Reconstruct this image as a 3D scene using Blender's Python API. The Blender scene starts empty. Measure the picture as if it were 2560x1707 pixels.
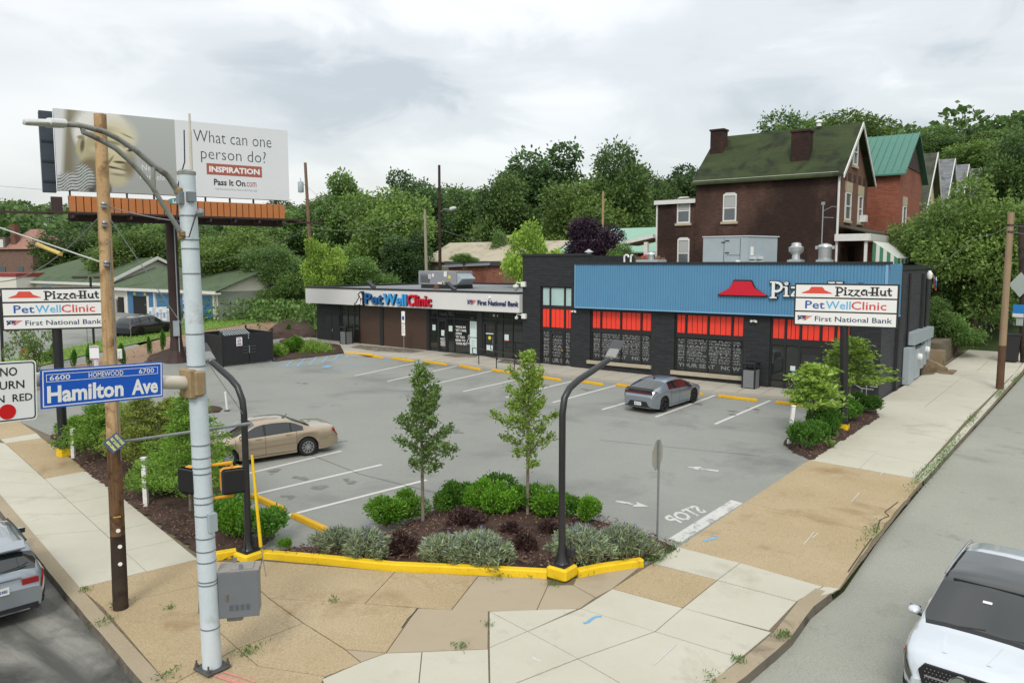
import bpy, bmesh, math, random
import numpy as np
from mathutils import Vector, Matrix
random.seed(7); np.random.seed(7)
C = bpy.context.scene.collection
SC = bpy.context.scene
rad = math.radians

# ------------------------------------------------------------------ camera
FPX, YAW, PIT, CH = 1930.0, rad(37.0), rad(5.74), 7.5     # focal length in pixels of a 2560 wide photograph
cam_d = bpy.data.cameras.new('camera'); cam = bpy.data.objects.new('camera', cam_d); C.objects.link(cam)
cam_d.sensor_width = 36.0; cam_d.lens = 36.0*FPX/2560.0; cam_d.clip_end = 3000; cam_d.clip_start = .1
cam.location = (0, 0, CH); cam.rotation_euler = (rad(90)-PIT, 0, YAW)
SC.camera = cam
# ------------------------------------------------------------------ light
SUN_EL, SUN_AZ = rad(46), rad(152)      # azimuth clockwise from +Y
w = bpy.data.worlds.new('World'); SC.world = w; w.use_nodes = True
nt = w.node_tree; nt.nodes.clear()
def WN(t, **k):
    n = nt.nodes.new(t)
    for a, b in k.items(): setattr(n, a, b)
    return n
out = WN('ShaderNodeOutputWorld')
bg_sky = WN('ShaderNodeBackground'); bg_cl = WN('ShaderNodeBackground'); addw = WN('ShaderNodeAddShader')
sky = WN('ShaderNodeTexSky', sky_type='NISHITA', sun_disc=False, sun_elevation=SUN_EL, sun_rotation=SUN_AZ)
sky.air_density = 1.0; sky.dust_density = 4.0
bg_sky.inputs[1].default_value = 0.05
nt.links.new(sky.outputs[0], bg_sky.inputs[0])
tc = WN('ShaderNodeTexCoord'); sep = WN('ShaderNodeSeparateXYZ'); nt.links.new(tc.outputs['Generated'], sep.inputs[0])
def wm(op, a, b=None, c=None):
    n = WN('ShaderNodeMath', operation=op)
    for i, v in enumerate((a, b, c)):
        if v is None: continue
        if isinstance(v, (int, float)): n.inputs[i].default_value = v
        else: nt.links.new(v, n.inputs[i])
    return n.outputs[0]
# cloud deck: soft layers, wider than they are high
stc = WN('ShaderNodeMapping'); stc.inputs['Scale'].default_value = (1, 1, 2.6); nt.links.new(tc.outputs['Generated'], stc.inputs[0])
def wnoise(scale, detail, rough, off, dist=0.0):
    mp = WN('ShaderNodeMapping'); mp.inputs['Location'].default_value = off; mp.inputs['Scale'].default_value = (scale, scale, scale); nt.links.new(stc.outputs[0], mp.inputs[0])
    n = WN('ShaderNodeTexNoise'); n.inputs['Scale'].default_value = 1.0; n.inputs['Detail'].default_value = detail
    n.inputs['Roughness'].default_value = rough; n.inputs['Distortion'].default_value = dist
    nt.links.new(mp.outputs[0], n.inputs['Vector']); return n.outputs['Fac']
big = wnoise(2.2, 3, .5, (3.1, 1.7, 0), .3); fine = wnoise(6.0, 5, .55, (9.2, 4.4, 1.3), .5)
cl = wm('ADD', .14, wm('ADD', wm('MULTIPLY', big, .45), wm('MULTIPLY', fine, .27)))
ramp = WN('ShaderNodeValToRGB'); ramp.color_ramp.interpolation = 'EASE'
e = ramp.color_ramp.elements
e[0].position = .36; e[0].color = (.47, .495, .495, 1)
e[1].position = .60; e[1].color = (.82, .815, .785, 1)
m_ = e.new(.46); m_.color = (.64, .655, .64, 1)
def bank(px, py, wd, amt):       # a broad thicker or thinner part of the cloud deck around one direction of the sky
    F_ = np.array([-math.sin(YAW)*math.cos(PIT), math.cos(YAW)*math.cos(PIT), -math.sin(PIT)]); R_ = np.array([math.cos(YAW), math.sin(YAW), 0])
    d = F_+R_*(px-1280)/FPX-np.cross(R_, F_)*(py-853.5)/FPX; d = d/np.linalg.norm(d); vm = WN('ShaderNodeVectorMath', operation='DISTANCE'); nt.links.new(stc.outputs[0], vm.inputs[0]); vm.inputs[1].default_value = (d[0], d[1], d[2]*2.6)
    r = WN('ShaderNodeMapRange', interpolation_type='SMOOTHSTEP'); nt.links.new(wm('ADD', vm.outputs['Value'], wm('MULTIPLY', wm('SUBTRACT', fine, .5), wd*1.3)), r.inputs[0]); r.inputs[1].default_value = wd; r.inputs[2].default_value = 0.0; r.inputs[4].default_value = amt; return r.outputs[0]
for b_ in ((820, 215, .30, -.12), (1150, 175, .22, -.06), (1950, 240, .45, -.08), (1330, 40, .30, .10), (80, 60, .35, .10), (1250, 330, .20, .05), (300, 330, .25, .05), (620, 60, .2, -.03), (2450, 60, .3, -.02)): cl = wm('ADD', cl, bank(*b_))
nt.links.new(cl, ramp.inputs[0])
gain = wm('ADD', .90, wm('MULTIPLY', wm('MAXIMUM', sep.outputs[2], 0.0), .70))   # overcast sky: brighter towards the zenith
nt.links.new(ramp.outputs[0], bg_cl.inputs[0]); nt.links.new(gain, bg_cl.inputs[1])
nt.links.new(bg_sky.outputs[0], addw.inputs[0]); nt.links.new(bg_cl.outputs[0], addw.inputs[1])
nt.links.new(addw.outputs[0], out.inputs[0])
sd = bpy.data.lights.new('sun', 'SUN'); sd.energy = 1.5; sd.angle = rad(16); sd.color = (1, .965, .91)
sun = bpy.data.objects.new('sun', sd); C.objects.link(sun)
sdir = Vector((math.sin(SUN_AZ)*math.cos(SUN_EL), math.cos(SUN_AZ)*math.cos(SUN_EL), math.sin(SUN_EL)))
sun.rotation_euler = sdir.to_track_quat('Z', 'Y').to_euler(); sun.location = (0, 0, 60)
vs = SC.view_settings; vs.view_transform = 'Standard'; vs.look = 'None'; vs.exposure = 0.0; vs.gamma = 1.0

# ------------------------------------------------------------------ placing: the ground is one gently tilted plane
SX, SY = -.008, .02
_F = np.array([-math.sin(YAW)*math.cos(PIT), math.cos(YAW)*math.cos(PIT), -math.sin(PIT)])
_R = np.array([math.cos(YAW), math.sin(YAW), 0.0]); _U = np.cross(_R, _F)
def ray(px, py): return _F + _R*(px-1280)/FPX - _U*(py-853.5)/FPX
def zg(x, y): return SX*x + SY*y
def G(px, py, dz=0.0):
    d = ray(px, py); t = (CH-dz)/(SX*d[0]+SY*d[1]-d[2]); return Vector((d[0]*t, d[1]*t, CH+d[2]*t))
def PY(px, py, y0): d = ray(px, py); t = y0/d[1]; return Vector((d[0]*t, y0, CH+d[2]*t))
def PX(px, py, x0): d = ray(px, py); t = x0/d[0]; return Vector((x0, d[1]*t, CH+d[2]*t))
def PD(px, py, dist): d = ray(px, py); t = dist/math.hypot(d[0], d[1]); return Vector((d[0]*t, d[1]*t, CH+d[2]*t))
def PP(px, py, o, n):       # on the plane through o with normal n
    d = Vector(ray(px, py)); c = Vector((0, 0, CH)); t = (Vector(o)-c).dot(n)/d.dot(n); return c+d*t
def ZH(base, py):            # height that the column above base reaches at picture row py
    b = Vector(base); r = math.hypot(b.x, b.y)
    px = 1280+FPX*(b.x*_R[0]+b.y*_R[1])/(b.x*_F[0]+b.y*_F[1]+(b.z-CH)*_F[2])
    return PD(px, py, r).z

# ------------------------------------------------------------------ materials
MATS = {}; KA = .92; KG = .70; KL = 1.45     # photograph values to surface colours
def lin(c, k=None):
    k = k or KA
    if isinstance(c, str):
        c = tuple(int(c[i:i+2], 16)/255 for i in (0, 2, 4)); return tuple((v/12.92 if v <= .04045 else ((v+.055)/1.055)**2.4)*k for v in c)
    return c
def M(name, col=(.5, .5, .5), rough=.6, var=.0, scale=4.0, bump=0.0, bscale=40.0, metal=0.0, coat=0.0, spec=.5, stretch=(1, 1, 1), col2=None, emit=0.0, trans=0.0, alpha=1.0):
    if name in MATS: return MATS[name]
    m = bpy.data.materials.new(name); m.use_nodes = True; MATS[name] = m
    n = m.node_tree.nodes; l = m.node_tree.links; b = n['Principled BSDF']; col = lin(col)
    b.inputs['Base Color'].default_value = (*col, 1); b.inputs['Roughness'].default_value = rough; b.inputs['Metallic'].default_value = metal
    b.inputs['Coat Weight'].default_value = coat; b.inputs['Coat Roughness'].default_value = .05; b.inputs['Specular IOR Level'].default_value = spec
    if emit: b.inputs['Emission Color'].default_value = (*col, 1); b.inputs['Emission Strength'].default_value = emit
    if trans: b.inputs['Transmission Weight'].default_value = trans
    if alpha < 1: b.inputs['Alpha'].default_value = alpha
    if var or bump or col2:
        t = n.new('ShaderNodeTexCoord'); mp = n.new('ShaderNodeMapping'); mp.inputs['Scale'].default_value = stretch
        l.new(t.outputs['Object'], mp.inputs[0])
        if var or col2:
            a = n.new('ShaderNodeTexNoise'); a.inputs['Scale'].default_value = scale; a.inputs['Detail'].default_value = 7; a.inputs['Roughness'].default_value = .65
            l.new(mp.outputs[0], a.inputs['Vector'])
            mx = n.new('ShaderNodeMix'); mx.data_type = 'RGBA'
            r = n.new('ShaderNodeMapRange'); r.inputs[1].default_value = .3; r.inputs[2].default_value = .7
            l.new(a.outputs['Fac'], r.inputs[0]); l.new(r.outputs[0], mx.inputs[0])
            c2 = lin(col2) if col2 else tuple(min(1, c*(1+var)) for c in col); c1 = col if col2 else tuple(c*(1-var) for c in col)
            mx.inputs[6].default_value = (*c1, 1); mx.inputs[7].default_value = (*c2, 1); l.new(mx.outputs[2], b.inputs['Base Color'])
        if bump:
            a = n.new('ShaderNodeTexNoise'); a.inputs['Scale'].default_value = bscale; a.inputs['Detail'].default_value = 5
            l.new(mp.outputs[0], a.inputs['Vector'])
            bu = n.new('ShaderNodeBump'); bu.inputs['Strength'].default_value = bump; bu.inputs['Distance'].default_value = .02
            l.new(a.outputs['Fac'], bu.inputs['Height']); l.new(bu.outputs[0], b.inputs['Normal'])
    return m
def ground_mat(name, c1, c2, speck, scale=.35, sscale=60, rough=.9, bump=.3, stain=None, stain_scale=.5, stain_lo=.6, stain2=None, streak=None, k=None):
    KG = k or globals()['KG']; m = bpy.data.materials.new(name); m.use_nodes = True; MATS[name] = m
    n = m.node_tree.nodes; l = m.node_tree.links; b = n['Principled BSDF']; b.inputs['Roughness'].default_value = rough; b.inputs['Specular IOR Level'].default_value = .3
    t = n.new('ShaderNodeTexCoord')
    def noise(s, d=6, r=.6, off=0, st=None, dis=0):
        mp = n.new('ShaderNodeMapping'); mp.inputs['Location'].default_value = (off, off*.7, 0)
        if st: mp.inputs['Scale'].default_value = st[:3]; mp.inputs['Rotation'].default_value = (0, 0, st[3])
        l.new(t.outputs['Object'], mp.inputs[0])
        a = n.new('ShaderNodeTexNoise'); a.inputs['Scale'].default_value = s; a.inputs['Detail'].default_value = d; a.inputs['Roughness'].default_value = r; a.inputs['Distortion'].default_value = dis
        l.new(mp.outputs[0], a.inputs['Vector']); return a.outputs['Fac']
    def rng(x, lo, hi):
        r = n.new('ShaderNodeMapRange'); r.inputs[1].default_value = lo; r.inputs[2].default_value = hi; l.new(x, r.inputs[0]); return r.outputs[0]
    def mix(f, a, bb, mode='MIX'):
        x = n.new('ShaderNodeMix'); x.data_type = 'RGBA'; x.blend_type = mode
        if isinstance(f, float): x.inputs[0].default_value = f
        else: l.new(f, x.inputs[0])
        for i, v in ((6, a), (7, bb)):
            if isinstance(v, tuple): x.inputs[i].default_value = (*v, 1)
            else: l.new(v, x.inputs[i])
        return x.outputs[2]
    c = mix(rng(noise(scale), .3, .7), lin(c1, KG), lin(c2, KG))
    sp = noise(sscale, 3, .7)
    c = mix(rng(sp, .35, .72), c, mix(1.0, c, tuple([1+speck]*3), 'MULTIPLY'))
    c = mix(rng(noise(sscale*.8, 2, .6, 5), .62, .75), c, mix(1.0, c, tuple([1-speck]*3), 'MULTIPLY'))
    if stain: c = mix(rng(noise(stain_scale, 8, .62, 13, None, .4), stain_lo, stain_lo+.16), c, lin(stain, KG))
    if stain2: c = mix(rng(noise(stain_scale*2.3, 8, .7, 31), .60, .74), c, lin(stain2, KG))
    if streak: c = mix(rng(noise(streak[0], 6, .6, 7, streak[1]), streak[2], streak[2]+.2), c, lin(streak[3], KG))
    l.new(c, b.inputs['Base Color'])
    bu = n.new('ShaderNodeBump'); bu.inputs['Strength'].default_value = bump; bu.inputs['Distance'].default_value = .015
    l.new(sp, bu.inputs['Height']); l.new(bu.outputs[0], b.inputs['Normal'])
    return m
def brick_mat(name, c1, c2, mortar, bw=.215, bh=.075, ms=.012, rough=.85, stain=None, slo=.5, sscale=.35, bump=.4, contrast=1.0):
    m = bpy.data.materials.new(name); m.use_nodes = True; MATS[name] = m
    n = m.node_tree.nodes; l = m.node_tree.links; b = n['Principled BSDF']; b.inputs['Roughness'].default_value = rough; b.inputs['Specular IOR Level'].default_value = .3
    t = n.new('ShaderNodeTexCoord'); s = n.new('ShaderNodeSeparateXYZ'); l.new(t.outputs['Object'], s.inputs[0])
    a = n.new('ShaderNodeMath'); a.operation = 'ADD'; l.new(s.outputs[0], a.inputs[0]); l.new(s.outputs[1], a.inputs[1])
    cb = n.new('ShaderNodeCombineXYZ'); l.new(a.outputs[0], cb.inputs[0]); l.new(s.outputs[2], cb.inputs[1])
    k = n.new('ShaderNodeTexBrick'); l.new(cb.outputs[0], k.inputs['Vector'])
    k.inputs['Color1'].default_value = (*lin(c1), 1); k.inputs['Color2'].default_value = (*lin(c2), 1); k.inputs['Mortar'].default_value = (*lin(mortar), 1)
    k.inputs['Scale'].default_value = 1; k.inputs['Mortar Size'].default_value = ms; k.inputs['Brick Width'].default_value = bw; k.inputs['Row Height'].default_value = bh
    c = k.outputs['Color']
    a2 = n.new('ShaderNodeTexNoise'); a2.inputs['Scale'].default_value = 2.5; a2.inputs['Detail'].default_value = 8; mp2 = n.new('ShaderNodeMapping'); mp2.inputs['Scale'].default_value = (.8, .8, 7); l.new(t.outputs['Object'], mp2.inputs[0]); l.new(mp2.outputs[0], a2.inputs['Vector'])
    mx = n.new('ShaderNodeMix'); mx.data_type = 'RGBA'; mx.blend_type = 'MULTIPLY'; mx.inputs[0].default_value = .7*contrast; l.new(c, mx.inputs[6])
    r0 = n.new('ShaderNodeMapRange'); r0.inputs[1].default_value = .3; r0.inputs[2].default_value = .7; r0.inputs[3].default_value = .55; r0.inputs[4].default_value = 1.35; l.new(a2.outputs['Fac'], r0.inputs[0])
    l.new(r0.outputs[0], mx.inputs[7]); c = mx.outputs[2]
    if stain:
        mp = n.new('ShaderNodeMapping'); mp.inputs['Scale'].default_value = (1, 1, .55); l.new(t.outputs['Object'], mp.inputs[0])
        a3 = n.new('ShaderNodeTexNoise'); a3.inputs['Scale'].default_value = sscale; a3.inputs['Detail'].default_value = 6; a3.inputs['Roughness'].default_value = .6; l.new(mp.outputs[0], a3.inputs['Vector'])
        r1 = n.new('ShaderNodeMapRange'); r1.inputs[1].default_value = slo; r1.inputs[2].default_value = slo+.2; l.new(a3.outputs['Fac'], r1.inputs[0])
        m2 = n.new('ShaderNodeMix'); m2.data_type = 'RGBA'; l.new(r1.outputs[0], m2.inputs[0]); l.new(c, m2.inputs[6])
        m3 = n.new('ShaderNodeMix'); m3.data_type = 'RGBA'; m3.blend_type = 'MULTIPLY'; m3.inputs[0].default_value = 1; l.new(c, m3.inputs[6]); m3.inputs[7].default_value = (*stain, 1)
        l.new(m3.outputs[2], m2.inputs[7]); c = m2.outputs[2]
    l.new(c, b.inputs['Base Color'])
    bu = n.new('ShaderNodeBump'); bu.inputs['Strength'].default_value = bump; bu.inputs['Distance'].default_value = .01
    l.new(k.outputs['Fac'], bu.inputs['Height']); bu.invert = True; l.new(bu.outputs[0], b.inputs['Normal'])
    return m
def leaf_mat(name, dark, light, trans=.3, tint=None):
    m = bpy.data.materials.new(name); m.use_nodes = True; MATS[name] = m
    n = m.node_tree.nodes; l = m.node_tree.links; n.clear()
    o = n.new('ShaderNodeOutputMaterial'); a = n.new('ShaderNodeAttribute'); a.attribute_name = 'tone'
    mx = n.new('ShaderNodeMix'); mx.data_type = 'RGBA'; l.new(a.outputs['Fac'], mx.inputs[0]); mx.inputs[6].default_value = (*lin(dark, KL), 1); mx.inputs[7].default_value = (*lin(light, KL), 1)
    oi = n.new('ShaderNodeObjectInfo'); hs = n.new('ShaderNodeHueSaturation')
    r = n.new('ShaderNodeMapRange'); r.inputs[3].default_value = .78; r.inputs[4].default_value = 1.22; l.new(oi.outputs['Random'], r.inputs[0]); l.new(r.outputs[0], hs.inputs['Value'])
    l.new(mx.outputs[2], hs.inputs['Color'])
    d = n.new('ShaderNodeBsdfPrincipled'); d.inputs['Roughness'].default_value = .55; d.inputs['Specular IOR Level'].default_value = .35; l.new(hs.outputs[0], d.inputs['Base Color'])
    tr = n.new('ShaderNodeBsdfTranslucent'); l.new(hs.outputs[0], tr.inputs[0])
    ms = n.new('ShaderNodeMixShader'); ms.inputs[0].default_value = trans; l.new(d.outputs[0], ms.inputs[1]); l.new(tr.outputs[0], ms.inputs[2]); l.new(ms.outputs[0], o.inputs[0])
    return m

# ------------------------------------------------------------------ mesh building
_TXT = {}
def text_mesh(s, bold=0.0, spacing=1.0, line=1.0, align='LEFT'):
    k = (s, bold, spacing, line, align)
    if k in _TXT: return _TXT[k]
    cu = bpy.data.curves.new('t', 'FONT'); cu.body = s; cu.size = 1; cu.offset = bold; cu.space_character = spacing; cu.space_line = line; cu.align_x = align; cu.resolution_u = 2
    o = bpy.data.objects.new('t', cu); C.objects.link(o)
    dg = bpy.context.evaluated_depsgraph_get(); me = bpy.data.meshes.new_from_object(o.evaluated_get(dg))
    v = [tuple(x.co) for x in me.vertices]; f = [tuple(p.vertices) for p in me.polygons]
    bpy.data.objects.remove(o); bpy.data.curves.remove(cu); bpy.data.meshes.remove(me)
    xs = [p[0] for p in v]; ys = [p[1] for p in v]
    _TXT[k] = (v, f, min(xs), max(xs), min(ys), max(ys)); return _TXT[k]
class MB:
    def __init__(s): s.v = []; s.f = []; s.m = []; s.T = None
    def add(s, vs, fs, mi=0):
        k = len(s.v)
        if s.T is not None: vs = [s.T @ Vector(p) for p in vs]
        s.v += [tuple(p) for p in vs]; s.f += [tuple(i+k for i in f) for f in fs]; s.m += [mi]*len(fs); return s
    def box(s, lo, hi, mi=0):
        x0, y0, z0 = lo; x1, y1, z1 = hi
        return s.add([(x0,y0,z0),(x1,y0,z0),(x1,y1,z0),(x0,y1,z0),(x0,y0,z1),(x1,y0,z1),(x1,y1,z1),(x0,y1,z1)],
              [(0,3,2,1),(4,5,6,7),(0,1,5,4),(1,2,6,5),(2,3,7,6),(3,0,4,7)], mi)
    def obox(s, c, ux, uy, uz, mi=0, bev=0.0):    # box from centre and three half-edge vectors, optionally with chamfered vertical edges
        c, ux, uy, uz = map(Vector, (c, ux, uy, uz))
        if not bev:
            p = [c+ux*a+uy*b+uz*d for d in (-1, 1) for a, b in ((-1,-1),(1,-1),(1,1),(-1,1))]
            return s.add(p, [(0,3,2,1),(4,5,6,7),(0,1,5,4),(1,2,6,5),(2,3,7,6),(3,0,4,7)], mi)
        lx, ly, lz = ux.length, uy.length, uz.length; nx, ny, nz = ux/lx, uy/ly, uz/lz; B = min(bev, lx*.9, ly*.9, lz*.9)
        def ring(ax, ay, z):
            out_ = []
            for sx_, sy_ in ((-1,-1),(1,-1),(1,1),(-1,1)):
                q = [c+nx*sx_*(ax-B)+ny*sy_*ay+nz*z, c+nx*sx_*ax+ny*sy_*(ay-B)+nz*z]
                out_ += q if sx_*sy_ > 0 and sx_ < 0 or (sx_ > 0 and sy_ > 0) else q
            return [out_[1], out_[0], out_[2], out_[3], out_[5], out_[4], out_[6], out_[7]]
        R = [ring(lx-B, ly-B, -lz), ring(lx, ly, -lz+B), ring(lx, ly, lz-B), ring(lx-B, ly-B, lz)]
        vs = [q for r in R for q in r]; fs = [tuple(range(7, -1, -1)), tuple(range(24, 32))]
        for k in range(3):
            for i in range(8): fs.append((k*8+i, k*8+(i+1)%8, k*8+8+(i+1)%8, k*8+8+i))
        return s.add(vs, fs, mi)
    def tube(s, pts, rr, n=10, mi=0, caps=True):
        pts = [Vector(p) for p in pts]; rr = rr if isinstance(rr, (list, tuple)) else [rr]*len(pts); vs = []; fs = []
        t0 = (pts[1]-pts[0]).normalized(); up = Vector((0,0,1)) if abs(t0.z) < .9 else Vector((1,0,0)); a = t0.cross(up).normalized()
        for i, p in enumerate(pts):
            t = (pts[min(i+1, len(pts)-1)]-pts[max(i-1, 0)]).normalized(); a = (a-t*a.dot(t)).normalized(); b = t.cross(a)
            for k in range(n):
                q = 2*math.pi*k/n; vs.append(p+(a*math.cos(q)+b*math.sin(q))*rr[i])
        for i in range(len(pts)-1):
            for k in range(n): fs.append((i*n+k, i*n+(k+1)%n, (i+1)*n+(k+1)%n, (i+1)*n+k))
        if caps: fs += [tuple(range(n-1, -1, -1)), tuple((len(pts)-1)*n+k for k in range(n))]
        return s.add(vs, fs, mi)
    def lathe(s, prof, c, n=24, mi=0, axis=None, caps=True):      # prof: (radius, height)
        c = Vector(c); ax = Vector(axis).normalized() if axis is not None else Vector((0,0,1)); u = Vector((1,0,0)) if abs(ax.x) < .9 else Vector((0,1,0)); u = (u-ax*u.dot(ax)).normalized(); w_ = ax.cross(u)
        vs = []; fs = []
        for r, z in prof:
            for k in range(n): q = 2*math.pi*k/n; vs.append(c+ax*z+(u*math.cos(q)+w_*math.sin(q))*r)
        for i in range(len(prof)-1):
            for k in range(n): fs.append((i*n+k, i*n+(k+1)%n, (i+1)*n+(k+1)%n, (i+1)*n+k))
        if caps: fs += [tuple(range(n-1, -1, -1)), tuple((len(prof)-1)*n+k for k in range(n))]
        return s.add(vs, fs, mi)
    def prism(s, poly, d, mi=0, close=True):           # poly: planar loop of points, swept by vector d
        P_ = [Vector(p) for p in poly]; d = Vector(d); n = len(P_); vs = P_+[p+d for p in P_]
        fs = [tuple(range(n)), tuple(range(2*n-1, n-1, -1))]+[((i+1)%n, i, n+i, n+(i+1)%n) for i in range(n)]
        return s.add(vs, fs, mi)
    def poly(s, pts, mi=0): return s.add(pts, [tuple(range(len(pts)))], mi)
    def strip(s, pts, wd, dz=0.0, mi=0):                # flat ribbon along ground points
        pts = [Vector(p) for p in pts]; L = []; R_ = []
        for i, p in enumerate(pts):
            t = pts[min(i+1, len(pts)-1)]-pts[max(i-1, 0)]; t.z = 0; t.normalize(); nn = Vector((-t.y, t.x, 0))
            L.append(p+nn*wd/2+Vector((0,0,dz))); R_.append(p-nn*wd/2+Vector((0,0,dz)))
        k = len(pts); return s.add(L+R_, [(i, k+i, k+i+1, i+1) for i in range(k-1)], mi)
    def text(s, t, O, U, V_, wdt, hgt, mi=0, bold=0.0, depth=0.0, spacing=1.0, line=1.0, align='LEFT'):   # fitted into a wdt x hgt box whose lower left is O
        v, f, x0, x1, y0, y1 = text_mesh(t, bold, spacing, line, align); U = Vector(U).normalized(); V_ = Vector(V_).normalized(); N = U.cross(V_); O = Vector(O)
        kx = wdt/(x1-x0) if wdt else hgt/(y1-y0); ky = hgt/(y1-y0) if hgt else kx
        pv = [O+U*(p[0]-x0)*kx+V_*(p[1]-y0)*ky+N*depth for p in v]
        s.add(pv, f, mi)
        if depth > .015:
            edge = {}
            for q in f:
                for i in range(len(q)):
                    a, b = q[i], q[(i+1) % len(q)]; key = (min(a,b), max(a,b)); edge.setdefault(key, []).append((a, b))
            bv = pv+[p-N*depth for p in pv]; k = len(pv)
            s.add(bv, [(b, a, a+k, b+k) for e_ in edge.values() if len(e_) == 1 for a, b in e_], mi)
        return s
    def build(s, name, mats, parent=None, smooth=False, angle=40):
        me = bpy.data.meshes.new(name); me.from_pydata(s.v, [], s.f)
        for m in (mats if isinstance(mats, (list, tuple)) else [mats]): me.materials.append(m)
        me.polygons.foreach_set('material_index', s.m)
        if smooth: me.shade_smooth(); me.set_sharp_from_angle(angle=rad(angle))
        me.update(); return link(name, me, parent)
def link(name, me, parent=None):
    o = bpy.data.objects.new(name, me); C.objects.link(o)
    if parent is not None:
        o.parent = parent
        if parent.type == 'EMPTY': o.matrix_parent_inverse = Matrix.Translation(-parent.location)
    return o
def tag(o, label=None, cat=None, group=None, kind=None):
    if label: o['label'] = label
    if cat: o['category'] = cat
    if group: o['group'] = group
    if kind: o['kind'] = kind
    return o
def thing(name, label, cat, loc=(0, 0, 0), group=None):
    o = bpy.data.objects.new(name, None); C.objects.link(o); o.location = loc; o.empty_display_size = .3
    return tag(o, label, cat, group)
def copy_tree(o, parent=None):
    c = o.copy(); C.objects.link(c)
    if parent is not None: c.parent = parent
    for ch in list(o.children): copy_tree(ch, c)
    return c
def setting(o): o['kind'] = 'structure'; return o
X, Y, Z = Vector((1,0,0)), Vector((0,1,0)), Vector((0,0,1))
UP = Z
# ================================================================== ground
asphalt_lot = ground_mat('asphalt_lot', '8e918b', '9da09a', .34, .10, 34, stain='7f827d', stain_scale=.16, stain_lo=.53, stain2='878a84', streak=(.35, (.2, 1.2, 1, .4), .60, 'a8aaa1'), bump=.6)
asphalt_road = ground_mat('asphalt_road', '989a90', 'a7a89e', .38, .2, 34, stain='84857c', stain_scale=.3, stain_lo=.6, stain2='86857f')
asphalt_left = ground_mat('asphalt_left_road', '85857f', '96968f', .35, .2, 34, stain='4b4c49', stain_scale=.30, stain_lo=.42, stain2='6c6b66', streak=(.8, (.12, 1.4, 1, -1.38), .50, '5a5b57'))
concrete = ground_mat('concrete_new', 'ccc9b8', 'd8d5c5', .09, .5, 50, stain='bcb7a4', stain_scale=.5, stain_lo=.58, stain2='c6c1b4', bump=.1)
concrete_walk = ground_mat('concrete_walk', 'bdb8aa', 'c8c4b7', .08, .5, 70, stain='aaa595', stain_scale=.6, stain_lo=.57, bump=.1)
beige_slab = ground_mat('concrete_beige', 'b6a88f', 'beb199', .1, .5, 70, stain='a89a80', stain_scale=.6, stain_lo=.58, bump=.15)
tan_slab = ground_mat('aggregate_tan', 'ab9876', 'b8a788', .55, .35, 30, stain='9c8259', stain_scale=.40, stain_lo=.58, stain2='a38d68', bump=.7)
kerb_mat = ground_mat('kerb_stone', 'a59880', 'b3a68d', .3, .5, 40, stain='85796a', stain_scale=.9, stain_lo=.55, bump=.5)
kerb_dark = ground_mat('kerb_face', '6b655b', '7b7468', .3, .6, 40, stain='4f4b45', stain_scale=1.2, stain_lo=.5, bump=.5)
joint_mat = M('joint_dirt', '6e6350', .95, .3, 9)
mulch = ground_mat('mulch', '3f3029', '54423a', .8, 1.2, 38, stain='332621', stain_scale=1.5, stain_lo=.5, stain2='675247', bump=1.0)
dirt_mat = ground_mat('bare_soil', '9a7f68', 'a88e77', .3, .4, 16, stain='846a55', stain_scale=.3, stain_lo=.55, bump=.6)
turf_mat = ground_mat('turf', '5e7a34', '748f45', .4, .5, 30, stain='7b7d4c', stain_scale=.4, stain_lo=.57, bump=.7)
wild_mat = ground_mat('hill_ground', '33461f', '4a5c2c', .5, .2, 6, stain='2c3a1c', stain_scale=.1, stain_lo=.5, bump=.6)
yellow_paint = ground_mat('yellow_paint', 'ecc31a', 'f4d02a', .12, 2, 30, rough=.6, stain='b99427', stain_scale=2.2, stain_lo=.60, stain2='8f7d3f', bump=.3, k=.8)
gravel_mat = ground_mat('gravel', '6d675c', '8f897c', .9, 2, 28, stain='4b463e', stain_scale=3, stain_lo=.5, bump=1)
white_line = ground_mat('white_road_paint', 'dcdcd8', 'e6e6e3', .1, 1.5, 40, stain='b4b4b1', stain_scale=2.2, stain_lo=.60, bump=.1)
blue_line = ground_mat('blue_road_paint', '7fb6dd', '92c3e5', .1, 1.5, 40, stain='8d9aa3', stain_scale=2.2, stain_lo=.6, bump=.1)
worn_line = ground_mat('worn_road_paint', 'd6d6d2', 'dededa', .1, 1.5, 30, stain='9b9c9c', stain_scale=3.5, stain_lo=.50, bump=.1)

def hill(x, y):
    r = math.hypot(x, y); h = 0.0
    az = math.degrees(math.atan2(-x, y))          # 0 = +Y, positive towards -X
    if y > 62: h += min(y-62, 150)*.14*max(0, min(1, (30-az)/30+.25))
    if r > 130: h += (min(r, 420)-130)*.075
    ss = lambda a, b, v: (lambda t: t*t*(3-2*t))(max(0, min(1, (v-a)/(b-a))))
    h += 4.2*ss(54.5, 62, y)*ss(8.6, 13, -x)*(1-ss(40, 54, -x))          # the bank the brick houses stand on
    return h
def terr(x, y):
    return SX*max(-140, min(40, x)) + SY*max(-30, min(62, y)) + hill(x, y)
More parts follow.
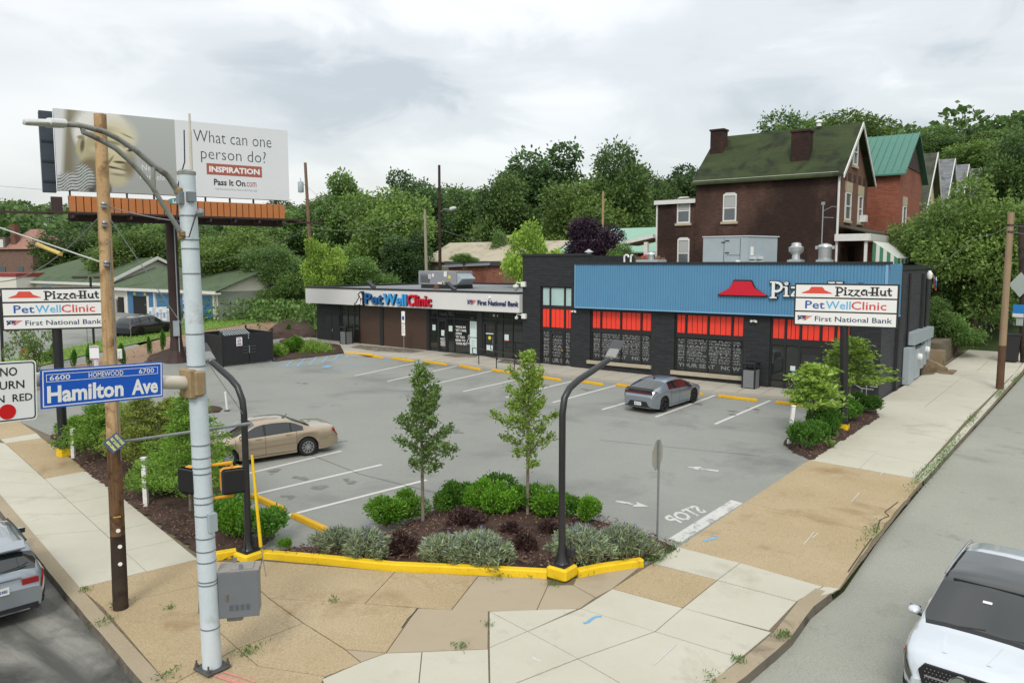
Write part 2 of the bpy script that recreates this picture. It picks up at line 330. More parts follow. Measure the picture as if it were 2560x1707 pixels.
# terrain sheet
def terrain():
    xs = sorted(set(list(np.linspace(-1500, -160, 14))+list(np.linspace(-160, 60, 75))+list(np.linspace(60, 900, 10))))
    ys = sorted(set(list(np.linspace(-120, 0, 6))+list(np.linspace(0, 120, 60))+list(np.linspace(120, 300, 30))+list(np.linspace(300, 1500, 14))))
    v = [(x, y, terr(x, y)-.25) for y in ys for x in xs]; nx = len(xs)
    f = [(j*nx+i, j*nx+i+1, (j+1)*nx+i+1, (j+1)*nx+i) for j in range(len(ys)-1) for i in range(nx-1)]
    b = MB(); b.add(v, f); setting(b.build('terrain', wild_mat, smooth=True))
terrain()
def sheet(name, px, mat, dz=0.0, extra=None):
    b = MB(); b.poly([G(x, y, dz) for x, y in px] if extra is None else extra); return setting(b.build(name, mat))
# parking lot
sheet('parking_lot', [(2230,1010),(2195,1040),(2023,1149),(1690,1378),(1600,1418),(1380,1436),(640,1398),(495,1376),(221,1180),(130,1090),(51,1055),(-260,1072),(-240,880),(200,845),(280,842),(360,866),(600,830),(900,872),(1700,950)], asphalt_lot, 0.0)
# a far lot of the workshop on the left
sheet('workshop_yard', [(-420,920),(-380,800),(120,775),(560,772),(420,835),(200,880),(40,905)], asphalt_lot, -.02)
# streets, 15 cm below the pavements
sheet('right_street', [(1500,1990),(1780,1740),(1985,1580),(2110,1478),(2200,1345),(2318,1204),(2562,934),(2800,800),(3900,900),(4200,2000)], asphalt_road, -.15)
sheet('left_street', [(-900,1010),(-160,1080),(0,1246),(203,1478),(425,1725),(560,1900),(1500,2200),(-900,2600)], asphalt_left, -.15)

# slabs with open joints over a dirt bed
bed_v = [G(x, y, -.012) for x, y in [(417,1707),(200,1467),(0,1236),(-140,1078),(-100,1050),(51,1053),(130,1085),(221,1174),(495,1370),(560,1395),(660,1398),(1380,1436),(1600,1411),(1690,1375),(1701,1363),(2023,1147),(2195,1036),(2175,1012),(2302,938),(2420,870),(2580,880),(2556,937),(2308,1203),(2100,1473),(2035,1502),(1980,1562),(1790,1709),(1400,1850),(700,1850)]]
b = MB(); b.poly(bed_v); setting(b.build('pavement_bed', joint_mat))
slab_k = [0]
def inset(pts, d):
    pts = [Vector(p) for p in pts]; n = len(pts); A = sum(pts[i].x*pts[(i+1)%n].y-pts[(i+1)%n].x*pts[i].y for i in range(n)); sg = 1 if A > 0 else -1; o = []
    for i in range(n):
        p, q, r = pts[i-1], pts[i], pts[(i+1)%n]; e1 = (q-p); e2 = (r-q); e1.z = e2.z = 0; e1.normalize(); e2.normalize()
        n1 = Vector((-e1.y, e1.x, 0))*sg; n2 = Vector((-e2.y, e2.x, 0))*sg; m = (n1+n2)
        if m.length < .2: o.append(q+n1*d); continue
        m.normalize(); o.append(q+m*min(d/max(m.dot(n1), .3), d*3))
    return o
def slab(mb, pts3, dd=.010, mi=0):
    slab_k[0] += 1; pts3 = inset(pts3, dd); dz = Vector((0, 0, .0015*(slab_k[0] % 7)))
    top = [p+dz for p in pts3]; n = len(top)
    A = sum(top[i].x*top[(i+1)%n].y-top[(i+1)%n].x*top[i].y for i in range(n))
    if A < 0: top.reverse()
    bot = [p-Vector((0,0,.03)) for p in top]
    mb.add(top+bot, [tuple(range(n))]+[(i, i+n, (i+1)%n+n, (i+1)%n) for i in range(n)], mi)
def pslab(mb, px): slab(mb, [G(x, y) for x, y in px])
def bil(a, b_, c, d, u, v):   # a-b near edge, d-c far edge
    return (a*(1-u)+b_*u)*(1-v)+(d*(1-u)+c*u)*v
def grid_slabs(mb, quad, nu, nv):
    q = [G(x, y) for x, y in quad]
    for i in range(nu):
        for j in range(nv):
            slab(mb, [bil(*q, u/nu, v/nv) for u, v in ((i, j), (i+1, j), (i+1, j+1), (i, j+1))], .008)
tn = MB()
for p in ([(2023,1149),(2308,1200),(2190,1333),(1863,1255)], [(1863,1255),(2190,1333),(2100,1470),(2058,1466),(1850,1407),(1696,1367)],
          [(1531,1471),(1630,1408),(1793,1450),(1707,1519)],
          [(655,1402),(988,1429),(912,1509),(672,1495),(640,1466)], [(988,1429),(1196,1439),(1128,1525),(912,1509)],
          [(672,1495),(912,1509),(1043,1520),(965,1632),(864,1623),(758,1557)], [(560,1404),(655,1404),(640,1466),(672,1495),(758,1557),(593,1620),(497,1532),(500,1463),(497,1399)],
          [(593,1620),(758,1557),(864,1624),(902,1655),(813,1690),(645,1664)], [(593,1620),(645,1664),(813,1690),(760,1790),(500,1790),(440,1706)],
          [(181,1474),(366,1428),(495,1397),(499,1463),(255,1516),(210,1480)], [(255,1516),(499,1463),(497,1532),(593,1620),(440,1706),(417,1707)],
          [(13,1108),(104,1095),(221,1176),(111,1197)], [(-100,1052),(51,1055),(92,1083),(0,1098),(-60,1104)]): pslab(tn, p)
setting(tn.build('pavement_tan', tan_slab))
be = MB()
for p in ([(1196,1439),(1128,1525),(1221,1527),(1341,1526),(1370,1462),(1368,1444)], [(1370,1462),(1341,1526),(1450,1520),(1488,1493),(1433,1462)],
          [(1433,1462),(1489,1493),(1531,1471),(1605,1413),(1500,1428),(1440,1445)], [(1043,1520),(1221,1527),(1220,1622),(965,1632)], [(864,1624),(965,1632),(902,1655)]): pslab(be, p)
setting(be.build('pavement_beige', beige_slab))
co = MB()
for p in ([(1696,1367),(1851,1407),(1793,1450),(1632,1408)], [(1851,1407),(2057,1466),(1992,1503),(1793,1450)], [(1793,1450),(1992,1503),(1923,1575),(1707,1519)],
          [(1531,1471),(1707,1519),(1638,1578),(1452,1521)], [(1707,1519),(1929,1580),(1852,1644),(1638,1578)], [(1452,1521),(1638,1578),(1445,1646),(1319,1578)],
          [(1223,1528),(1445,1521),(1319,1578)], [(1223,1528),(1319,1578),(1223,1619)], [(1223,1619),(1319,1578),(1445,1646),(1225,1733)],
          [(1445,1646),(1638,1578),(1852,1644),(1760,1722),(1600,1735)], [(1445,1646),(1600,1735),(1400,1840),(1225,1840),(1225,1733)],
          [(965,1632),(1055,1629),(1042,1760),(830,1760),(805,1697),(902,1655)], [(1055,1629),(1221,1622),(1224,1760),(1042,1760)],
          [(2058,1466),(2100,1470),(2080,1482),(1992,1503)], [(0,1098),(92,1083),(104,1095),(13,1108)]): pslab(co, p)
grid_slabs(co, [(181,1474),(366,1428),(13,1108),(-135,1084)], 1, 9)
grid_slabs(co, [(366,1428),(495,1397),(221,1176),(111,1197)], 1, 6)
grid_slabs(co, [(2023,1149),(2148,1171),(2322,1008),(2195,1014)], 1, 5)     # right pavement beside the sign bed
grid_slabs(co, [(2148,1171),(2287,1196),(2413,1053),(2303,1024)], 1, 5)
grid_slabs(co, [(2178,1012),(2303,1024),(2425,928),(2304,938)], 1, 5)
grid_slabs(co, [(2303,1024),(2413,1053),(2535,934),(2425,928)], 1, 5)
grid_slabs(co, [(2330,938),(2535,936),(2575,880),(2430,868)], 2, 2)
setting(co.build('pavement_concrete', concrete))
# kerbs of the two streets
def kerb(name, px, wd=.2, mat=kerb_mat, dz=.006, drop=.15, jitter=.0):
    top = []; P_ = [G(x, y) for x, y in px]; pts = []
    for i in range(len(P_)-1):
        n = max(1, int((P_[i+1]-P_[i]).length/.5)); pts += [P_[i].lerp(P_[i+1], k/n) for k in range(n)]
    pts.append(P_[-1]); mb = MB(); A = []; B = []; Cc = []
    for i, p in enumerate(pts):
        t = pts[min(i+1, len(pts)-1)]-pts[max(i-1, 0)]; t.z = 0; t.normalize(); nn = Vector((t.y, -t.x, 0)); j = random.uniform(-jitter, jitter)
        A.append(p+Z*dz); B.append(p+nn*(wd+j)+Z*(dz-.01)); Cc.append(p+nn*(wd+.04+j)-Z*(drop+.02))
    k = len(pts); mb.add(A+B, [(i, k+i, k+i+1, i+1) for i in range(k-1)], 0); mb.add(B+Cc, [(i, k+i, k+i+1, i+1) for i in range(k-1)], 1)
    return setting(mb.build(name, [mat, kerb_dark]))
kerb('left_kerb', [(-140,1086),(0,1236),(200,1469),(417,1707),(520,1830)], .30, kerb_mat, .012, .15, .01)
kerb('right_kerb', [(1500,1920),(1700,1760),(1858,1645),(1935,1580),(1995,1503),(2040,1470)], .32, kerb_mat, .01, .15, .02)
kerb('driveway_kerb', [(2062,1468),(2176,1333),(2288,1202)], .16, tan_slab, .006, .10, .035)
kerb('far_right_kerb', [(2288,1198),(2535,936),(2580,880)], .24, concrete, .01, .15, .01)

# walkway along the shop fronts, one step above the lot
WZ = .13
wk = [G(760,850,WZ), G(850,860,WZ), G(862,884,WZ), G(936,888,WZ), G(975,890,WZ), G(1120,905,WZ), G(1300,925,WZ), G(1780,976,WZ), G(2097,1003,WZ), G(2120,1020,WZ), G(2185,1013,WZ)]
back = [Vector((-8.3, 40.25, zg(-8.3, 40.25)+WZ)), Vector((-51, 41.3, zg(-51, 41.3)+WZ)), Vector((-54, 41.0, zg(-54, 41)+WZ))]
mb = MB(); loop = wk+back
n = len(loop); mb.add(loop+[p-Z*.4 for p in loop], [tuple(range(n))]+[(i, i+n, (i+1)%n+n, (i+1)%n) for i in range(n)])
setting(mb.build('walkway', concrete_walk))
mb = MB()
for i in range(4, 8):
    a, c = wk[i], wk[i+1]; k = int((c-a).length/1.5)+1
    for j in range(k):
        p = a.lerp(c, j/k); mb.strip([p+Z*.004, Vector((p.x-.1, 40.2, zg(p.x-.1, 40.2)+WZ+.004))], .02)
setting(mb.build('walkway_joint', joint_mat))
def kerbline(px, hh, wd, dz0=0):     # raised kerb bar following ground points
    P_ = [G(x, y) for x, y in px]; mb = MB()
    L = []; 
    for i, p in enumerate(P_):
        t = P_[min(i+1, len(P_)-1)]-P_[max(i-1, 0)]; t.z = 0; t.normalize(); nn = Vector((-t.y, t.x, 0))*wd/2; L.append((p, nn))
    vs = []
    for p, nn in L: vs += [p+nn*1.05-Z*.1, p+nn*1.0+Z*(hh-.03), p+nn*.8+Z*hh, p-nn*.8+Z*hh, p-nn+Z*(hh-.03), p-nn*1.05-Z*.1]
    fs = []
    for i in range(len(L)-1):
        for k in range(5): fs.append((i*6+k, i*6+k+1, i*6+k+7, i*6+k+6))
    e0 = (len(L)-1)*6; fs += [(5,4,3,2,1,0), tuple(e0+k for k in range(6))]
    return mb.add(vs, fs)
# planting beds: heaps of mulch
def inside(p, poly):
    c = False; n = len(poly)
    for i in range(n):
        a, b_ = poly[i], poly[(i+1)%n]
        if (a.y > p[1]) != (b_.y > p[1]) and p[0] < (b_.x-a.x)*(p[1]-a.y)/(b_.y-a.y)+a.x: c = not c
    return c
def edge_d(p, poly):
    m = 9e9; n = len(poly); q = Vector((p[0], p[1]))
    for i in range(n):
        a = poly[i].xy; b_ = poly[(i+1)%n].xy; t = max(0, min(1, (q-a).dot(b_-a)/max((b_-a).length_squared, 1e-9))); m = min(m, (q-(a+(b_-a)*t)).length)
    return m
def bed(name, px, hgt=.16, st=.16, mat=None, world=None):
    poly = world or [G(x, y) for x, y in px]; x0 = min(p.x for p in poly); x1 = max(p.x for p in poly); y0 = min(p.y for p in poly); y1 = max(p.y for p in poly)
    nx = int((x1-x0)/st)+3; ny = int((y1-y0)/st)+3; idx = {}; mb = MB(); vs = []; fs = []
    def vert(i, j):
        if (i, j) in idx: return idx[i, j]
        x = x0+(i-1)*st+random.uniform(-.04, .04); y = y0+(j-1)*st+random.uniform(-.04, .04); ins = inside((x, y), poly); d = edge_d((x, y), poly)
        z = zg(x, y)+(min(d/.6, 1)*hgt+random.uniform(0, .03)+.012 if ins else -.03)
        vs.append((x, y, z)); idx[i, j] = len(vs)-1; return idx[i, j]
    for i in range(nx):
        for j in range(ny):
            c = (x0+(i-.5)*st, y0+(j-.5)*st)
            if inside(c, poly): fs.append((vert(i, j), vert(i+1, j), vert(i+1, j+1), vert(i, j+1)))
    mb.add(vs, fs); return setting(mb.build(name, mat or mulch, smooth=True))
bed('front_bed', [(640,1392),(1380,1430),(1604,1412),(1697,1374),(1650,1350),(1500,1302),(1300,1262),(1092,1268),(1060,1290),(980,1330),(870,1362),(720,1372)], .18)
bed('left_bed', [(125,1090),(215,1182),(488,1380),(560,1399),(640,1393),(650,1370),(690,1340),(600,1262),(520,1170),(400,1110),(250,1062),(160,1066)], .14)
bed('right_bed', [(1955,1108),(1985,1133),(2027,1152),(2201,1043),(2185,1016),(2120,1022),(2000,1062)], .14)
bed('corner_bed', [(683,905),(740,898),(880,882),(850,862),(760,853),(735,842),(700,850)], .12, .3)
# bare soil and grass behind the lot
bed('soil_bank', [(60,985),(300,915),(450,892),(475,868),(640,838),(735,842),(760,850),(785,800),(790,768),(700,790),(560,822),(430,840),(270,895),(30,950)], .02, .5, dirt_mat)
sheet('soil_path', [(90,975),(280,915),(470,862),(640,830),(790,800),(780,762),(740,772),(600,805),(440,835),(280,885),(60,950)], dirt_mat, .03)
sheet('grass_verge', [(30,930),(280,872),(430,838),(640,806),(790,765),(800,745),(700,750),(560,775),(430,815),(300,842),(180,868),(-60,915)], turf_mat, .06)
bed('mulch_island', [(500,1012),(545,1016),(560,1022),(548,1031),(500,1036)], .1, .16)
bed('mulch_patch', [(360,905),(440,908),(470,880),(470,866),(420,872),(370,890)], .15, .3)
bed('mulch_slope', [(672,850),(735,842),(760,850),(788,845),(788,800),(745,800),(700,812),(672,825)], .5, .4)
sheet('gravel_strip', [(875,868),(900,862),(1020,872),(1062,877),(1030,882),(940,878)], gravel_mat, WZ+.008)
sheet('gravel_patch', [(1105,888),(1130,883),(1195,888),(1190,892),(1140,893)], gravel_mat, WZ+.008)
sheet('gravel_patch_by_railing', [(1240,905),(1262,896),(1310,903),(1300,912)], gravel_mat, WZ+.008)

# painted markings: sheets just above the asphalt
mk = MB()
for a, c in (((815*1.0884,863*1.0884),(1055,903.5)), ((968.8,953),(1142,914.7)), ((1064.7,964.7),(1231.9,926.6)), ((1157.8,978.7),(1328,940.6)), ((1265,993),(1430,953)), ((1382,1006),(1545,962)), ((1505,1024),(1640,985)), ((1638.7,1042.4),(1788,988)), ((1787.5,1060),(1925.7,1001)),
             ((530,1205),(854,1127)), ((595,1245),(954.5,1161.3)), ((700,1293),(1066.6,1199.4)), ((500,1120),(560,1106))): mk.strip([G(*a), G(*c)], .15, .006)
setting(mk.build('parking_line', white_line))
mk = MB()
for a, c in (((670,905),(735,918)), ((735,918),(968,878)), ((670,905),(850,884)), ((806,929),(975,899)), ((715,915),(731,900)), ((742,916),(762,896)), ((773,911),(792,893)), ((804,906),(821,889)), ((835,901),(848,884)), ((865,895),(872,886)), ((888,891),(892,887))): mk.strip([G(*a), G(*c)], .10, .006)
mk.strip([G(812,918), G(825,914)], .5, .0065)
setting(mk.build('blue_marking', blue_line))
mk = MB()
mk.poly([G(x, y, .006) for x, y in ((1671,1346),(1703,1355),(1858,1257),(1828,1249))])
setting(mk.build('stop_bar', worn_line))
def ground_text(t, corners, mat, name, bold=.03):      # corners: lower left, lower right, upper left of the lettering
    v, f, x0, x1, y0, y1 = text_mesh(t, bold); O = G(*corners[0], .007); U = G(*corners[1], .007)-O; V_ = G(*corners[2], .007)-O
    mb = MB(); mb.add([O+U*((p[0]-x0)/(x1-x0))+V_*((p[1]-y0)/(y1-y0)) for p in v], f); return setting(mb.build(name, mat))
ground_text('STOP', ((1770,1279),(1690,1312),(1735,1261)), worn_line, 'stop_lettering')
def arrow(px_tail, px_tip, name):
    a, c = G(*px_tail, .007), G(*px_tip, .007); t = (c-a); L = t.length; t.normalize(); nn = Vector((-t.y, t.x, 0)); s = L/2.0
    mb = MB()
    mb.poly([a+nn*.17*s, a-nn*.17*s, a+t*L*.52-nn*.17*s, a+t*L*.57+nn*.17*s])
    mb.poly([a+t*L*.57-nn*.18*s, a+t*L*.60-nn*.46*s, c, a+t*L*.52+nn*.50*s, a+t*L*.62+nn*.17*s])
    setting(mb.build(name, worn_line))
arrow((1540,1252), (1622,1266), 'exit_arrow'); arrow((1796,1177), (1717,1166), 'entry_arrow')
# small spray marks and seams
mk = MB()
mk.strip([G(1459,1558), G(1470,1555), G(1478,1548), G(1490,1541), G(1504,1541)], .07, .012)
mk.strip([G(1760,1352), G(1790,1345)], .10, .010); mk.strip([G(1778,1338), G(1796,1342)], .06, .0105)
setting(mk.build('blue_spray_mark', blue_line))
mk = MB(); mk.strip([G(1332,1642), G(1340,1649), G(1352,1652)], .035, .012)
for a, c in (((1637,1660),(1690,1610)), ((2030,1345),(2046,1332)), ((2128,1255),(2148,1232)), ((2010,1360),(2035,1330)), ((2200,1188),(2206,1181)), ((1826,1320),(1858,1328))): mk.strip([G(*a), G(*c)], .02, .012)
setting(mk.build('chalk_mark', white_line))
mk = MB(); mk.strip([G(535,1686), G(610,1712)], .10, .013); mk.strip([G(560,1680), G(640,1705)], .05, .0135); setting(mk.build('red_spray_mark', M('red_spray', 'c98a80', .8, .3, 20)))
crack = M('crack_tar', '3b3a38', .95, .3, 5)
mk = MB()
for pts in ([(1045,1520),(1030,1538),(1022,1545),(1005,1570)], [(2190,1333),(2200,1300),(2222,1290),(2212,1280),(2245,1255)], [(2180,1345),(2160,1372),(2120,1430)]):
    mk.strip([G(*p) for p in pts], .03, .014)
for pts in ([(760,1130),(900,1185),(1060,1225),(1230,1260)], [(1500,1100),(1700,1120),(1900,1140)]): mk.strip([G(*p) for p in pts], .018, .009)
setting(mk.build('crack_line', crack))
# oil drips in the bays: dark irregular stains on the asphalt
oil = M('oil_stain', '74756f', .7, .3, 6); mk = MB(); random.seed(12)
for px in ((1010,905),(1090,915),(1190,930),(1285,948),(1360,965),(1470,975),(1600,1000),(1700,1015),(1745,1012),(1840,1030),(1880,1025),(900,960),(1010,990),(760,960),(720,1240),(800,1215),(870,1200),(745,1190),(690,1180),(1150,1080),(850,1100)):
    for k in range(4):
        c = G(px[0]+random.uniform(-14,14), px[1]+random.uniform(-6,6), .0052+.0003*k); r = random.uniform(.06,.22); n = 12; ph = random.random()*6; mk.poly([c+Vector((math.cos(6.283*i/n)*r*(1+.35*math.sin(3*6.283*i/n+ph)+.2*random.random()), math.sin(6.283*i/n)*r*.8*(1+.3*math.sin(2*6.283*i/n+ph)), 0)) for i in range(n)])
setting(mk.build('oil_stain', oil))
mk = MB(); mk.poly([G(x, y, .014+WZ) for x, y in ((862,882),(868,879),(936,884),(930,889))])
setting(mk.build('tactile_pad', M('tactile_yellow', 'e0b02c', .7, .15, 30, .6, 60)))
# ================================================================== lettering and emblems
def stroke(mb, pts, wd, fr, mi, depth):
    O, U, V_, kx, ky = fr; N = U.cross(V_); pts = [Vector((p[0]*kx, p[1]*ky)) for p in pts]; L = []; R_ = []
    ws = wd if isinstance(wd, (list, tuple)) else [wd]*len(pts)
    for i, p in enumerate(pts):
        t = pts[min(i+1, len(pts)-1)]-pts[max(i-1, 0)]; t.normalize(); nn = Vector((-t.y, t.x))*ws[i]*ky/2; L.append(p+nn); R_.append(p-nn)
    w3 = lambda p, d: O+U*p.x+V_*p.y+N*d
    k = len(pts); vs = [w3(p, depth) for p in L]+[w3(p, depth) for p in R_]
    fs = [(i, k+i, k+i+1, i+1) for i in range(k-1)]
    if depth > .03:
        vs += [w3(p, 0) for p in L]+[w3(p, 0) for p in R_]
        for i in range(k-1): fs += [(i, i+1, 2*k+i+1, 2*k+i), (k+i+1, k+i, 3*k+i, 3*k+i+1)]
        fs += [(0, 2*k, 3*k, k), (k-1, 2*k-1, 4*k-1, 3*k-1)]
    mb.add(vs, fs, mi)
def arc(cx_, cy_, rx, ry, a0, a1, n=9): return [(cx_+rx*math.cos(rad(a0+(a1-a0)*i/n)), cy_+ry*math.sin(rad(a0+(a1-a0)*i/n))) for i in range(n+1)]
SLAB = [  # a chunky slab-serif hand: (points, width)
 ([(.16,-.12),(.16,.98)], .2), ([(.0,-.12),(.33,-.12)], .09), ([(.0,.95),(.3,.95)], .1), (arc(.3,.62,.24,.3,95,-110), .16),
 ([(.76,.02),(.76,.62)], .17), ([(.62,.62),(.78,.62)], .09), ([(.64,.02),(.9,.02)], .09), (arc(.76,.86,.05,.05,0,360), .14),
 ([(.98,.6),(1.34,.6)], .12), ([(1.3,.6),(1.0,.06)], .12), ([(.98,.06),(1.18,.05),(1.28,-.08),(1.45,-.1)], [.12,.13,.13,.05]),
 ([(1.44,.6),(1.8,.6)], .12), ([(1.76,.6),(1.46,.06)], .12), ([(1.44,.06),(1.64,.05),(1.74,-.08),(1.91,-.1)], [.12,.13,.13,.05]),
 (arc(2.1,.32,.16,.24,60,300), .15), ([(2.3,.62),(2.3,.04),(2.4,.02)], .15), (arc(2.14,.58,.14,.1,20,140), .1),
 ([(2.42,.36),(3.1,.36)], .1), ([(2.74,.0),(2.74,1.0)], .18), ([(3.06,.0),(3.06,1.0)], .18), ([(2.6,.97),(2.88,.97)], .08), ([(2.6,.03),(2.88,.03)], .08), ([(2.94,.97),(3.2,.97)], .08), ([(2.94,.03),(3.2,.03)], .08),
 ([(3.34,.64),(3.34,.2),(3.42,.06),(3.54,.08),(3.62,.2)], .15), ([(3.64,.64),(3.64,.04),(3.74,.03)], .15),
 ([(3.92,.92),(3.92,.2),(3.98,.06),(4.1,.08)], .16), ([(3.78,.62),(4.1,.62)], .1)]
def slab_words(mb, O, U, V_, wd, hg, mi, depth, grow=0.0):
    fr = (Vector(O), Vector(U).normalized(), Vector(V_).normalized(), wd/4.12, hg/1.1)
    for i, (pts, w_) in enumerate(SLAB):
        ww = [x+grow for x in w_] if isinstance(w_, list) else w_+grow; pp = list(pts)
        if grow:
            a, b_ = Vector(pp[0]), Vector(pp[1]); t = (a-b_).normalized()*grow/2; pp[0] = tuple(a+t)
            a, b_ = Vector(pp[-1]), Vector(pp[-2]); t = (a-b_).normalized()*grow/2; pp[-1] = tuple(a+t)
        stroke(mb, pp, ww, fr, mi, depth+i*.0006)
HAT = [(0,.08),(.25,.52),(.305,.92),(.33,1),(.66,1),(.69,.92),(.75,.52),(1,.06),(.97,0),(.03,0)]
def emblem(mb, pts, O, U, V_, wd, hg, mi, depth=0.0, thick=0.0):
    O = Vector(O); U = Vector(U).normalized(); V_ = Vector(V_).normalized(); N = U.cross(V_)
    P_ = [O+U*x*wd+V_*y*hg+N*depth for x, y in pts]
    mb.prism(P_, -N*thick, mi) if thick else mb.poly(P_, mi)
def bank_mark(mb, O, U, V_, wd, hg, blue, red, white, depth):
    emblem(mb, [(0,.95),(.0,.62),(.1,.6),(.02,.45),(.03,.1),(.13,.3),(.3,.38),(.45,.2),(.6,.18),(.52,.5),(.6,.95)], O, U, V_, wd, hg, blue, depth)
    for k in range(4):
        y = .92-k*.2; emblem(mb, [(.55-.05*k,y),(1.0-.13*k,y),(.93-.13*k,y-.13),(.5-.05*k,y-.13)], O, U, V_, wd, hg, red, depth+.003)
    emblem(mb, [(.1,.84),(.16,.9),(.2,.8),(.14,.76)], O, U, V_, wd, hg, white, depth+.003)
    emblem(mb, [(.24,.66),(.34,.7),(.32,.56),(.22,.54)], O, U, V_, wd, hg, white, depth+.003)
    emblem(mb, [(.34,.36),(.4,.28),(.46,.36),(.4,.44)], O, U, V_, wd, hg, white, depth+.003)
DOG = [(0,.02),(.12,0),(.5,0),(.58,.06),(.66,0),(.98,0),(1,.06),(.92,.1),(.93,.9),(.98,.98),(.86,1),(.7,.97),(.6,.88),(.45,.8),(.48,.72),(.62,.7),(.5,.5),(.36,.36),(.24,.18),(.06,.1)]

# ================================================================== materials for the shops
black_brick = brick_mat('black_painted_brick', '2b2d30', '34363a', '232527', .4, .1, .012, .6, bump=.7, contrast=.7)
black_block = brick_mat('black_painted_block', '33343a', '3d3e44', '55565c', .6, .22, .007, .6, bump=.6, contrast=.8)
black_metal = M('black_metal', '1f2022', .45, .2, 8)
black_trim = M('black_trim', '26272a', .4, .1, 3)
dark_glass = M('shop_glass', (.018, .022, .022), .04, spec=.7, coat=.3)
pale_glass = M('frosted_pane', 'a9c4c2', .25, .12, 1.2)
blue_panel = M('blue_rib_panel', '558bb0', .5, .04, .8)
red_panel = M('red_panel', 'f0402c', .5, .05, 2)
fascia_white = M('fascia_white', 'd6d6d6', .4, .03, .7)
roof_gray = ground_mat('roof_membrane', '8b8f92', '999da0', .1, .3, 40, stain='7a7e80', stain_scale=.5, stain_lo=.55)
brown_clad = M('brown_wood_cladding', '4a382d', .5, .22, 3, .2, 20, stretch=(.6, .6, 14))
sill_stone = ground_mat('sill_stone', 'b9b09a', 'c8c0ab', .1, 1, 40, stain='a59c86', stain_scale=1.5, stain_lo=.58)
letter_gray = M('window_letter_gray', '7b7c7e', .6)
white_plastic = M('white_plastic', 'e2e3e1', .35, .03, 4)
sign_white = M('sign_white', 'e8e9e8', .3)
sign_black = M('sign_black', '1c1c1f', .4)
red_letter = M('logo_red', 'c81230', .35)
hat_red = M('logo_hat_red', 'd8503f', .35)
deep_blue = M('letter_deep_blue', '1c5f96', .35); mid_blue = M('letter_sky_blue', '3f9bdc', .35); navy = M('letter_navy', '2c3a63', .35)
sky_letter = M('letter_pale_blue', '5fb2e2', .35); royal = M('letter_royal', '2a55a0', .35); pale_red = M('letter_pale_red', 'cf4c4a', .35)
galv = M('galvanised_steel', '9aa1a6', .45, .12, 6, metal=.6)
hvac_gray = M('hvac_gray', '9fabb1', .45, .06, 2)
alu = M('spun_aluminium', 'c8cbcc', .3, .08, 5, metal=.85)
flash_white = M('poster_white', 'cfe0dd', .5, .05, 8)
steel_gray = M('painted_steel_gray', '7c8084', .45, .08, 4)

# ================================================================== restaurant
FY = 40.2
rest = thing('restaurant_building', 'black brick restaurant with a blue ribbed panel over red window bands', 'building', (-18.7, 45, zg(-18.7, 45)))
mb = MB(); x0, x1, yb = -29.43, -8.06, 53.6
def wall_with_openings(mb, x0, x1, z0, z1, y, ops, mi=0, back=.25):    # wall in the plane y with rectangular holes, with reveals
    xs = sorted({x0, x1, *[o[0] for o in ops], *[o[1] for o in ops]})
    for a, b_ in zip(xs, xs[1:]):
        zs = [(z0, z1)]
        for o in ops:
            if o[0] <= a+1e-6 and o[1] >= b_-1e-6:
                nz = []
                for p, q in zs:
                    if o[2] > p: nz.append((p, min(o[2], q)))
                    if o[3] < q: nz.append((max(o[3], p), q))
                zs = nz
        for p, q in zs:
            if q-p > 1e-4: mb.poly([(a,y,p),(b_,y,p),(b_,y,q),(a,y,q)], mi)
    for a, b_, p, q in ops:
        mb.poly([(a,y,p),(a,y+back,p),(a,y+back,q),(a,y,q)], mi); mb.poly([(b_,y,p),(b_,y,q),(b_,y+back,q),(b_,y+back,p)], mi)
        mb.poly([(a,y,q),(a,y+back,q),(b_,y+back,q),(b_,y,q)], mi); mb.poly([(a,y,p),(b_,y,p),(b_,y+back,p),(a,y+back,p)], mi)
OPS = [(-28.05,-25.72,.95,6.08), (-24.36,-20.24,1.66,4.84), (-18.82,-14.8,1.5,4.84), (-13.42,-9.44,.75,4.84)]
wall_with_openings(mb, x0, x1, -.2, 7.35, FY, OPS)
mb.box((-29.43, FY+.26, 7.3), (-24.5, 46, 8.0)); mb.poly([(-29.43,FY,7.35),(-24.5,FY,7.35),(-24.5,FY,8.0),(-29.43,FY,8.0)]); mb.poly([(-29.43,FY,8),(-24.5,FY,8),(-24.5,FY+.26,8),(-29.43,FY+.26,8)])
mb.poly([(-24.5,FY,7.3),(-24.5,FY+.26,7.3),(-24.5,FY+.26,8),(-24.5,FY,8)])
mb.poly([(x0,FY,-.2),(x0,FY,8.0),(x0,yb,8.0),(x0,yb,-.2)]); mb.poly([(x0,yb,-.2),(x0,yb,7.3),(x1,yb,7.3),(x1,yb,-.2)])
mb.build('wall', black_brick, rest)
mb = MB(); mb.poly([(x1,FY,-.2),(x1,yb,-.2),(x1,yb,7.2),(x1,FY,7.2)]); mb.build('side_wall', black_block, rest)
mb = MB(); mb.box((x0+.1, FY+.3, 6.6), (x1-.1, yb-.1, 6.95)); mb.build('roof', roof_gray, rest)
mb = MB(); mb.box((-29.5, FY-.06, 7.98), (-24.44, FY+.3, 8.12)); mb.box((-25.3, FY-.36, 7.47), (-7.72, FY+.1, 7.60)); mb.box((x1-.2, FY+3.6, 7.18), (x1+.08, yb+.05, 7.3)); mb.box((x0, yb-.1, 7.3), (x1-.2, yb+.1, 7.42)); mb.build('coping', black_trim, rest)
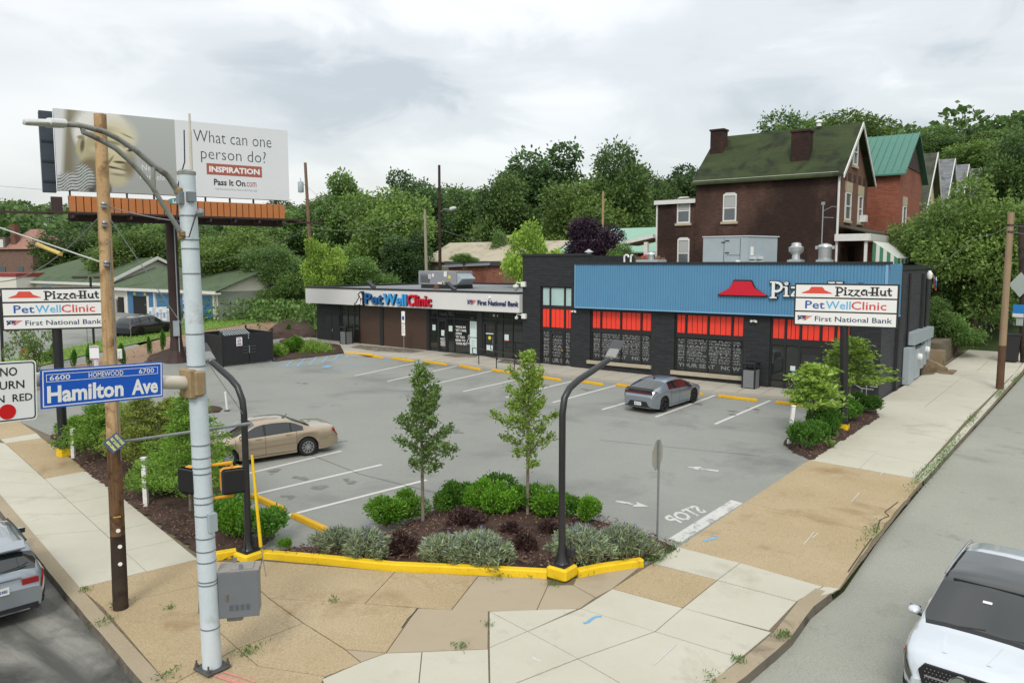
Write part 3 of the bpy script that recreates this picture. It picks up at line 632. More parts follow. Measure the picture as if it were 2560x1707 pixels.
# ribbed blue panel: real folds
mb = MB(); px0, px1 = -25.26, -7.93; n = 112; yf = FY-.3
vs = []; fs = []
for i in range(n):
    a = px0+(px1-px0)*i/n; wv = (px1-px0)/n
    for dx, dy in ((0,0),(wv*.62,0),(wv*.7,.028),(wv*.92,.028)): vs.append((a+dx, yf+dy))
vs.append((px1, yf)); k = len(vs); vv = [(p[0], p[1], 4.88) for p in vs]+[(p[0], p[1], 7.47) for p in vs]
mb.add(vv, [(i, i+1, k+i+1, k+i) for i in range(k-1)])
mb.poly([(px0,yf,4.88),(px0,yf,7.47),(px0,FY,7.47),(px0,FY,4.88)])
ys = []; n = 26
for i in range(n):
    a = yf+.02+(43.4-yf-.02)*i/n; wv = (43.4-yf)/n
    for dx, dy in ((0,0),(wv*.62,0),(wv*.7,.028),(wv*.92,.028)): ys.append((px1+.06-dy, a+dx))
k = len(ys); mb.add([(p[0], p[1], 4.88) for p in ys]+[(p[0], p[1], 7.5) for p in ys], [(i, i+1, k+i+1, k+i) for i in range(k-1)])
mb.poly([(px1+.06,43.4,4.88),(px1+.06,43.4,7.5),(x1,43.4,7.5),(x1,43.4,4.88)])
mb.poly([(px0,yf,4.88),(px0,FY,4.88),(px1,FY,4.88),(px1,yf,4.88)])
mb.build('blue_panel', blue_panel, rest)
mb = MB(); mb.box((px0-.02, yf-.03, 4.83), (px1+.09, yf+.01, 4.9)); mb.box((px1+.03, yf, 4.83), (px1+.09, 43.42, 4.9)); mb.box((px1-.02, yf-.03, 4.9), (px1+.1, yf+.04, 7.47)); mb.box((px0-.03, yf-.03, 4.9), (px0+.02, yf+.04, 7.47)); mb.build('panel_trim', M('blue_trim', '7aa9cc', .4), rest)
# windows
gy = FY+.16
LINES = [('LOOKING FOR FLAVOR', .90, .06), ('YOU FOUND IT', .815, .06), ('BREADSTICKS', .70, .075), ('CROWD PLEASING', .62, .055), ('PIZZA  BETTER', .515, .08), ('REFRESHING SODA', .435, .055), ('BRING ALL THE FLAVOR', .345, .06), ('IT ON TO YOU SO YOU CAN', .265, .055), ('YOUR SEAT   NOW', .09, .125)]
def shop_window(name, xa, xb, mull, zr, zg_, letters=True, panes=None, door=None, zbase=None, seg=4):
    fr = MB(); t = .055; za, zb = zg_
    fr.box((xa, gy-.06, za-.1), (xa+.09, gy+.06, zr[1]+.2)); fr.box((xb-.09, gy-.06, za-.1), (xb, gy+.06, zr[1]+.2))
    for m_x in mull: fr.box((m_x-t, gy-.06, za-.1), (m_x+t, gy+.06, zr[1]+.18))
    for z0_, z1_ in ((zr[1], zr[1]+.2), (zb, zr[0]), (za-.12, za)):
        e_ = [xa+.09]+[q for m_x in mull for q in (m_x-t, m_x+t)]+[xb-.09]
        for i in range(0, len(e_), 2): fr.box((e_[i], gy-.055, z0_), (e_[i+1], gy+.05, z1_))
    f = fr.build(name, black_metal, rest)
    g = MB(); r = MB(); e_ = [xa+.09]+[q for m_x in mull for q in (m_x-t, m_x+t)]+[xb-.09]
    for i in range(0, len(e_), 2):
        a, b_ = e_[i], e_[i+1]; g.box((a, gy, za), (b_, gy+.02, zb))
        cuts = max(2, round((b_-a)/(.31 if b_-a > .8 else .25)))
        for k in range(cuts):
            c0 = a+(b_-a)*k/cuts; c1 = a+(b_-a)*(k+1)/cuts; r.box((c0+.018, gy-.005, zr[0]+.015), (c1-.018, gy+.03, zr[1]-.015))
    bk = MB(); bk.box((xa+.09, gy+.031, zr[0]), (xb-.09, gy+.05, zr[1])); bk.build('backing', black_metal, f)
    g.build('glass', dark_glass, f); r.build('red_panel', red_panel, f)
    if letters:
        mb = MB()
        for i, (t_, y_, h_) in enumerate(LINES):
            if panes: t_ = t_[:panes]
            mb.text(t_, (xa+.2, gy-.006, za+(zb-za)*y_), X, Z, xb-xa-.4, (zb-za)*h_, bold=.03)
        mb.build('window_lettering', letter_gray, f)
    return f
shop_window('window', -24.36, -20.24, (-23.66, -22.30, -20.96), (3.62, 4.66), (1.72, 3.38))
shop_window('window', -18.82, -14.80, (-18.17, -16.86, -15.50), (3.62, 4.66), (1.56, 3.38))
f = shop_window('entrance', -13.42, -9.44, (-12.65, -11.89, -10.89, -10.18), (3.62, 4.66), (.86, 3.3), letters=False)
mb = MB(); mb.box((-11.85, gy-.05, 2.95), (-9.6, gy+.07, 3.2)); mb.box((-10.6, gy-.12, 1.7), (-10.56, gy-.06, 2.3)); mb.box((-11.8, gy-.075, .9), (-9.6, gy+.07, 1.12)); mb.build('door_frame', black_metal, f)
mb = MB(); mb.box((-12.35, gy-.02, 2.0), (-12.1, gy-.008, 2.25)); mb.box((-12.25, gy-.02, 1.75), (-12.08, gy-.008, 1.92)); mb.box((-12.28, gy-.02, 1.52), (-12.06, gy-.008, 1.7)); mb.build('notice', flash_white, f)
f = shop_window('tower_window', -28.05, -25.72, (-27.36, -26.27), (3.5, 4.7), (1.1, 3.3), panes=8)
mb = MB()
for a, b_ in ((-27.93,-27.42),(-27.3,-26.33),(-26.2,-25.82)): mb.box((a, gy-.01, 4.86), (b_, gy+.03, 6.0))
mb.build('frosted_pane', pale_glass, f)
mb = MB()
for a in (-27.36, -26.27): mb.box((a-.055, gy-.06, 4.86), (a+.055, gy+.06, 6.08))
mb.box((-28.05, gy-.06, 6.0), (-27.42, gy+.05, 6.08)); mb.box((-27.3, gy-.06, 6.0), (-26.33, gy+.05, 6.08)); mb.box((-28.05, gy-.058, 4.86), (-27.93, gy+.06, 6.0)); mb.build('upper_mullion', black_metal, f)
mb = MB(); mb.box((-27.33, gy-.085, 1.15), (-27.2, gy+.02, 3.15)); mb.box((-26.42, gy-.085, 1.15), (-26.3, gy+.02, 3.15)); mb.box((-27.2, gy-.08, 3.05), (-26.42, gy+.02, 3.2)); mb.box((-27.2, gy-.08, 1.12), (-26.42, gy+.02, 1.3))
d = mb.build('door', black_metal, rest); mb = MB(); mb.lathe([(.0,0),(.05,.01),(.05,.05),(0,.07)], (-26.37, gy-.09, 2.1), 10, axis=-Y); mb.build('handle', M('brass', 'c9a55a', .3, metal=.9), d, True)
mb = MB(); mb.box((-27.2, FY-.1, 1.08), (-26.3, FY+.12, 1.11)); mb.build('threshold', galv, d)
mb = MB(); mb.box((-24.5, FY-.14, 1.46), (-20.2, FY+.1, 1.66)); mb.build('sill', sill_stone, rest)
mb = MB(); mb.box((-18.95, FY-.14, 1.28), (-14.72, FY+.1, 1.5)); mb.build('sill', sill_stone, rest)
# wall sign: hat emblem and lettering, raised off the panel with black edges
yS = yf-.02
mb = MB(); O = (-16.1, yS, 5.85)
cx_, cy_ = .5, .5
emblem(mb, [(.5+(x-.5)*1.05, .46+(y-.46)*1.18) for x, y in HAT], O, X, Z, 2.58, .74, 0, .08, .08); emblem(mb, HAT, O, X, Z, 2.58, .74, 1, .14, .06)
slab_words(mb, (-13.35, yS, 5.86), X, Z, 4.55, .82, 0, .08, .10); slab_words(mb, (-13.35, yS, 5.86), X, Z, 4.55, .82, 2, .14)
s = mb.build('wall_sign', [sign_black, red_letter, sign_white]); tag(s, 'white slab letters and red hat emblem on the blue ribbed panel', 'sign')
# side wall: pilasters
for a_, b_ in ((43.5, 44.0), (50.2, 50.75)): mb = MB(); mb.box((x1+.002, a_, .2), (x1+.15, b_, 6.95)); mb.build('pilaster', black_brick, rest)
# twin lamps, cameras
def wall_lamp(x, z, label):
    mb = MB(); mb.box((x-.05, FY-.06, z-.06), (x+.05, FY-.004, z+.06))
    for s_ in (-1, 1): mb.lathe([(.02,0),(.06,.02),(.07,.1),(.06,.13)], (x+s_*.08, FY-.08, z), 12, axis=(s_*.6,-1,-.2))
    tag(mb.build('wall_lamp', white_plastic, None, True), label, 'lamp', 'twin spot lamps on the black wall')
wall_lamp(-25.45, 4.6, 'small white twin spot lamp beside the tower window'); wall_lamp(-14.25, 4.5, 'small white twin spot lamp above the second bin')
def security_camera(p, label, big=True):
    p = Vector(p); mb = MB(); mb.box(p+Vector((-.02,-.16,-.16)), p+Vector((.3,0,.16))); mb.tube([p+Vector((0,-.1,.05)), p+Vector((-.35,-.14,.1)), p+Vector((-.42,-.14,-.02))], .035, 8)
    mb.lathe([(.1,0),(.2,-.03),(.2,-.16),(.05,-.17)] if big else [(.06,0),(.13,-.03),(.1,-.16),(.03,-.17)], p+Vector((-.42,-.14,-.04)), 14)
    o = mb.build('security_camera', white_plastic, None, True); tag(o, label, 'camera', 'security cameras on the tower corner'); 
    if big: mb = MB(); mb.lathe([(.16,-.17),(.14,-.3),(.05,-.4)], p+Vector((-.42,-.14,-.04)), 12); mb.build('dome', M('dome_grey', 'a3a8a8', .2), o, True)
security_camera((-29.45, FY, 6.2), 'white dome security camera high on the corner of the black tower'); security_camera((-29.4, FY, 4.15), 'smaller white security camera under the end of the white fascia', False)
# electric meters on the side wall
el = thing('electric_meter_bank', 'grey electric meter boxes and trough on the black side wall', 'electric meters', (x1, 49, 1.0))
xm = x1+.16
mb = MB(); mb.box((x1, 46.4, 3.1), (x1+.45, 52.4, 3.75)); mb.build('trough', hvac_gray, el)
for ya, yb_, za, zb_ in ((45.7,47.2,1.0,3.0),(47.5,48.9,1.1,2.75),(49.3,50.0,1.5,2.8),(50.3,51.0,1.6,3.0),(51.3,52.2,1.7,3.1)):
    mb = MB(); mb.obox((x1+.19, (ya+yb_)/2, (za+zb_)/2), (.17,0,0), (0,(yb_-ya)/2,0), (0,0,(zb_-za)/2), 0, .02); mb.build('meter_box', hvac_gray, el)
for y_, z_ in ((48.3,2.3),(50.6,2.5)): mb = MB(); mb.lathe([(.2,0),(.2,.12),(.13,.2),(.0,.21)], (x1+.36, y_, z_), 14, axis=X); mb.build('meter_dial', white_plastic, el, True)
mb = MB(); mb.tube([(x1+.1,47.6,1.0),(x1+.1,52.2,1.6)], .05, 8); mb.tube([(x1+.1,46.2,3.1),(x1+.1,46.2,7.0)], .06, 8); mb.tube([(x1+.12,51.5,3.7),(x1+.12,51.5,6.6)], .07, 8); mb.build('conduit', black_metal, el)
mb = MB(); mb.lathe([(.1,0),(.16,.1),(.16,.35),(.06,.5)], (x1+.2, 51.5, 6.6), 12); mb.build('weatherhead', white_plastic, el, True)
for k, (cc, sag) in enumerate((('b03a34',.9),('3f6fae',.6),('23242a',.7),('c9cbcd',.3))):
    mb = MB(); pts = [Vector((x1+.35+.1*math.sin(t*3.14), 51.6+t*1.3, 6.9-sag*math.sin(t*3.14)-t*.2)) for t in [i/10 for i in range(11)]]; mb.tube(pts, .025, 6); mb.build('cable', M('cable_'+cc, cc, .5), el, True)
# roof plant
ru = thing('rooftop_unit', 'large pale grey rooftop unit with louvred end behind the blue panel', 'air handler', (-17.9, 46, 6.95))
mb = MB(); z0_, z1_ = 7.0, 9.1
base = [(-19.28,45),(-16.5,45),(-15.55,47.4),(-18.3,47.4)]
mb.prism([(p[0], p[1], z0_) for p in base], (0,0,z1_-z0_)); mb.build('casing', hvac_gray, ru)
mb = MB(); mb.prism([(-19.33,44.95,9.1),(-16.45,44.95,9.1),(-15.45,47.45,9.1),(-18.35,47.45,9.1)], (0,0,.06)); mb.build('lid', M('hvac_lid', 'c3cacd', .4), ru)
mb = MB()
for xx in (-17.95, -16.95): mb.box((xx-.012, 44.985, 7.1), (xx+.012, 44.998, 9.0))
mb.box((-17.8, 44.985, 8.0), (-16.95, 44.998, 8.02))
for xx, zz in ((-18.0,8.78),(-17.9,7.55),(-17.75,8.87),(-17.75,8.15)): mb.box((xx-.12, 44.97, zz-.03), (xx+.12, 44.999, zz+.03))
mb.build('door_seam', M('hvac_dark', '2c3033', .5), ru)
dv = Vector((.95,2.4,0)).normalized()
mb = MB()
for i in range(2):
    for j in range(3): c = Vector((-16.5,45,7.3+j*.28))+dv*(.35+i*.6)+Vector((.09,-.035,0)); mb.obox(c, dv*.2, Vector((dv.y,-dv.x,0))*.09, (0,0,.085))
mb.build('hood_louvre', M('hvac_light', 'c6ced0', .4), ru)
mb = MB(); c = Vector((-16.5,45,8.25))+dv*.35+Vector((.02,-.008,0)); mb.obox(c, dv*.12, Vector((.01,0,0)), (0,0,.25)); mb.build('warning_label', white_plastic, ru)
mb = MB(); mb.box((-17.05, 44.6, 7.45), (-16.8, 44.68, 7.72)); mb.tube([(-16.93,44.7,7.5),(-16.55,44.7,7.48),(-16.55,44.7,6.95)], .03, 6); mb.build('junction_box', white_plastic, ru)
def roof_fan(x, y, r, prof, label):
    t = thing('exhaust_fan', label, 'exhaust fan', (x, y, 6.95), 'exhaust fans on the black roof')
    mb = MB(); mb.box((x-r*.9, y-r*.9, 6.95), (x+r*.9, y+r*.9, 7.72)); mb.build('kerb_box', hvac_gray, t)
    mb = MB(); mb.lathe([(a*r, 7.72+b_) for a, b_ in prof], (x, y, 0), 24); mb.build('housing', alu, t, True)
    return t
p = PY(1990, 640, 45.5); roof_fan(p.x, p.y, .42, [(.9,0),(.9,.04),(.55,.06),(.5,.3),(.98,.5),(1,.72),(.7,.78),(.62,.95),(.3,1.0),(0,1.0)], 'bowl shaped aluminium exhaust fan, the left of the two roof fans')
p = PY(2062, 640, 45.5); t = roof_fan(p.x, p.y, .42, [(.9,0),(.9,.06),(.82,.08),(.86,.68),(.95,.72),(.8,.84),(.3,.92),(0,.92)], 'drum shaped aluminium exhaust fan nearest the corner of the blue panel')
mb = MB(); mb.box((p.x-.52, p.y-.06, 8.32), (p.x-.38, p.y+.06, 8.5)); mb.box((p.x+.38, p.y-.06, 8.32), (p.x+.52, p.y+.06, 8.5)); mb.build('bracket', alu, t)
p = PY(2053, 640, 46.5); mb = MB(); mb.tube([(p.x,p.y,6.95),(p.x,p.y,10.9)], .035, 8); mb.box((p.x-.09,p.y-.06,10.85),(p.x+.09,p.y+.06,11.02)); mb.tube([(p.x,p.y,10.5),(p.x+.5,p.y,10.75),(p.x+.75,p.y,10.7)], .015, 6); mb.tube([(p.x,p.y,10.15),(p.x+.6,p.y,10.1)], .015, 6)
tag(mb.build('roof_mast', galv, None, True), 'thin grey mast with a small white head behind the drum shaped fan', 'mast')
p = PY(1472, 640, 41.5); mb = MB(); mb.lathe([(.13,6.95),(.13,8.05),(.15,8.06),(.15,8.2),(.3,8.22),(.0,8.42)], (p.x,p.y,0), 16); tag(mb.build('flue_pipe', alu, None, True), 'galvanised flue with a cone cap beside the tower parapet', 'flue')
for i, px_ in enumerate((1561, 1577)):
    p = PY(px_, 640, 43); mb = MB(); q = [Vector((p.x,p.y,6.95)), Vector((p.x,p.y,7.75))]
    if i == 0: q += [Vector((p.x,p.y,7.95)), Vector((p.x+.1,p.y,8.05)), Vector((p.x+.25,p.y,8.03)), Vector((p.x+.3,p.y,7.9))]
    else: q += [Vector((p.x+.02,p.y,8.0)), Vector((p.x+.12,p.y,8.05))]
    mb.tube(q, .06, 10); tag(mb.build('vent_pipe', white_plastic, None, True), ['white vent pipe bent over like a hook on the black roof', 'straight white vent pipe on the black roof'][i], 'vent pipe')
p = PY(1628, 645, 44); mb = MB(); mb.box((p.x-.75,p.y-.6,6.95),(p.x+.75,p.y+.6,7.75)); o = mb.build('roof_vent_box', hvac_gray); mb = MB(); mb.lathe([(.22,7.75),(.22,8.05),(.34,8.07),(.26,8.2),(0,8.24)], (p.x,p.y,0), 16); mb.build('cap', alu, o, True); tag(o, 'low grey roof box with a silver cap behind the blue panel', 'roof vent')

# ================================================================== clinic
cl_ = thing('clinic_building', 'low clinic with a pale grey fascia, brown cladding and dark shop windows', 'building', (-40.2, 45, zg(-40.2, 45)))
CY = 40.9; bx0, bx1, byb = -50.9, -29.45, 57.0
mb = MB(); mb.box((bx0, CY, .4), (-47.95, CY+.2, 4.36)); mb.box((bx0, CY+.2, .4), (bx1, CY+.4, 4.5)); mb.box((bx0, CY+.4, .4), (bx0+.2, byb, 5.3)); mb.box((bx0+.2, byb-.2, .4), (bx1, byb, 5.3)); mb.build('wall', black_brick, cl_)
mb = MB(); mb.box((bx0-.1, 39.9, 4.36), (bx1-.02, 40.3, 5.56)); mb.box((bx0-.1, 40.3, 4.36), (bx0+.12, CY+1.2, 5.56)); mb.build('fascia', fascia_white, cl_)
mb = MB(); mb.box((bx0-.13, 39.86, 5.56), (bx1-.02, 40.32, 5.68)); mb.box((bx0-.13, 40.32, 5.56), (bx0+.15, byb+.1, 5.7)); mb.box((bx0+.15, byb-.15, 5.56), (bx1-.02, byb+.1, 5.72)); mb.build('coping', black_trim, cl_)
mb = MB(); mb.box((bx0+.15, 40.32, 5.3), (bx1-.02, byb-.15, 5.56)); mb.box((bx0+.12, 40.3, 4.3), (bx1-.02, CY, 4.36)); mb.build('roof', roof_gray, cl_)
mb = MB()
for a, b_ in ((-45.6,-43.35),(-43.0,-38.5)): mb.box((a, CY-.06, 1.0), (b_, CY-.002, 4.3))
mb.build('cladding', brown_clad, cl_)
for a_, b_ in ((-43.35,-43.0),(-38.5,-38.25),(-33.72,-33.3)): mb = MB(); mb.box((a_, CY-.12, .9), (b_, CY-.004, 4.3)); mb.build('pilaster', black_trim, cl_)
# double service door
mb = MB()
for a in (-49.85, -48.95): mb.box((a, CY-.05, 1.1), (a+.86, CY-.004, 3.4))
d = mb.build('service_door', M('black_door', '202124', .5, .1, 3), cl_); mb = MB(); mb.box((-48.92, CY-.1, 2.05), (-48.86, CY-.05, 2.3)); mb.build('handle', galv, d); mb = MB(); mb.box((-49.85, CY-.12, 1.06), (-48.1, CY-.01, 1.1)); mb.build('threshold', sill_stone, d)
def glazing(name, xa, xb, mull, zt, za=1.2, rails=(), mat=dark_glass):
    fr = MB(); e_ = [xa]+list(mull)+[xb]
    for q in e_: fr.box((q-.045, CY-.09, za-.1), (q+.045, CY-.004, zt))
    for a, b_ in zip(e_, e_[1:]):
        for z_ in (za-.06, zt-.06)+tuple(rails): fr.box((a+.045, CY-.085, z_-.05), (b_-.045, CY-.006, z_+.05))
    f = fr.build(name, black_metal, cl_); g = MB()
    for a, b_ in zip(e_, e_[1:]): g.box((a+.045, CY-.045, za), (b_-.045, CY-.02, zt-.1))
    g.build('glass', mat, f); return f
glazing('window', -47.7, -45.7, (-47.0, -46.25), 4.3, rails=(3.7,))
g1 = glazing('shop_window', -38.2, -33.75, (-37.4, -36.5, -35.85), 4.3, 1.25, rails=(3.65,))
g2 = glazing('shop_window', -33.25, -29.55, (-32.1, -31.55, -30.7), 4.3, 1.2, rails=(3.8,))
for f, a, b_ in ((g1, -37.4, -36.5), (g2, -33.25, -32.1)):
    mb = MB(); mb.box((a+.05, CY-.12, 1.2), (a+.17, CY-.09, 3.6)); mb.box((b_-.17, CY-.12, 1.2), (b_-.05, CY-.09, 3.6)); mb.box((a+.17, CY-.118, 3.42), (b_-.17, CY-.09, 3.6)); mb.box((a+.17, CY-.118, 1.2), (b_-.17, CY-.09, 1.42)); d = mb.build('door', black_metal, cl_)
    mb = MB(); mb.tube([(b_-.22, CY-.16, 1.9), (b_-.22, CY-.16, 2.6)], .02, 6); mb.build('handle', galv, d)
yT = CY-.055
mb = MB()
for i, t_ in enumerate(('WALK-IN', 'VET CARE.', 'OPEN', 'TO YOU.', 'KIND TO', 'YOUR PET.')): mb.text(t_, (-35.75, yT, 3.02-i*.235), X, Z, None, .165, bold=.03)
mb.text('8116', (-32.4, yT, 3.95), X, Z, None, .17, bold=.02)
for i in range(7): mb.box((-37.22+.03*(i%3), yT-.002, 2.2-i*.085), (-36.68-.03*(i%2), yT+.002, 2.235-i*.085))
for k in range(len(DOG)):
    a, b_ = DOG[k], DOG[(k+1)%len(DOG)]; q = lambda p: (-34.75+p[0]*.32, 1.98+p[1]*.62)
    stroke(mb, [q(a), q(b_)], .03, (Vector((0,yT-.001*(k%2),0)), X, Z, 1, 1), 0, 0)
mb.build('window_lettering', sign_white, g1)
for a_, b_, c_, d_ in ((-34.42,2.45,-33.8,3.55),(-34.42,1.3,-33.8,2.4),(-37.95,2.75,-37.65,3.15),(-37.1,2.4,-36.8,2.8),(-36.38,2.75,-36.05,3.15)): mb = MB(); mb.box((a_, yT-.01, b_), (c_, yT, d_)); mb.build('window_poster', flash_white, g1)
mb = MB()
for k in range(8): mb.box((-34.36, yT-.016, 3.45-k*.055), (-33.86-.06*(k%3), yT-.011, 3.47-k*.055))
for k in range(6): mb.box((-34.3, yT-.016, 2.2-k*.12), (-33.95-.06*(k%3), yT-.011, 2.225-k*.12))
mb.build('poster_text', M('poster_grey', '8fa5a3', .6), g1)
for a_, b_, c_, d_, e_ in ((-32.9,1.6,-32.35,2.0,-.07),(-32.95,2.75,-32.3,2.82,-.07),(-31.4,2.35,-31.05,2.8,-.01)): mb = MB(); mb.box((a_, yT+e_, b_), (c_, yT+e_+.01, d_)); mb.build('window_poster', flash_white, g2)
mb = MB(); mb.lathe([(0,0),(.13,.0),(.13,.01),(0,.012)], (-32.62, yT-.07, 2.5), 14, axis=-Y); mb.build('yellow_sticker', M('sticker_yellow', 'd7c93c', .5), g2); mb = MB(); mb.box((-31.4, yT-.014, 2.35), (-31.05, yT-.011, 2.42)); mb.build('red_sticker', red_letter, g2)
# fascia lettering
yL = 39.9
mb = MB(); zb_ = 4.5
for t_, a, b_, mi in (('Pet', -43.85, -41.95, 1), ('Well', -41.85, -39.5, 2), ('Clinic', -39.4, -37.1, 3)):
    mb.text(t_, (a+.05, yL-.02, zb_-.03), X, Z, b_-a, .82, 4, .025, .06); mb.text(t_, (a, yL-.02, zb_), X, Z, b_-a, .82, mi, .015, .16)
emblem(mb, DOG, (-45.0, yL-.02, 4.38), X, Z, 1.0, 1.02, 0, .14, .06)
for k in range(len(DOG)):
    a, b_ = DOG[k], DOG[(k+1)%len(DOG)]; stroke(mb, [(a[0],a[1]*1.02), (b_[0],b_[1]*1.02)], .085, (Vector((-45.0, yL-.02, 4.38)), X, Z, 1, 1), 4, .145+.001*(k%3))
stroke(mb, [(.62,.72),(.7,.4),(.72,.1)], .05, (Vector((-45.0, yL-.02, 4.38)), X, Z, 1, 1), 4, .15); stroke(mb, [(.82,.98),(.9,.8)], .10, (Vector((-45.0, yL-.02, 4.38)), X, Z, 1, 1), 4, .15)
emblem(mb, [(.0,.5),(.5,1),(1,.5),(.5,0)], (-44.32, yL-.02, 4.72), X, Z, .2, .26, 3, .15)
s = mb.build('clinic_sign', [sign_white, deep_blue, mid_blue, red_letter, sign_black]); tag(s, 'blue and red raised lettering with a white dog emblem on the pale fascia', 'sign')
mb = MB(); mb.text('First National Bank', (-32.92, yL-.02, 4.76), X, Z, 3.4, .33, 0, .012, .05); s = mb.build('bank_sign', [navy, red_letter, sign_white]); mb = MB(); bank_mark(mb, (-33.8, yL-.02, 4.74), X, Z, .78, .36, 0, 1, 2, .05); mb.build('emblem', [navy, red_letter, sign_white], s); tag(s, 'small navy bank lettering with an eagle emblem on the right end of the fascia', 'sign')
mb = MB(); mb.lathe([(.1,0),(.1,.05),(.06,.13),(.0,.14)], (-31.9, yL, 5.27), 12, axis=-Y); tag(mb.build('dome_camera', white_plastic, None, True), 'tiny white dome camera on the fascia above the bank lettering', 'camera')
# rooftop unit, flood lights
ru = thing('rooftop_unit', 'dark grey packaged air conditioner with stickers on the clinic roof', 'air conditioner', (-41.3, 46, 5.56))
mb = MB(); mb.box((-43.1, 45.1, 5.56), (-39.3, 47.0, 5.86)); mb.build('base_rail', black_trim, ru)
mb = MB(); mb.obox((-41.3, 46, 6.4), (2.0,0,0), (0,1.0,0), (0,0,.54), 0, .03); mb.build('casing', M('hvac_slate', '8b8f95', .5, .08, 3), ru)
mb = MB(); mb.prism([(-39.29,45.1,6.75),(-38.75,45.1,6.35),(-39.29,45.1,5.9)], (0,1.6,0)); mb.build('hood', hvac_gray, ru)
mb = MB()
for xx, zz, a, b_ in ((-42.1,6.5,.13,.18),(-41.7,6.6,.1,.12),(-40.4,6.7,.15,.2),(-40.9,6.0,.3,.06)): mb.box((xx-a, 44.985, zz-b_), (xx+a, 44.998, zz+b_))
mb.build('sticker', white_plastic, ru); mb = MB(); mb.box((-40.1,44.985,6.35),(-39.85,44.998,6.6)); mb.box((-40.75,44.985,5.95),(-40.55,44.998,6.15)); mb.build('yellow_label', M('sticker_yellow', 'd7c93c', .5), ru)
mb = MB()
for k in range(14): xx = -43.05+.075*k; mb.box((xx, 44.985, 6.0), (xx+.03, 44.998, 6.75-.1*(k%3)))
mb.build('grille', black_trim, ru)
for i, (xx, yy) in enumerate(((-44.6, 41.2), (-36.2, 41.0))):
    mb = MB(); mb.tube([(xx+.2,yy,5.56),(xx+.2,yy,5.8)], .04, 6); mb.obox((xx, yy-.1, 5.92), Vector((.35,0,-.25)), Vector((0,.2,0)), Vector((.04,0,.06))); tag(mb.build('flood_light', black_trim), ['black flood light on the roof edge above the dog emblem', 'black flood light on the roof edge in front of the rooftop unit'][i], 'flood light', 'flood lights along the clinic roof')
for i, xx in enumerate((-40.6, -35.6, -31.2)):
    mb = MB(); mb.lathe([(.28,5.56),(.22,5.72),(.1,5.9),(0,5.95)], (xx, [44.2,50,49][i], 0), 10); tag(mb.build('roof_drain', M('rust_cap', '5c3a2b', .8), None, True), 'rusty roof drain cap on the grey clinic roof', 'roof drain', 'rusty drain caps on the clinic roof')
# ================================================================== street furniture
pole_steel = ground_mat('painted_steel_pole', 'b3bec5', 'c0cad0', .08, 1.5, 30, rough=.5, stain='98a09f', stain_scale=1.6, stain_lo=.60, stain2='aeb1ad', bump=.05, k=1.05)
arm_steel = ground_mat('weathered_arm_steel', '8f8f88', 'a8aaa6', .15, 3, 30, rough=.5, stain='6b665c', stain_scale=4, stain_lo=.52, bump=.05)
arm_tan = M('mast_arm_paint', 'c9c2b3', .5, .08, 3)
rust_tan = ground_mat('rusty_bracket', '9a8360', 'b09a78', .2, 3, 30, rough=.7, stain='5d4631', stain_scale=4, stain_lo=.55)
wood_pole = ground_mat('pole_wood', 'a98a64', 'bea27b', .25, 1.2, 20, rough=.85, stain='86694a', stain_scale=3.5, stain_lo=.50, stain2='c9b592', streak=(3, (4, 4, .18, 0), .52, '8a7152'), bump=.4, k=.9)
wood_dark = ground_mat('creosote_wood', '3a312a', '4a3e33', .3, 2, 20, rough=.85, stain='272220', stain_scale=2, stain_lo=.5, bump=.4)
wood_gray = ground_mat('weathered_wood', '7d6552', '8f7661', .25, 1.2, 20, rough=.9, streak=(3, (4, 4, .18, 0), .54, '5b4939'), bump=.4)
traffic_yellow = M('traffic_yellow', 'e2a21c', .45, .06, 4)
matte_black = M('matte_black', '131316', .7)
black_plastic = M('black_plastic', '26262a', .45)
sign_blue = M('street_sign_blue', '1259c4', .4)
sign_face = M('sign_face_white', 'eef0f0', .35)
grey_light = M('band_grey', '8d9499', .4, metal=.5)
def base_of(px, py, dz=0): return G(px, py, dz)

# ---- steel signal pole
B0 = G(531, 1672); PX0 = B0.x
top = PD(466, 436, math.hypot(B0.x, B0.y)-.05); ax_ = (top-B0)
sp = thing('signal_pole', 'thick pale grey steel signal pole with a curved street light arm', 'signal pole', B0)
def on(t): return B0+ax_*t
def at_row(py):       # point of the shaft at a picture row
    lo, hi = 0.0, 1.0
    for _ in range(40):
        m_ = (lo+hi)/2; p = on(m_); d = p-Vector((0,0,CH)); v = 853.5-FPX*d.dot(Vector(_U))/d.dot(Vector(_F))
        if v > py: lo = m_
        else: hi = m_
    return on(lo)
mb = MB(); mb.tube([on(i/12) for i in range(13)], [.168-.028*i/12 for i in range(13)], 28); mb.build('shaft', pole_steel, sp, True)
mb = MB(); mb.lathe([(.0,-.01),(.15,-.01),(.152,.04),(.1,.07),(0,.08)], top, 24); mb.build('cap', arm_steel, sp, True)
mb = MB(); mb.obox(B0+Z*.04, X*.24, Y*.24, Z*.03, 0, .02); bp = mb.build('base_plate', M('grimy_steel', '4c4d4b', .7, .3, 8), sp)
mb = MB()
for a, b_ in ((-1,-1),(1,-1),(1,1),(-1,1)): mb.lathe([(.035,0),(.035,.05),(.018,.055),(.016,.12),(0,.125)], B0+Vector((a*.19, b_*.19, .07)), 8)
mb.build('anchor_bolt', M('grimy_steel'), bp)
for r in (540, 600, 622, 684, 834, 914, 1110, 1142, 1166, 1181, 1239, 1255, 1285, 1341, 1373, 1400, 1448, 1456, 1565):
    p = at_row(r); k_ = (p.z-B0.z)/ax_.z; q_ = .171-.028*k_; mb = MB(); mb.lathe([(q_,-.012),(q_+.004,-.01),(q_+.004,.01),(q_,.012)], p, 28); mb.build('strap', grey_light, sp, True)
plane_n = X
def sx(px, py): return PX(px, py, PX0)
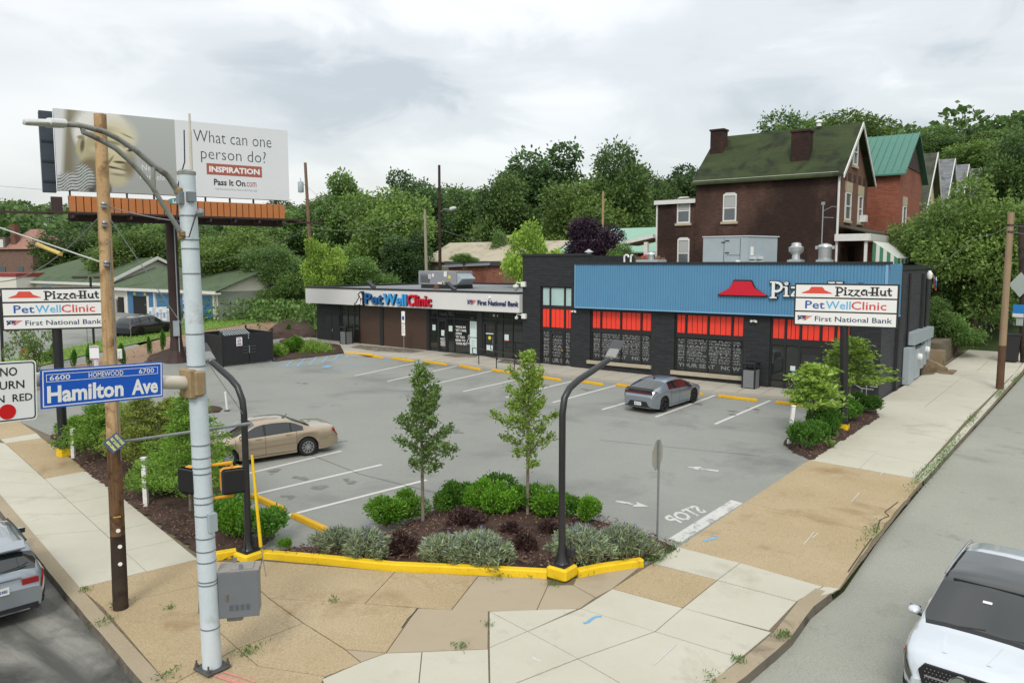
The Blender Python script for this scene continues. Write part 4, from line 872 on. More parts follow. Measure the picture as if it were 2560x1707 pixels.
# curved arms and the lamp head
cu = [sx(444,478), sx(420,440), sx(383,413), sx(340,377), sx(300,350), sx(262,330), sx(225,320), sx(195,313), sx(164,311)]
mb = MB(); mb.tube(cu, [.05]*3+[.042]*6, 12); mb.build('upper_arm', arm_steel, sp, True)
mb = MB(); mb.tube([sx(452,584), sx(436,556), sx(400,500), sx(380,466), sx(350,430), sx(327,405), sx(290,372), sx(262,356), sx(226,338), sx(208,331), sx(207,322)], .04, 10); mb.tube([sx(383,411), sx(384,474)], .035, 8); mb.build('lower_arm', arm_steel, sp, True)
mb = MB(); mb.lathe([(.06,0),(.08,.03),(.08,.1),(.05,.12)], sx(447,478)-Vector((.0,.0,.06)), 12); mb.build('arm_clamp', rust_tan, sp, True); mb = MB(); mb.lathe([(.06,0),(.08,.03),(.08,.12),(.05,.14)], sx(456,586)-Vector((0,0,.08)), 12); mb.build('arm_clamp', rust_tan, sp, True)
a, b_ = sx(163,311), sx(58,306); d = (b_-a)
mb = MB(); sec = []
for t, wd, hg in ((0,.07,.05),(.03,.12,.075),(.42,.14,.08),(.46,.115,.06),(.9,.09,.055),(.98,.06,.045),(1,.02,.02)):
    c = a+d*t; sec.append([c+X*wd*math.cos(q)+Z*hg*math.sin(q)*(1 if math.sin(q) > 0 else .75) for q in [2*math.pi*k/14 for k in range(14)]])
vs = [p for s_ in sec for p in s_]; fs = [(i*14+k, i*14+(k+1)%14, i*14+14+(k+1)%14, i*14+14+k) for i in range(len(sec)-1) for k in range(14)]+[tuple(range(13,-1,-1)), tuple(len(vs)-14+k for k in range(14))]
mb.add(vs, fs); mb.build('lamp_head', M('lamp_head_grey', 'c3c6c5', .4, .06, 5), sp, True)
mb = MB(); mb.tube([top+Vector((.05,.06,-.6)), top+Vector((.03,.08,.7)), top+Vector((.03,.08,.72))], .024, 10); mb.tube([top+Vector((.03,.08,.7)), top+Vector((.03,.08,1.0))], .018, 8); mb.tube([top+Vector((.03,.08,.85)), top+Vector((-.0,.1,.9))], .02, 6); mb.build('antenna', arm_tan, sp, True)
mb = MB(); mb.tube([top+Vector((.02,-.02,.72)), top+Vector((.05,-.05,.2)), top+Vector((-.02,-.15,-.2)), top+Vector((-.04,-.18,-.7)), top+Vector((.05,-.19,-1.02)), top+Vector((.17,-.1,-1.05)), top+Vector((.2,.05,-.6))], .012, 6); mb.build('cable', black_plastic, sp, True)
mb = MB(); c = top+Vector((.14,-.02,-.38)); mb.obox(c, X*.05, Y*.07, Z*.08); mb.obox(c+Vector((-.1,-.13,-.02)), X*.05, Y*.05, Z*.1); mb.build('junction_box', grey_light, sp)
mb = MB(); c = at_row(532)+Vector((.2,.08,0)); mb.lathe([(.03,0),(.07,.04),(.05,.12),(0,.14)], c, 12, axis=(.9,-.3,-.1)); mb.build('sensor', grey_light, sp, True)
# mast arm with its bracket
arm_c = at_row(955); q = sx(0, 946); q2 = arm_c+(Vector((arm_c.x, q.y, q.z))-arm_c)*1.25
mb = MB(); mb.tube([arm_c+Vector((-.0,-.1,0)), q2], [.115,.10], 18); mb.build('mast_arm', arm_tan, sp, True)
mb = MB(); mb.obox(arm_c+Vector((-.0,-.17,.0)), X*.17, Y*.07, Z*.25, 0, .02); mb.obox(arm_c+Vector((.05,-.06,0)), X*.17, Y*.1, Z*.22, 0, .03); mb.build('arm_bracket', rust_tan, sp)
mb = MB(); mb.obox(at_row(1300)+Vector((.21,.02,0)), X*.05, Y*.07, Z*.16); mb.build('side_box', hvac_gray, sp)
# thin cross arm for the small signs
mb = MB(); a, b_ = PY(282,1107,7.75), PY(628,1058,7.75); mb.tube([a, b_], .028, 10); mb.build('cross_arm', galv, sp, True)
# ---- signs on the mast arm, in the vertical plane of the arm
XS = PX0+.13
def plane_sign(name, px, label, cat, thick=.02):
    c = [PX(*p, XS) for p in px]; return c
TL, TR, BR, BL = [PX(*p, XS) for p in ((98,924),(404,904),(406,991),(103,1023))]
U = ((TR-TL)+(BR-BL)).normalized(); V_ = ((TL-BL)+(TR-BR)).normalized(); V_ = (V_-U*V_.dot(U)).normalized(); N = U.cross(V_); W_ = (TR-TL).length; H_ = ((TL-BL).length+(TR-BR).length)/2
sg = thing('street_name_sign', 'blue street name sign hanging on the pale mast arm', 'street sign', BL)
def rect(mb, x0, y0, x1, y1, mi, dep): mb.poly([BL+U*x0+V_*y0+N*dep, BL+U*x1+V_*y0+N*dep, BL+U*x1+V_*y1+N*dep, BL+U*x0+V_*y1+N*dep], mi)
mb = MB(); mb.obox(BL+U*W_/2+V_*H_/2-N*.012, U*W_/2, V_*H_/2, N*.012, 0); mb.build('plate', sign_blue, sg)
mb = MB()
def border(mb, x0, y0, x1, y1, t, mi, dep):
    rect(mb, x0, y0, x1, y0+t, mi, dep); rect(mb, x0, y1-t, x1, y1, mi, dep); rect(mb, x0, y0+t, x0+t, y1-t, mi, dep); rect(mb, x1-t, y0+t, x1, y1-t, mi, dep)
border(mb, W_*.012, H_*.04, W_*.99, H_*.97, H_*.028, 0, .004); border(mb, W_*.04, H_*.67, W_*.955, H_*.87, H_*.014, 0, .004)
mb.text('6600', BL+U*W_*.065+V_*H_*.705, U, V_, W_*.155, H_*.135, 0, .01, .004); mb.text('HOMEWOOD', BL+U*W_*.365+V_*H_*.705, U, V_, W_*.285, H_*.135, 0, .01, .004); mb.text('6700', BL+U*W_*.785+V_*H_*.705, U, V_, W_*.135, H_*.135, 0, .01, .004)
mb.text('Hamilton', BL+U*W_*.045+V_*H_*.13, U, V_, W_*.605, H_*.44, 0, .035, .004); mb.text('Ave', BL+U*W_*.72+V_*H_*.13, U, V_, W_*.235, H_*.43, 0, .035, .004)
mb.build('lettering', sign_face, sg)
TL, TR, BR, BL = [PX(*p, XS+.02) for p in ((-70,909),(84,900),(93,1047),(-66,1062))]
U = (TR-TL).normalized(); V_ = (TR-BR).normalized(); V_ = (V_-U*V_.dot(U)).normalized(); N = U.cross(V_); H_ = (TR-BR).length; W_ = H_*.84; BL = BR-U*W_
sg = thing('no_turn_sign', 'white no turn sign with a big red disc at the left picture edge', 'traffic sign', BL)
def rrect(x0, y0, x1, y1, r, dep, n=5):
    o = []
    for cx_, cy_, a0 in ((x1-r,y1-r,0),(x0+r,y1-r,90),(x0+r,y0+r,180),(x1-r,y0+r,270)): o += [BL+U*(cx_+r*math.cos(rad(a0+90*i/n)))+V_*(cy_+r*math.sin(rad(a0+90*i/n)))+N*dep for i in range(n+1)]
    return o
mb = MB(); mb.prism(rrect(0,0,W_,H_,.05,.003), -N*.015); mb.build('plate', sign_face, sg)
mb = MB(); o_, i_ = rrect(.018,.018,W_-.018,H_-.018,.045,.006), rrect(.034,.034,W_-.034,H_-.034,.035,.006); k = len(o_); mb.add(o_+i_, [(j, (j+1)%k, k+(j+1)%k, k+j) for j in range(k)])
mb.text('NO', BL+U*W_*.36+V_*H_*.76, U, V_, W_*.30, H_*.145, 0, .012, .006); mb.text('TURN', BL+U*W_*.2+V_*H_*.545, U, V_, W_*.58, H_*.135, 0, .012, .006); mb.text('ON  RED', BL+U*W_*.12+V_*H_*.33, U, V_, W_*.80, H_*.125, 0, .012, .006); mb.build('lettering', sign_black, sg)
mb = MB(); mb.prism([BL+U*(W_*.47+H_*.125*math.cos(2*math.pi*k/32))+V_*(H_*.175+H_*.125*math.sin(2*math.pi*k/32))+N*.008 for k in range(32)], -N*.004); mb.build('red_disc', M('traffic_red', 'd0131c', .4), sg)
# ---- pedestrian signals
def ped(px, label, yawv, front, back):
    t = thing('pedestrian_signal', label, 'pedestrian signal', front-Z*.4, 'pedestrian signals on the steel pole')
    u = Vector((math.cos(yawv), math.sin(yawv), 0)); n_ = Vector((u.y, -u.x, 0))
    mb = MB(); mb.obox(front-n_*(-.0)-n_*.10, u*.2, n_*.11, Z*.215, 0, .04); mb.build('housing', traffic_yellow, t)
    mb = MB(); mb.obox(front+n_*.05, u*.205, n_*.045, Z*.225, 0, .035); mb.build('visor', black_plastic, t); mb = MB(); mb.obox(front+n_*.097, u*.175, n_*.006, Z*.195, 0, .005); mb.build('screen', matte_black, t)
    for s_ in (-1, 1):
        mb = MB(); e_ = front-n_*.1+Z*s_*.23; p_ = at_row(1166 if s_ > 0 else 1245); p_ = Vector((p_.x, p_.y, e_.z+s_*.07)); mb.tube([p_, e_+Z*s_*.07, e_], .03, 10); mb.build('bracket', traffic_yellow, t, True)
f1 = PD(583, 1200, math.hypot(B0.x, B0.y)+.0); f2 = PD(474, 1199, math.hypot(B0.x, B0.y)+.12)
ped(None, 'black faced pedestrian signal in a yellow housing right of the steel pole', rad(37+30), f1, None); ped(None, 'black faced pedestrian signal half hidden behind the steel pole', rad(37-28), f2, None)
# ---- signal cabinet strapped to the pole
dC = math.hypot(B0.x, B0.y)-.1; a = rad(37+12); u = Vector((math.cos(a), math.sin(a), 0)); n_ = Vector((u.y, -u.x, 0)); cc = PD(597, 1485, dC)
sc_ = thing('signal_cabinet', 'grey steel control cabinet strapped to the foot of the signal pole', 'control box', cc-Z*.45)
hh = .42; wd = .345
mb = MB(); mb.obox(cc-n_*.2, u*(wd-.01), n_*.2, Z*(hh-.01)); mb.build('body', steel_gray, sc_)
mb = MB(); mb.obox(cc+n_*.012, u*wd, n_*.012, Z*hh, 0, .006); dr = mb.build('door', M('cabinet_grey', '6f747a', .45, .05, 3), sc_)
mb = MB()
for i in range(4):
    for j in range(4): mb.obox(cc+n_*.027+u*(-.13+i*.095)+Z*(-.19-j*.028), u*.034, n_*.004, Z*.006)
mb.build('louvre', M('cabinet_dark', '565b61', .5), dr)
mb = MB(); mb.obox(cc+n_*.035+u*-.2-Z*.03, u*.013, n_*.012, Z*.06); mb.obox(cc+n_*.03+u*-.2+Z*.02, u*.02, n_*.008, Z*.02); mb.build('handle', M('lock_metal', 'a9a08a', .35, metal=.8), dr)
mb = MB(); mb.obox(cc-n_*.19+Z*(hh+.015), u*(wd+.012), n_*.215, Z*.012, 0, .004); mb.obox(cc-n_*.19+Z*(hh+.03)+u*.06, u*.19, n_*.17, Z*.014); mb.build('lid', M('cabinet_top', '8d8a84', .5, .1, 5), sc_)
for k_, (du, dn) in enumerate(((.05,-.02),(-.1,-.38))): mb = MB(); c = cc+n_*dn+u*du+Z*(hh+.07); mb.obox(c, u*.035, n_*.006, Z*.06, 0, .004); mb.build('lifting_lug', steel_gray, sc_)
mb = MB(); mb.obox(cc-n_*.2-Z*(hh+.07)-u*.1, u*.14, n_*.09, Z*.06, 0, .02); mb.build('cable_outlet', M('cabinet_top'), sc_)
# ---- near wooden utility pole
B1 = G(302, 1520); T1 = PD(250, 286, math.hypot(B1.x, B1.y)); A1 = T1-B1
up = thing('utility_pole', 'bare tan wooden utility pole with a black tarred foot beside the street name sign', 'utility pole', B1)
def on1(t): return B1+A1*t
mb = MB(); mb.tube([on1(i/14) for i in range(5, 15)], [.150-.035*i/14 for i in range(5, 15)], 22); mb.build('shaft', wood_pole, up, True)
wood_mid = ground_mat('pole_wood_mid', '6e5238', '83654a', .25, 1.2, 20, rough=.85, stain='493424', stain_scale=4.0, stain_lo=.50, stain2='8d7152', streak=(3, (4, 4, .18, 0), .5, '513c2a'), bump=.4)
mb = MB(); mb.tube([on1(i/14) for i in (2.2, 3, 4, 5)], [.1445+.001, .1435, .1405, .1375], 22); mb.build('weathered_shaft', wood_mid, up, True)
mb = MB(); mb.tube([on1(-.01)]+[on1(i/14) for i in (0, 1, 2.2)], [.158,.152,.15,.145], 22); mb.build('tarred_foot', wood_dark, up, True)
def row1(py):
    lo, hi = 0.0, 1.0
    for _ in range(40):
        m_ = (lo+hi)/2; d = on1(m_)-Vector((0,0,CH)); v = 853.5-FPX*d.dot(Vector(_U))/d.dot(Vector(_F))
        if v > py: lo = m_
        else: hi = m_
    return on1(lo)
tocam = (Vector((0,0,0))-Vector((B1.x, B1.y, 0))).normalized(); side = Vector((-tocam.y, tocam.x, 0))
for r, o_ in ((1321,.0),(1361,.02),(1404,.01)): mb = MB(); mb.lathe([(.0,0),(.042,0),(.042,.006),(0,.007)], row1(r)+tocam*.142+side*(.012+o_), 16, axis=tocam); mb.build('reflector', sign_face, up)
mb = MB(); mb.obox(row1(1287)+tocam*.14, side*.07, tocam*.006, Z*.012); mb.build('tag', M('tag_yellow', 'c9a53a', .5), up)
for r in (515, 562, 660): mb = MB(); mb.lathe([(.05,-.05),(.06,-.03),(.03,0),(.06,.03),(.05,.06)], row1(r)+tocam*.16, 12); mb.build('insulator', [galv, grey_light, grey_light][(515,562,660).index(r)], up, True)
mb = MB(); mb.tube([row1(600)+tocam*.12+side*.06, row1(740)+tocam*.128+side*.08, row1(1150)+tocam*.12+side*.12], .011, 6); mb.build('ground_wire', grey_light, up)
mb = MB(); mb.obox(row1(885)+side*.17+tocam*.05, side*.05, tocam*.04, Z*.1, 0, .01); mb.obox(row1(885)+side*.155+tocam*.095, side*.012, tocam*.006, Z*.06); mb.build('meter_box', white_plastic, up)
# small tilted placard on the cross arm
c = PD(287, 1107, math.hypot(B1.x, B1.y)-.35); u = (side*.8-Z*-.55).normalized(); u = (Vector((.8,.6,0))*.66-Z*.75).normalized(); n_ = tocam; v_ = n_.cross(u).normalized(); 
pl = thing('placard', 'small tilted navy placard with yellow writing on the wooden pole', 'notice', c)
mb = MB(); mb.obox(c, u*.15, v_*.16, n_*.004); mb.build('board', M('placard_navy', '25466b', .5), pl)
mb = MB()
for i, t_ in enumerate(('WE BUY HOUSE', 'FAST CLOSING', '800-0060')): mb.text(t_, c-u*.12+v_*(.075-i*.095)+n_*.006, u, v_, .24, .06, bold=.03)
mb.build('lettering', M('placard_yellow', 'd9d86a', .5), pl)

# ---- parking lot lamps
def lamp_post(px, label, path, head, foot_h=.30):
    b_ = G(*px); t = thing('lamp_post', label, 'lamp post', b_, 'curved black lamp posts of the lot')
    f0 = b_+Z*foot_h
    mb = MB(); mb.obox(b_+Z*(foot_h/2), X*.27, Y*.27, Z*foot_h/2, 0, .05); mb.build('footing', yellow_paint, t)
    mb = MB(); mb.obox(f0+Z*.02, X*.2, Y*.2, Z*.02); mb.build('base_plate', black_metal, t)
    mb = MB(); mb.tube([f0+Z*.04]+path, [.085]+[.078]*(len(path)-1)+[.07], 16); mb.lathe([(.16,0),(.12,.06),(.1,.3),(.088,.42)], f0+Z*.04, 16); mb.build('post', M('lamp_black', '29292c', .35, .15, 6), t, True)
    for i in range(4): mb = MB(); q = i*math.pi/2+.5; d_ = Vector((math.cos(q), math.sin(q), 0)); mb.prism([f0+Z*.04+d_*.09, f0+Z*.04+d_*.19, f0+Z*.34+d_*.09], d_.cross(Z)*.014); mb.build('gusset', black_metal, t)
    e_ = path[-1]; d_ = (path[-1]-path[-2]).normalized(); s_ = d_.cross(Z).normalized(); n_ = s_.cross(d_)
    mb = MB(); mb.tube([e_-d_*.05, e_+d_*.12], .05, 12); mb.build('tenon', galv, t, True)
    hd, hs = head; hd = Vector(hd).normalized(); hn = hd.cross(s_).normalized()
    mb = MB(); mb.obox(e_+hd*.22, hd*.15, s_*.15, hn*.03, 0, .03); mb.build('driver_box', M('lamp_driver', '8b8b8a', .45), t)
    mb = MB(); mb.obox(e_+hd*.50, hd*.16, s_*.18, hn*.02, 0, .02); mb.build('lamp_head', M('lamp_panel', '45454a', .4), t)
    mb = MB(); mb.obox(f0+Vector((.17,.1,.3)), X*.09, Y*.08, Z*.11, 0, .02); mb.tube([f0+Vector((.1,.06,.6)), f0+Vector((.16,.1,.55)), f0+Vector((.17,.1,.4))], .02, 6); mb.build('power_box', black_plastic, t)
    return t
b_ = G(1405, 1442); xq = lambda px, py: PX(px, py, b_.x)
lamp_post((1405,1442), 'curved black lamp post on a yellow footing at the kerb corner beside the stop sign', [xq(1405,1200), xq(1406,1035), xq(1411,995), xq(1424,970), xq(1446,950), xq(1478,929), xq(1522,899)], ((0,.75,.66), 0))
b_ = G(622, 1398); yq = lambda px, py: PY(px, py, b_.y)
lamp_post((622,1398), 'curved black lamp post behind the steel signal pole', [yq(616,1200), yq(610,1035), yq(606,1000), yq(594,967), yq(576,945), yq(552,924), yq(530,905)], ((-.75,0,.66), 0), .22)
# yellow kerb round the front bed
for px, lab in (([(652,1392),(800,1404),(985,1423),(1200,1432),(1368,1441)], 'long yellow painted kerb in front of the front bed'), ([(1442,1440),(1500,1428),(1560,1419),(1604,1412)], 'short curved yellow kerb right of the lamp footing'), ([(538,1397),(560,1393),(590,1388)], 'short yellow kerb left of the lamp post behind the steel pole')):
    tag(kerbline(px, .17, .20).build('yellow_kerb', yellow_paint, None), lab, 'kerb')
# guy wire and its yellow guard
def wire(pts, r, label, mat=None, sag=0.0, n=14, name='cable', extra=None):
    P_ = [Vector(p) for p in pts]; Q = []
    for a, b_ in zip(P_, P_[1:]):
        for i in range(n): t = i/n; Q.append(a.lerp(b_, t)-Z*sag*4*t*(1-t))
    Q.append(P_[-1]); mb = MB(); mb.tube(Q, r, 6); o = mb.build(name, mat or M('cable_grey', '6f7173', .5), None, True); return tag(o, label, 'cable')
g0 = G(665, 1440); wire([row1(545)+Vector((.1,.05,0)), PY(517,903,9.6), PY(612,1040,b_.y)], .009, 'thin grey wire from the wooden pole down to the left lamp post', galv)
dg_ = math.hypot(g0.x, g0.y); r0 = PD(652,1366,dg_+.05); r1 = PD(630,1137,dg_+.35); wire([r0, g0], .012, 'short steel anchor rod below the yellow guard', galv, n=2, name='anchor_rod')
mb = MB(); mb.tube([r0, r1], [.04,.03], 10); tag(mb.build('guy_guard', yellow_paint, None, True), 'slim leaning yellow guard rod behind the cabinet', 'guy guard')
# ---- pylon signs
def pylon(name, base_px, ctr_px, U, W_, H_, label, topz=None, post_r=.16):
    b_ = G(*base_px); U = Vector(U).normalized(); N = U.cross(Z); t = thing('pylon_sign', label, 'shop sign', b_, 'pylon signs of the shops')
    c = PD(ctr_px[0], ctr_px[1], math.hypot(b_.x, b_.y)); c = Vector((c.x, c.y, c.z))
    mb = MB(); mb.obox(b_+Z*.17, X*.2, Y*.2, Z*.2, 0, .05); mb.build('footing', yellow_paint, t)
    mb = MB(); mb.box((b_.x-.25,b_.y-.22,b_.z+.36),(b_.x+.25,b_.y+.22,b_.z+.40)); mb.tube([b_+Z*.4, Vector((c.x, c.y, c.z-H_/2+.02))], post_r, 18); mb.build('post', black_metal, t, True)
    mb = MB(); mb.obox(b_+Vector((-.28,-.05,.42)), X*.1, Y*.08, Z*.12, 0, .02); mb.build('flood_box', black_plastic, t)
    mb = MB(); mb.obox(c-N*.0, U*(W_/2), N*.16, Z*(H_/2)); mb.build('cabinet', black_trim, t)
    gap = .06; hs = (H_-gap*4)/3; BLc = c-U*W_/2-Z*H_/2+N*.163
    for k, y0_ in enumerate((gap*3+hs*2, gap*2+hs, gap)):
        O = BLc+U*gap+Z*y0_; w_ = W_-2*gap; mb = MB(); mb.obox(O+U*w_/2+Z*hs/2+N*.004, U*w_/2, Z*hs/2, N*.006); p = mb.build('panel', sign_white, t); mb = MB(); e_ = N*.014
        if k == 0: m2 = MB(); emblem(m2, HAT, O+U*w_*.055+Z*hs*.30, U, Z, w_*.32, hs*.55, 0, .014); m2.build('emblem', hat_red, p); slab_words(mb, O+U*w_*.40+Z*hs*.21, U, Z, w_*.55, hs*.72, 1, .014, .03)
        elif k == 1: mb.text('Pet', O+U*w_*.10+Z*hs*.17, U, Z, w_*.20, hs*.66, 0, .012, .014); mb.text('Well', O+U*w_*.31+Z*hs*.17, U, Z, w_*.25, hs*.66, 1, .012, .014); mb.text('Clinic', O+U*w_*.565+Z*hs*.17, U, Z, w_*.34, hs*.66, 2, .012, .014)
        else: mb.text('First National Bank', O+U*w_*.205+Z*hs*.27, U, Z, w_*.76, hs*.42, 0, .01, .014); m2 = MB(); bank_mark(m2, O+U*w_*.025+Z*hs*.24, U, Z, w_*.155, hs*.5, 0, 1, 2, .014); m2.build('emblem', [navy, pale_red, sign_white], p)
        mb.build('lettering', [[hat_red, sign_black], [royal, sky_letter, pale_red], [navy, pale_red, sign_white]][k], p)
    return t
pylon('pylon_sign', (2108,1078), (2113,763), (1,.13,0), 3.85, 1.72, 'tall three panel shop sign standing in front of the blue panel')
pylon('pylon_sign', (160,1140), (139,771), (.52,.85,0), 3.28, 1.5, 'three panel shop sign at the left edge behind the wooden pole')
# ---- stop sign seen from behind
b_ = G(1643, 1357); tz = ZH(b_, 1098); cz = ZH(b_, 1136)
st = thing('stop_sign', 'grey back of an octagonal stop sign on a perforated post', 'stop sign', b_)
mb = MB(); mb.box((b_.x-.02,b_.y-.025,b_.z-.1),(b_.x+.02,b_.y+.025,tz)); mb.build('post', galv, st)
uo = Vector((-.12,.99,0)).normalized(); no = Vector((uo.y,-uo.x,0)); oc = Vector((b_.x, b_.y, cz))-no*.035
mb = MB(); mb.prism([oc+uo*.41*math.cos(rad(22.5+45*k))+Z*.41*math.sin(rad(22.5+45*k)) for k in range(8)], -no*.006); mb.build('plate', M('sign_back', '9b9b92', .45, .06, 3), st)
mb = MB(); mb.prism([oc-no*.008+uo*.40*math.cos(rad(22.5+45*k))+Z*.40*math.sin(rad(22.5+45*k)) for k in range(8)], -no*.003); mb.build('front_face', M('traffic_red'), st)
mb = MB()
for z_ in (.28, -.28): mb.lathe([(.0,0),(.015,0),(.012,.012),(0,.013)], Vector((b_.x+.02, b_.y, cz+z_)), 8, axis=X)
mb.build('bolt', grey_light, st)
# ---- white posts
def post(px0, px1, label, wd=.06, mat=None):
    a = G(*px0); b_ = PD(*px1, math.hypot(a.x, a.y)); d = b_-a; mb = MB(); n_ = d.normalized(); ux = Vector((.8,.6,0)); uy = Vector((-.6,.8,0))
    t = thing('marker_post', label, 'marker post', a, 'white posts beside the beds')
    mb.obox(a+d*.5, ux*wd, uy*wd, d*.5); mb.build('post', white_plastic, t); mb = MB(); mb.obox(b_+n_*.02, ux*(wd+.015), uy*(wd+.015), n_*.025, 0, .01); mb.build('cap', white_plastic, t)
post((1972,1112), (1984,1016), 'white square post in the bed beside the right shop sign'); post((366,1270), (359,1146), 'white square post in front of the left bed, right of the wooden pole'); post((184,1144), (181,1074), 'white square post beside the foot of the left shop sign')
a = G(568,1027); mb = MB(); mb.lathe([(.14,0),(.13,.03),(.06,.06)], a, 14); t = thing('delineator', 'slim white flexible delineator standing alone in the lot', 'delineator', a); mb.build('base', black_plastic, t, True); mb = MB(); mb.tube([a+Z*.05, PD(563,979,math.hypot(a.x,a.y))], .05, 10); mb.build('post', white_plastic, t, True)
# ---- wheel stops
ws_mb = MB(); sec = [(-.09,0),(-.075,.11),(-.055,.13),(.055,.13),(.075,.11),(.09,0)]
L_ = .9; vs = [(x_*L_*(1 if abs(x_) == 1 else 1), y_*(1), z_) for x_ in (-1, 1) for y_, z_ in sec]; vs += []
ws_mb.add([(-.92 if i == 0 else .92, y_, 0) if z_ == 0 else ((-1 if i == 0 else 1)*(.86 if z_ > .12 else .88), y_, z_) for i in range(2) for y_, z_ in sec], [(0,1,2,3,4,5), (11,10,9,8,7,6)]+[(k+1, k, 6+k, 7+k) for k in range(5)]+[(0,5,11,6)])
ws_paint = ground_mat('wheel_stop_yellow', 'e6b01c', 'f0c12a', .15, 1.5, 30, rough=.6, stain='c7942a', stain_scale=2.0, stain_lo=.62, stain2='8c7a4a', bump=.2)
stops = [((905,889),(960,897)), ((979,897),(1036,905)), ((1059,905),(1119,914)), ((1142,915),(1209,928)), ((1231,927),(1291,937)), ((1334,942),(1402,953)), ((1431,952),(1511,965)), ((1540,964),(1625,976)), ((1670,977),(1756,989)), ((1794,992),(1894,1004)), ((1938,1008),(2047,1021)), ((733,1292),(818,1331)), ((631,1243),(706,1277)), ((540,1192),(606,1226)), ((470,1150),(523,1176)), ((318,1090),(352,1106))]
names = ['chipped yellow wheel stop beside the blue hatching', 'yellow wheel stop between the two blue stripes and the first white line', 'yellow wheel stop third from the blue hatching', 'yellow wheel stop in front of the clinic doors', 'yellow wheel stop below the black railing', 'yellow wheel stop behind the taller young tree', 'yellow wheel stop in front of the tower door', 'yellow wheel stop left of the silver liftback', 'yellow wheel stop at the nose of the silver liftback', 'yellow wheel stop in front of the grey bin', 'yellow wheel stop nearest the right shop sign', 'yellow wheel stop nearest the front bed', 'yellow wheel stop crossed by the yellow guard rod', 'yellow wheel stop behind the right pedestrian signal', 'yellow wheel stop behind the steel pole', 'yellow wheel stop half hidden by the left bed shrubs']
me_ws = ws_mb.build('wheel_stop', ws_paint)
for i, (a, b_) in enumerate(stops):
    p, q = G(*a), G(*b_); o = me_ws if i == 0 else me_ws.copy()
    if i: C.objects.link(o)
    o.location = (p+q)/2+Z*.01; d = q-p; o.rotation_euler = (0, -math.atan2(d.z, d.xy.length), math.atan2(d.y, d.x)); o.scale = (min(d.length/1.84, 1.15), 1, 1)
    tag(o, names[i], 'wheel stop', 'yellow wheel stops of the parking lot')
# ---- bins
def bin_(px, label, s=1.0):
    a = G(*px, WZ); t = thing('litter_bin', label, 'litter bin', a, 'grey panelled litter bins'); w_ = .33*s; h_ = 1.0*s
    mb = MB(); 
    for sx_ in (-1,1):
        for sy_ in (-1,1): mb.box((a.x+sx_*w_-.03, a.y+sy_*w_-.03, a.z), (a.x+sx_*w_+.03, a.y+sy_*w_+.03, a.z+h_+.28*s))
    mb.box((a.x-w_+.03,a.y-w_+.03,a.z+.02),(a.x+w_-.03,a.y+w_-.03,a.z+h_)); mb.build('frame', black_metal, t)
    for k, (nx_, ny_) in enumerate(((0,-1),(1,0),(-1,0))): mb = MB(); c = a+Vector((nx_*w_, ny_*w_, h_*.5)); mb.obox(c, Vector((ny_,nx_,0))*(w_-.05), Vector((nx_,ny_,0))*.02, Z*(h_*.46)); mb.build('panel', M('bin_panel', '777b7e', .5, .06, 5), t)
    mb = MB(); mb.obox(a+Z*(h_+.3*s), X*(w_+.05), Y*(w_+.05), Z*.06, 0, .03); mb.build('hood', black_metal, t)
bin_((1876,969), 'grey panelled litter bin against the restaurant wall left of the glass entrance'); bin_((866,859), 'grey panelled litter bin in front of the clinic window')
# ---- railings
def rail(posts, h, label, mat, mid=True, name='railing'):
    P_ = [G(x, y, WZ) for x, y in posts]; t = thing(name, label, 'railing', P_[0]); 
    for p in P_: mb = MB(); mb.tube([p, p+Z*h], .03, 8); mb.build('post', mat, t, True)
    e0 = P_[0]+(P_[0]-P_[1]).normalized()*.7
    mb = MB(); mb.tube([e0+Z*(h-.35), e0+Z*h]+[p+Z*h for p in P_], .028, 8); mb.build('top_rail', mat, t, True)
    if mid: mb = MB(); mb.tube([e0+Z*(h-.35)]+[p+Z*(h-.38) for p in P_], .024, 8); mb.build('lower_rail', mat, t, True)
rail([(1197,911),(1241,920),(1286,928)], 1.0, 'black tube railing along the kerb in front of the bank door', black_metal)
rail([(1243,900),(1290,908)], 1.0, 'black tube railing set back by the shop window right of the bank door', black_metal)
mb = MB(); a = G(2135,985,WZ); d = Vector((1,0,0)); bar = M('bright_rail', 'b6babd', .3, metal=.8)
t = thing('handrail', 'pair of bright stair handrails against the black wall corner', 'handrail', a)
for k, (o_, z_) in enumerate(((0,0),(-.9,0))): mb = MB(); p = Vector((-9.3, 39.9+o_, zg(-9.3, 40)+WZ)); mb.tube([p+Vector((-.35,0,.3)), p+Vector((-.35,0,1.0)), p+Vector((0,0,1.0)), p+Vector((.7,0,.62)), p+Vector((1.25,0,.6))], .022, 8); mb.tube([p+Vector((.75,0,-.4)), p+Vector((.75,0,.61))], .022, 8); mb.build('rail', bar, t, True)
# ---- parking sign post
b_ = G(1010, 878, WZ); tz = ZH(b_, 778)
t = thing('parking_sign', 'accessible parking sign on a thin post in front of the brown cladding', 'parking sign', b_)
mb = MB(); mb.tube([b_, Vector((b_.x, b_.y, tz))], .025, 8); mb.build('post', galv, t)
mb = MB(); mb.box((b_.x-.17,b_.y-.04,tz-.85),(b_.x+.17,b_.y-.028,tz)); mb.build('plate', sign_face, t); mb = MB(); mb.box((b_.x-.17,b_.y-.04,tz-1.75),(b_.x+.17,b_.y-.028,tz-.9)); p = mb.build('lower_plate', sign_face, t)
mb = MB(); mb.box((b_.x-.1,b_.y-.05,tz-.62),(b_.x+.1,b_.y-.041,tz-.35)); mb.build('blue_symbol', M('symbol_blue', '1f4f9e', .4), t)
mb = MB()
for k in range(8): mb.box((b_.x-.12,b_.y-.05,tz-1.0-k*.085),(b_.x+.12-.05*(k%3),b_.y-.041,tz-.975-k*.085))
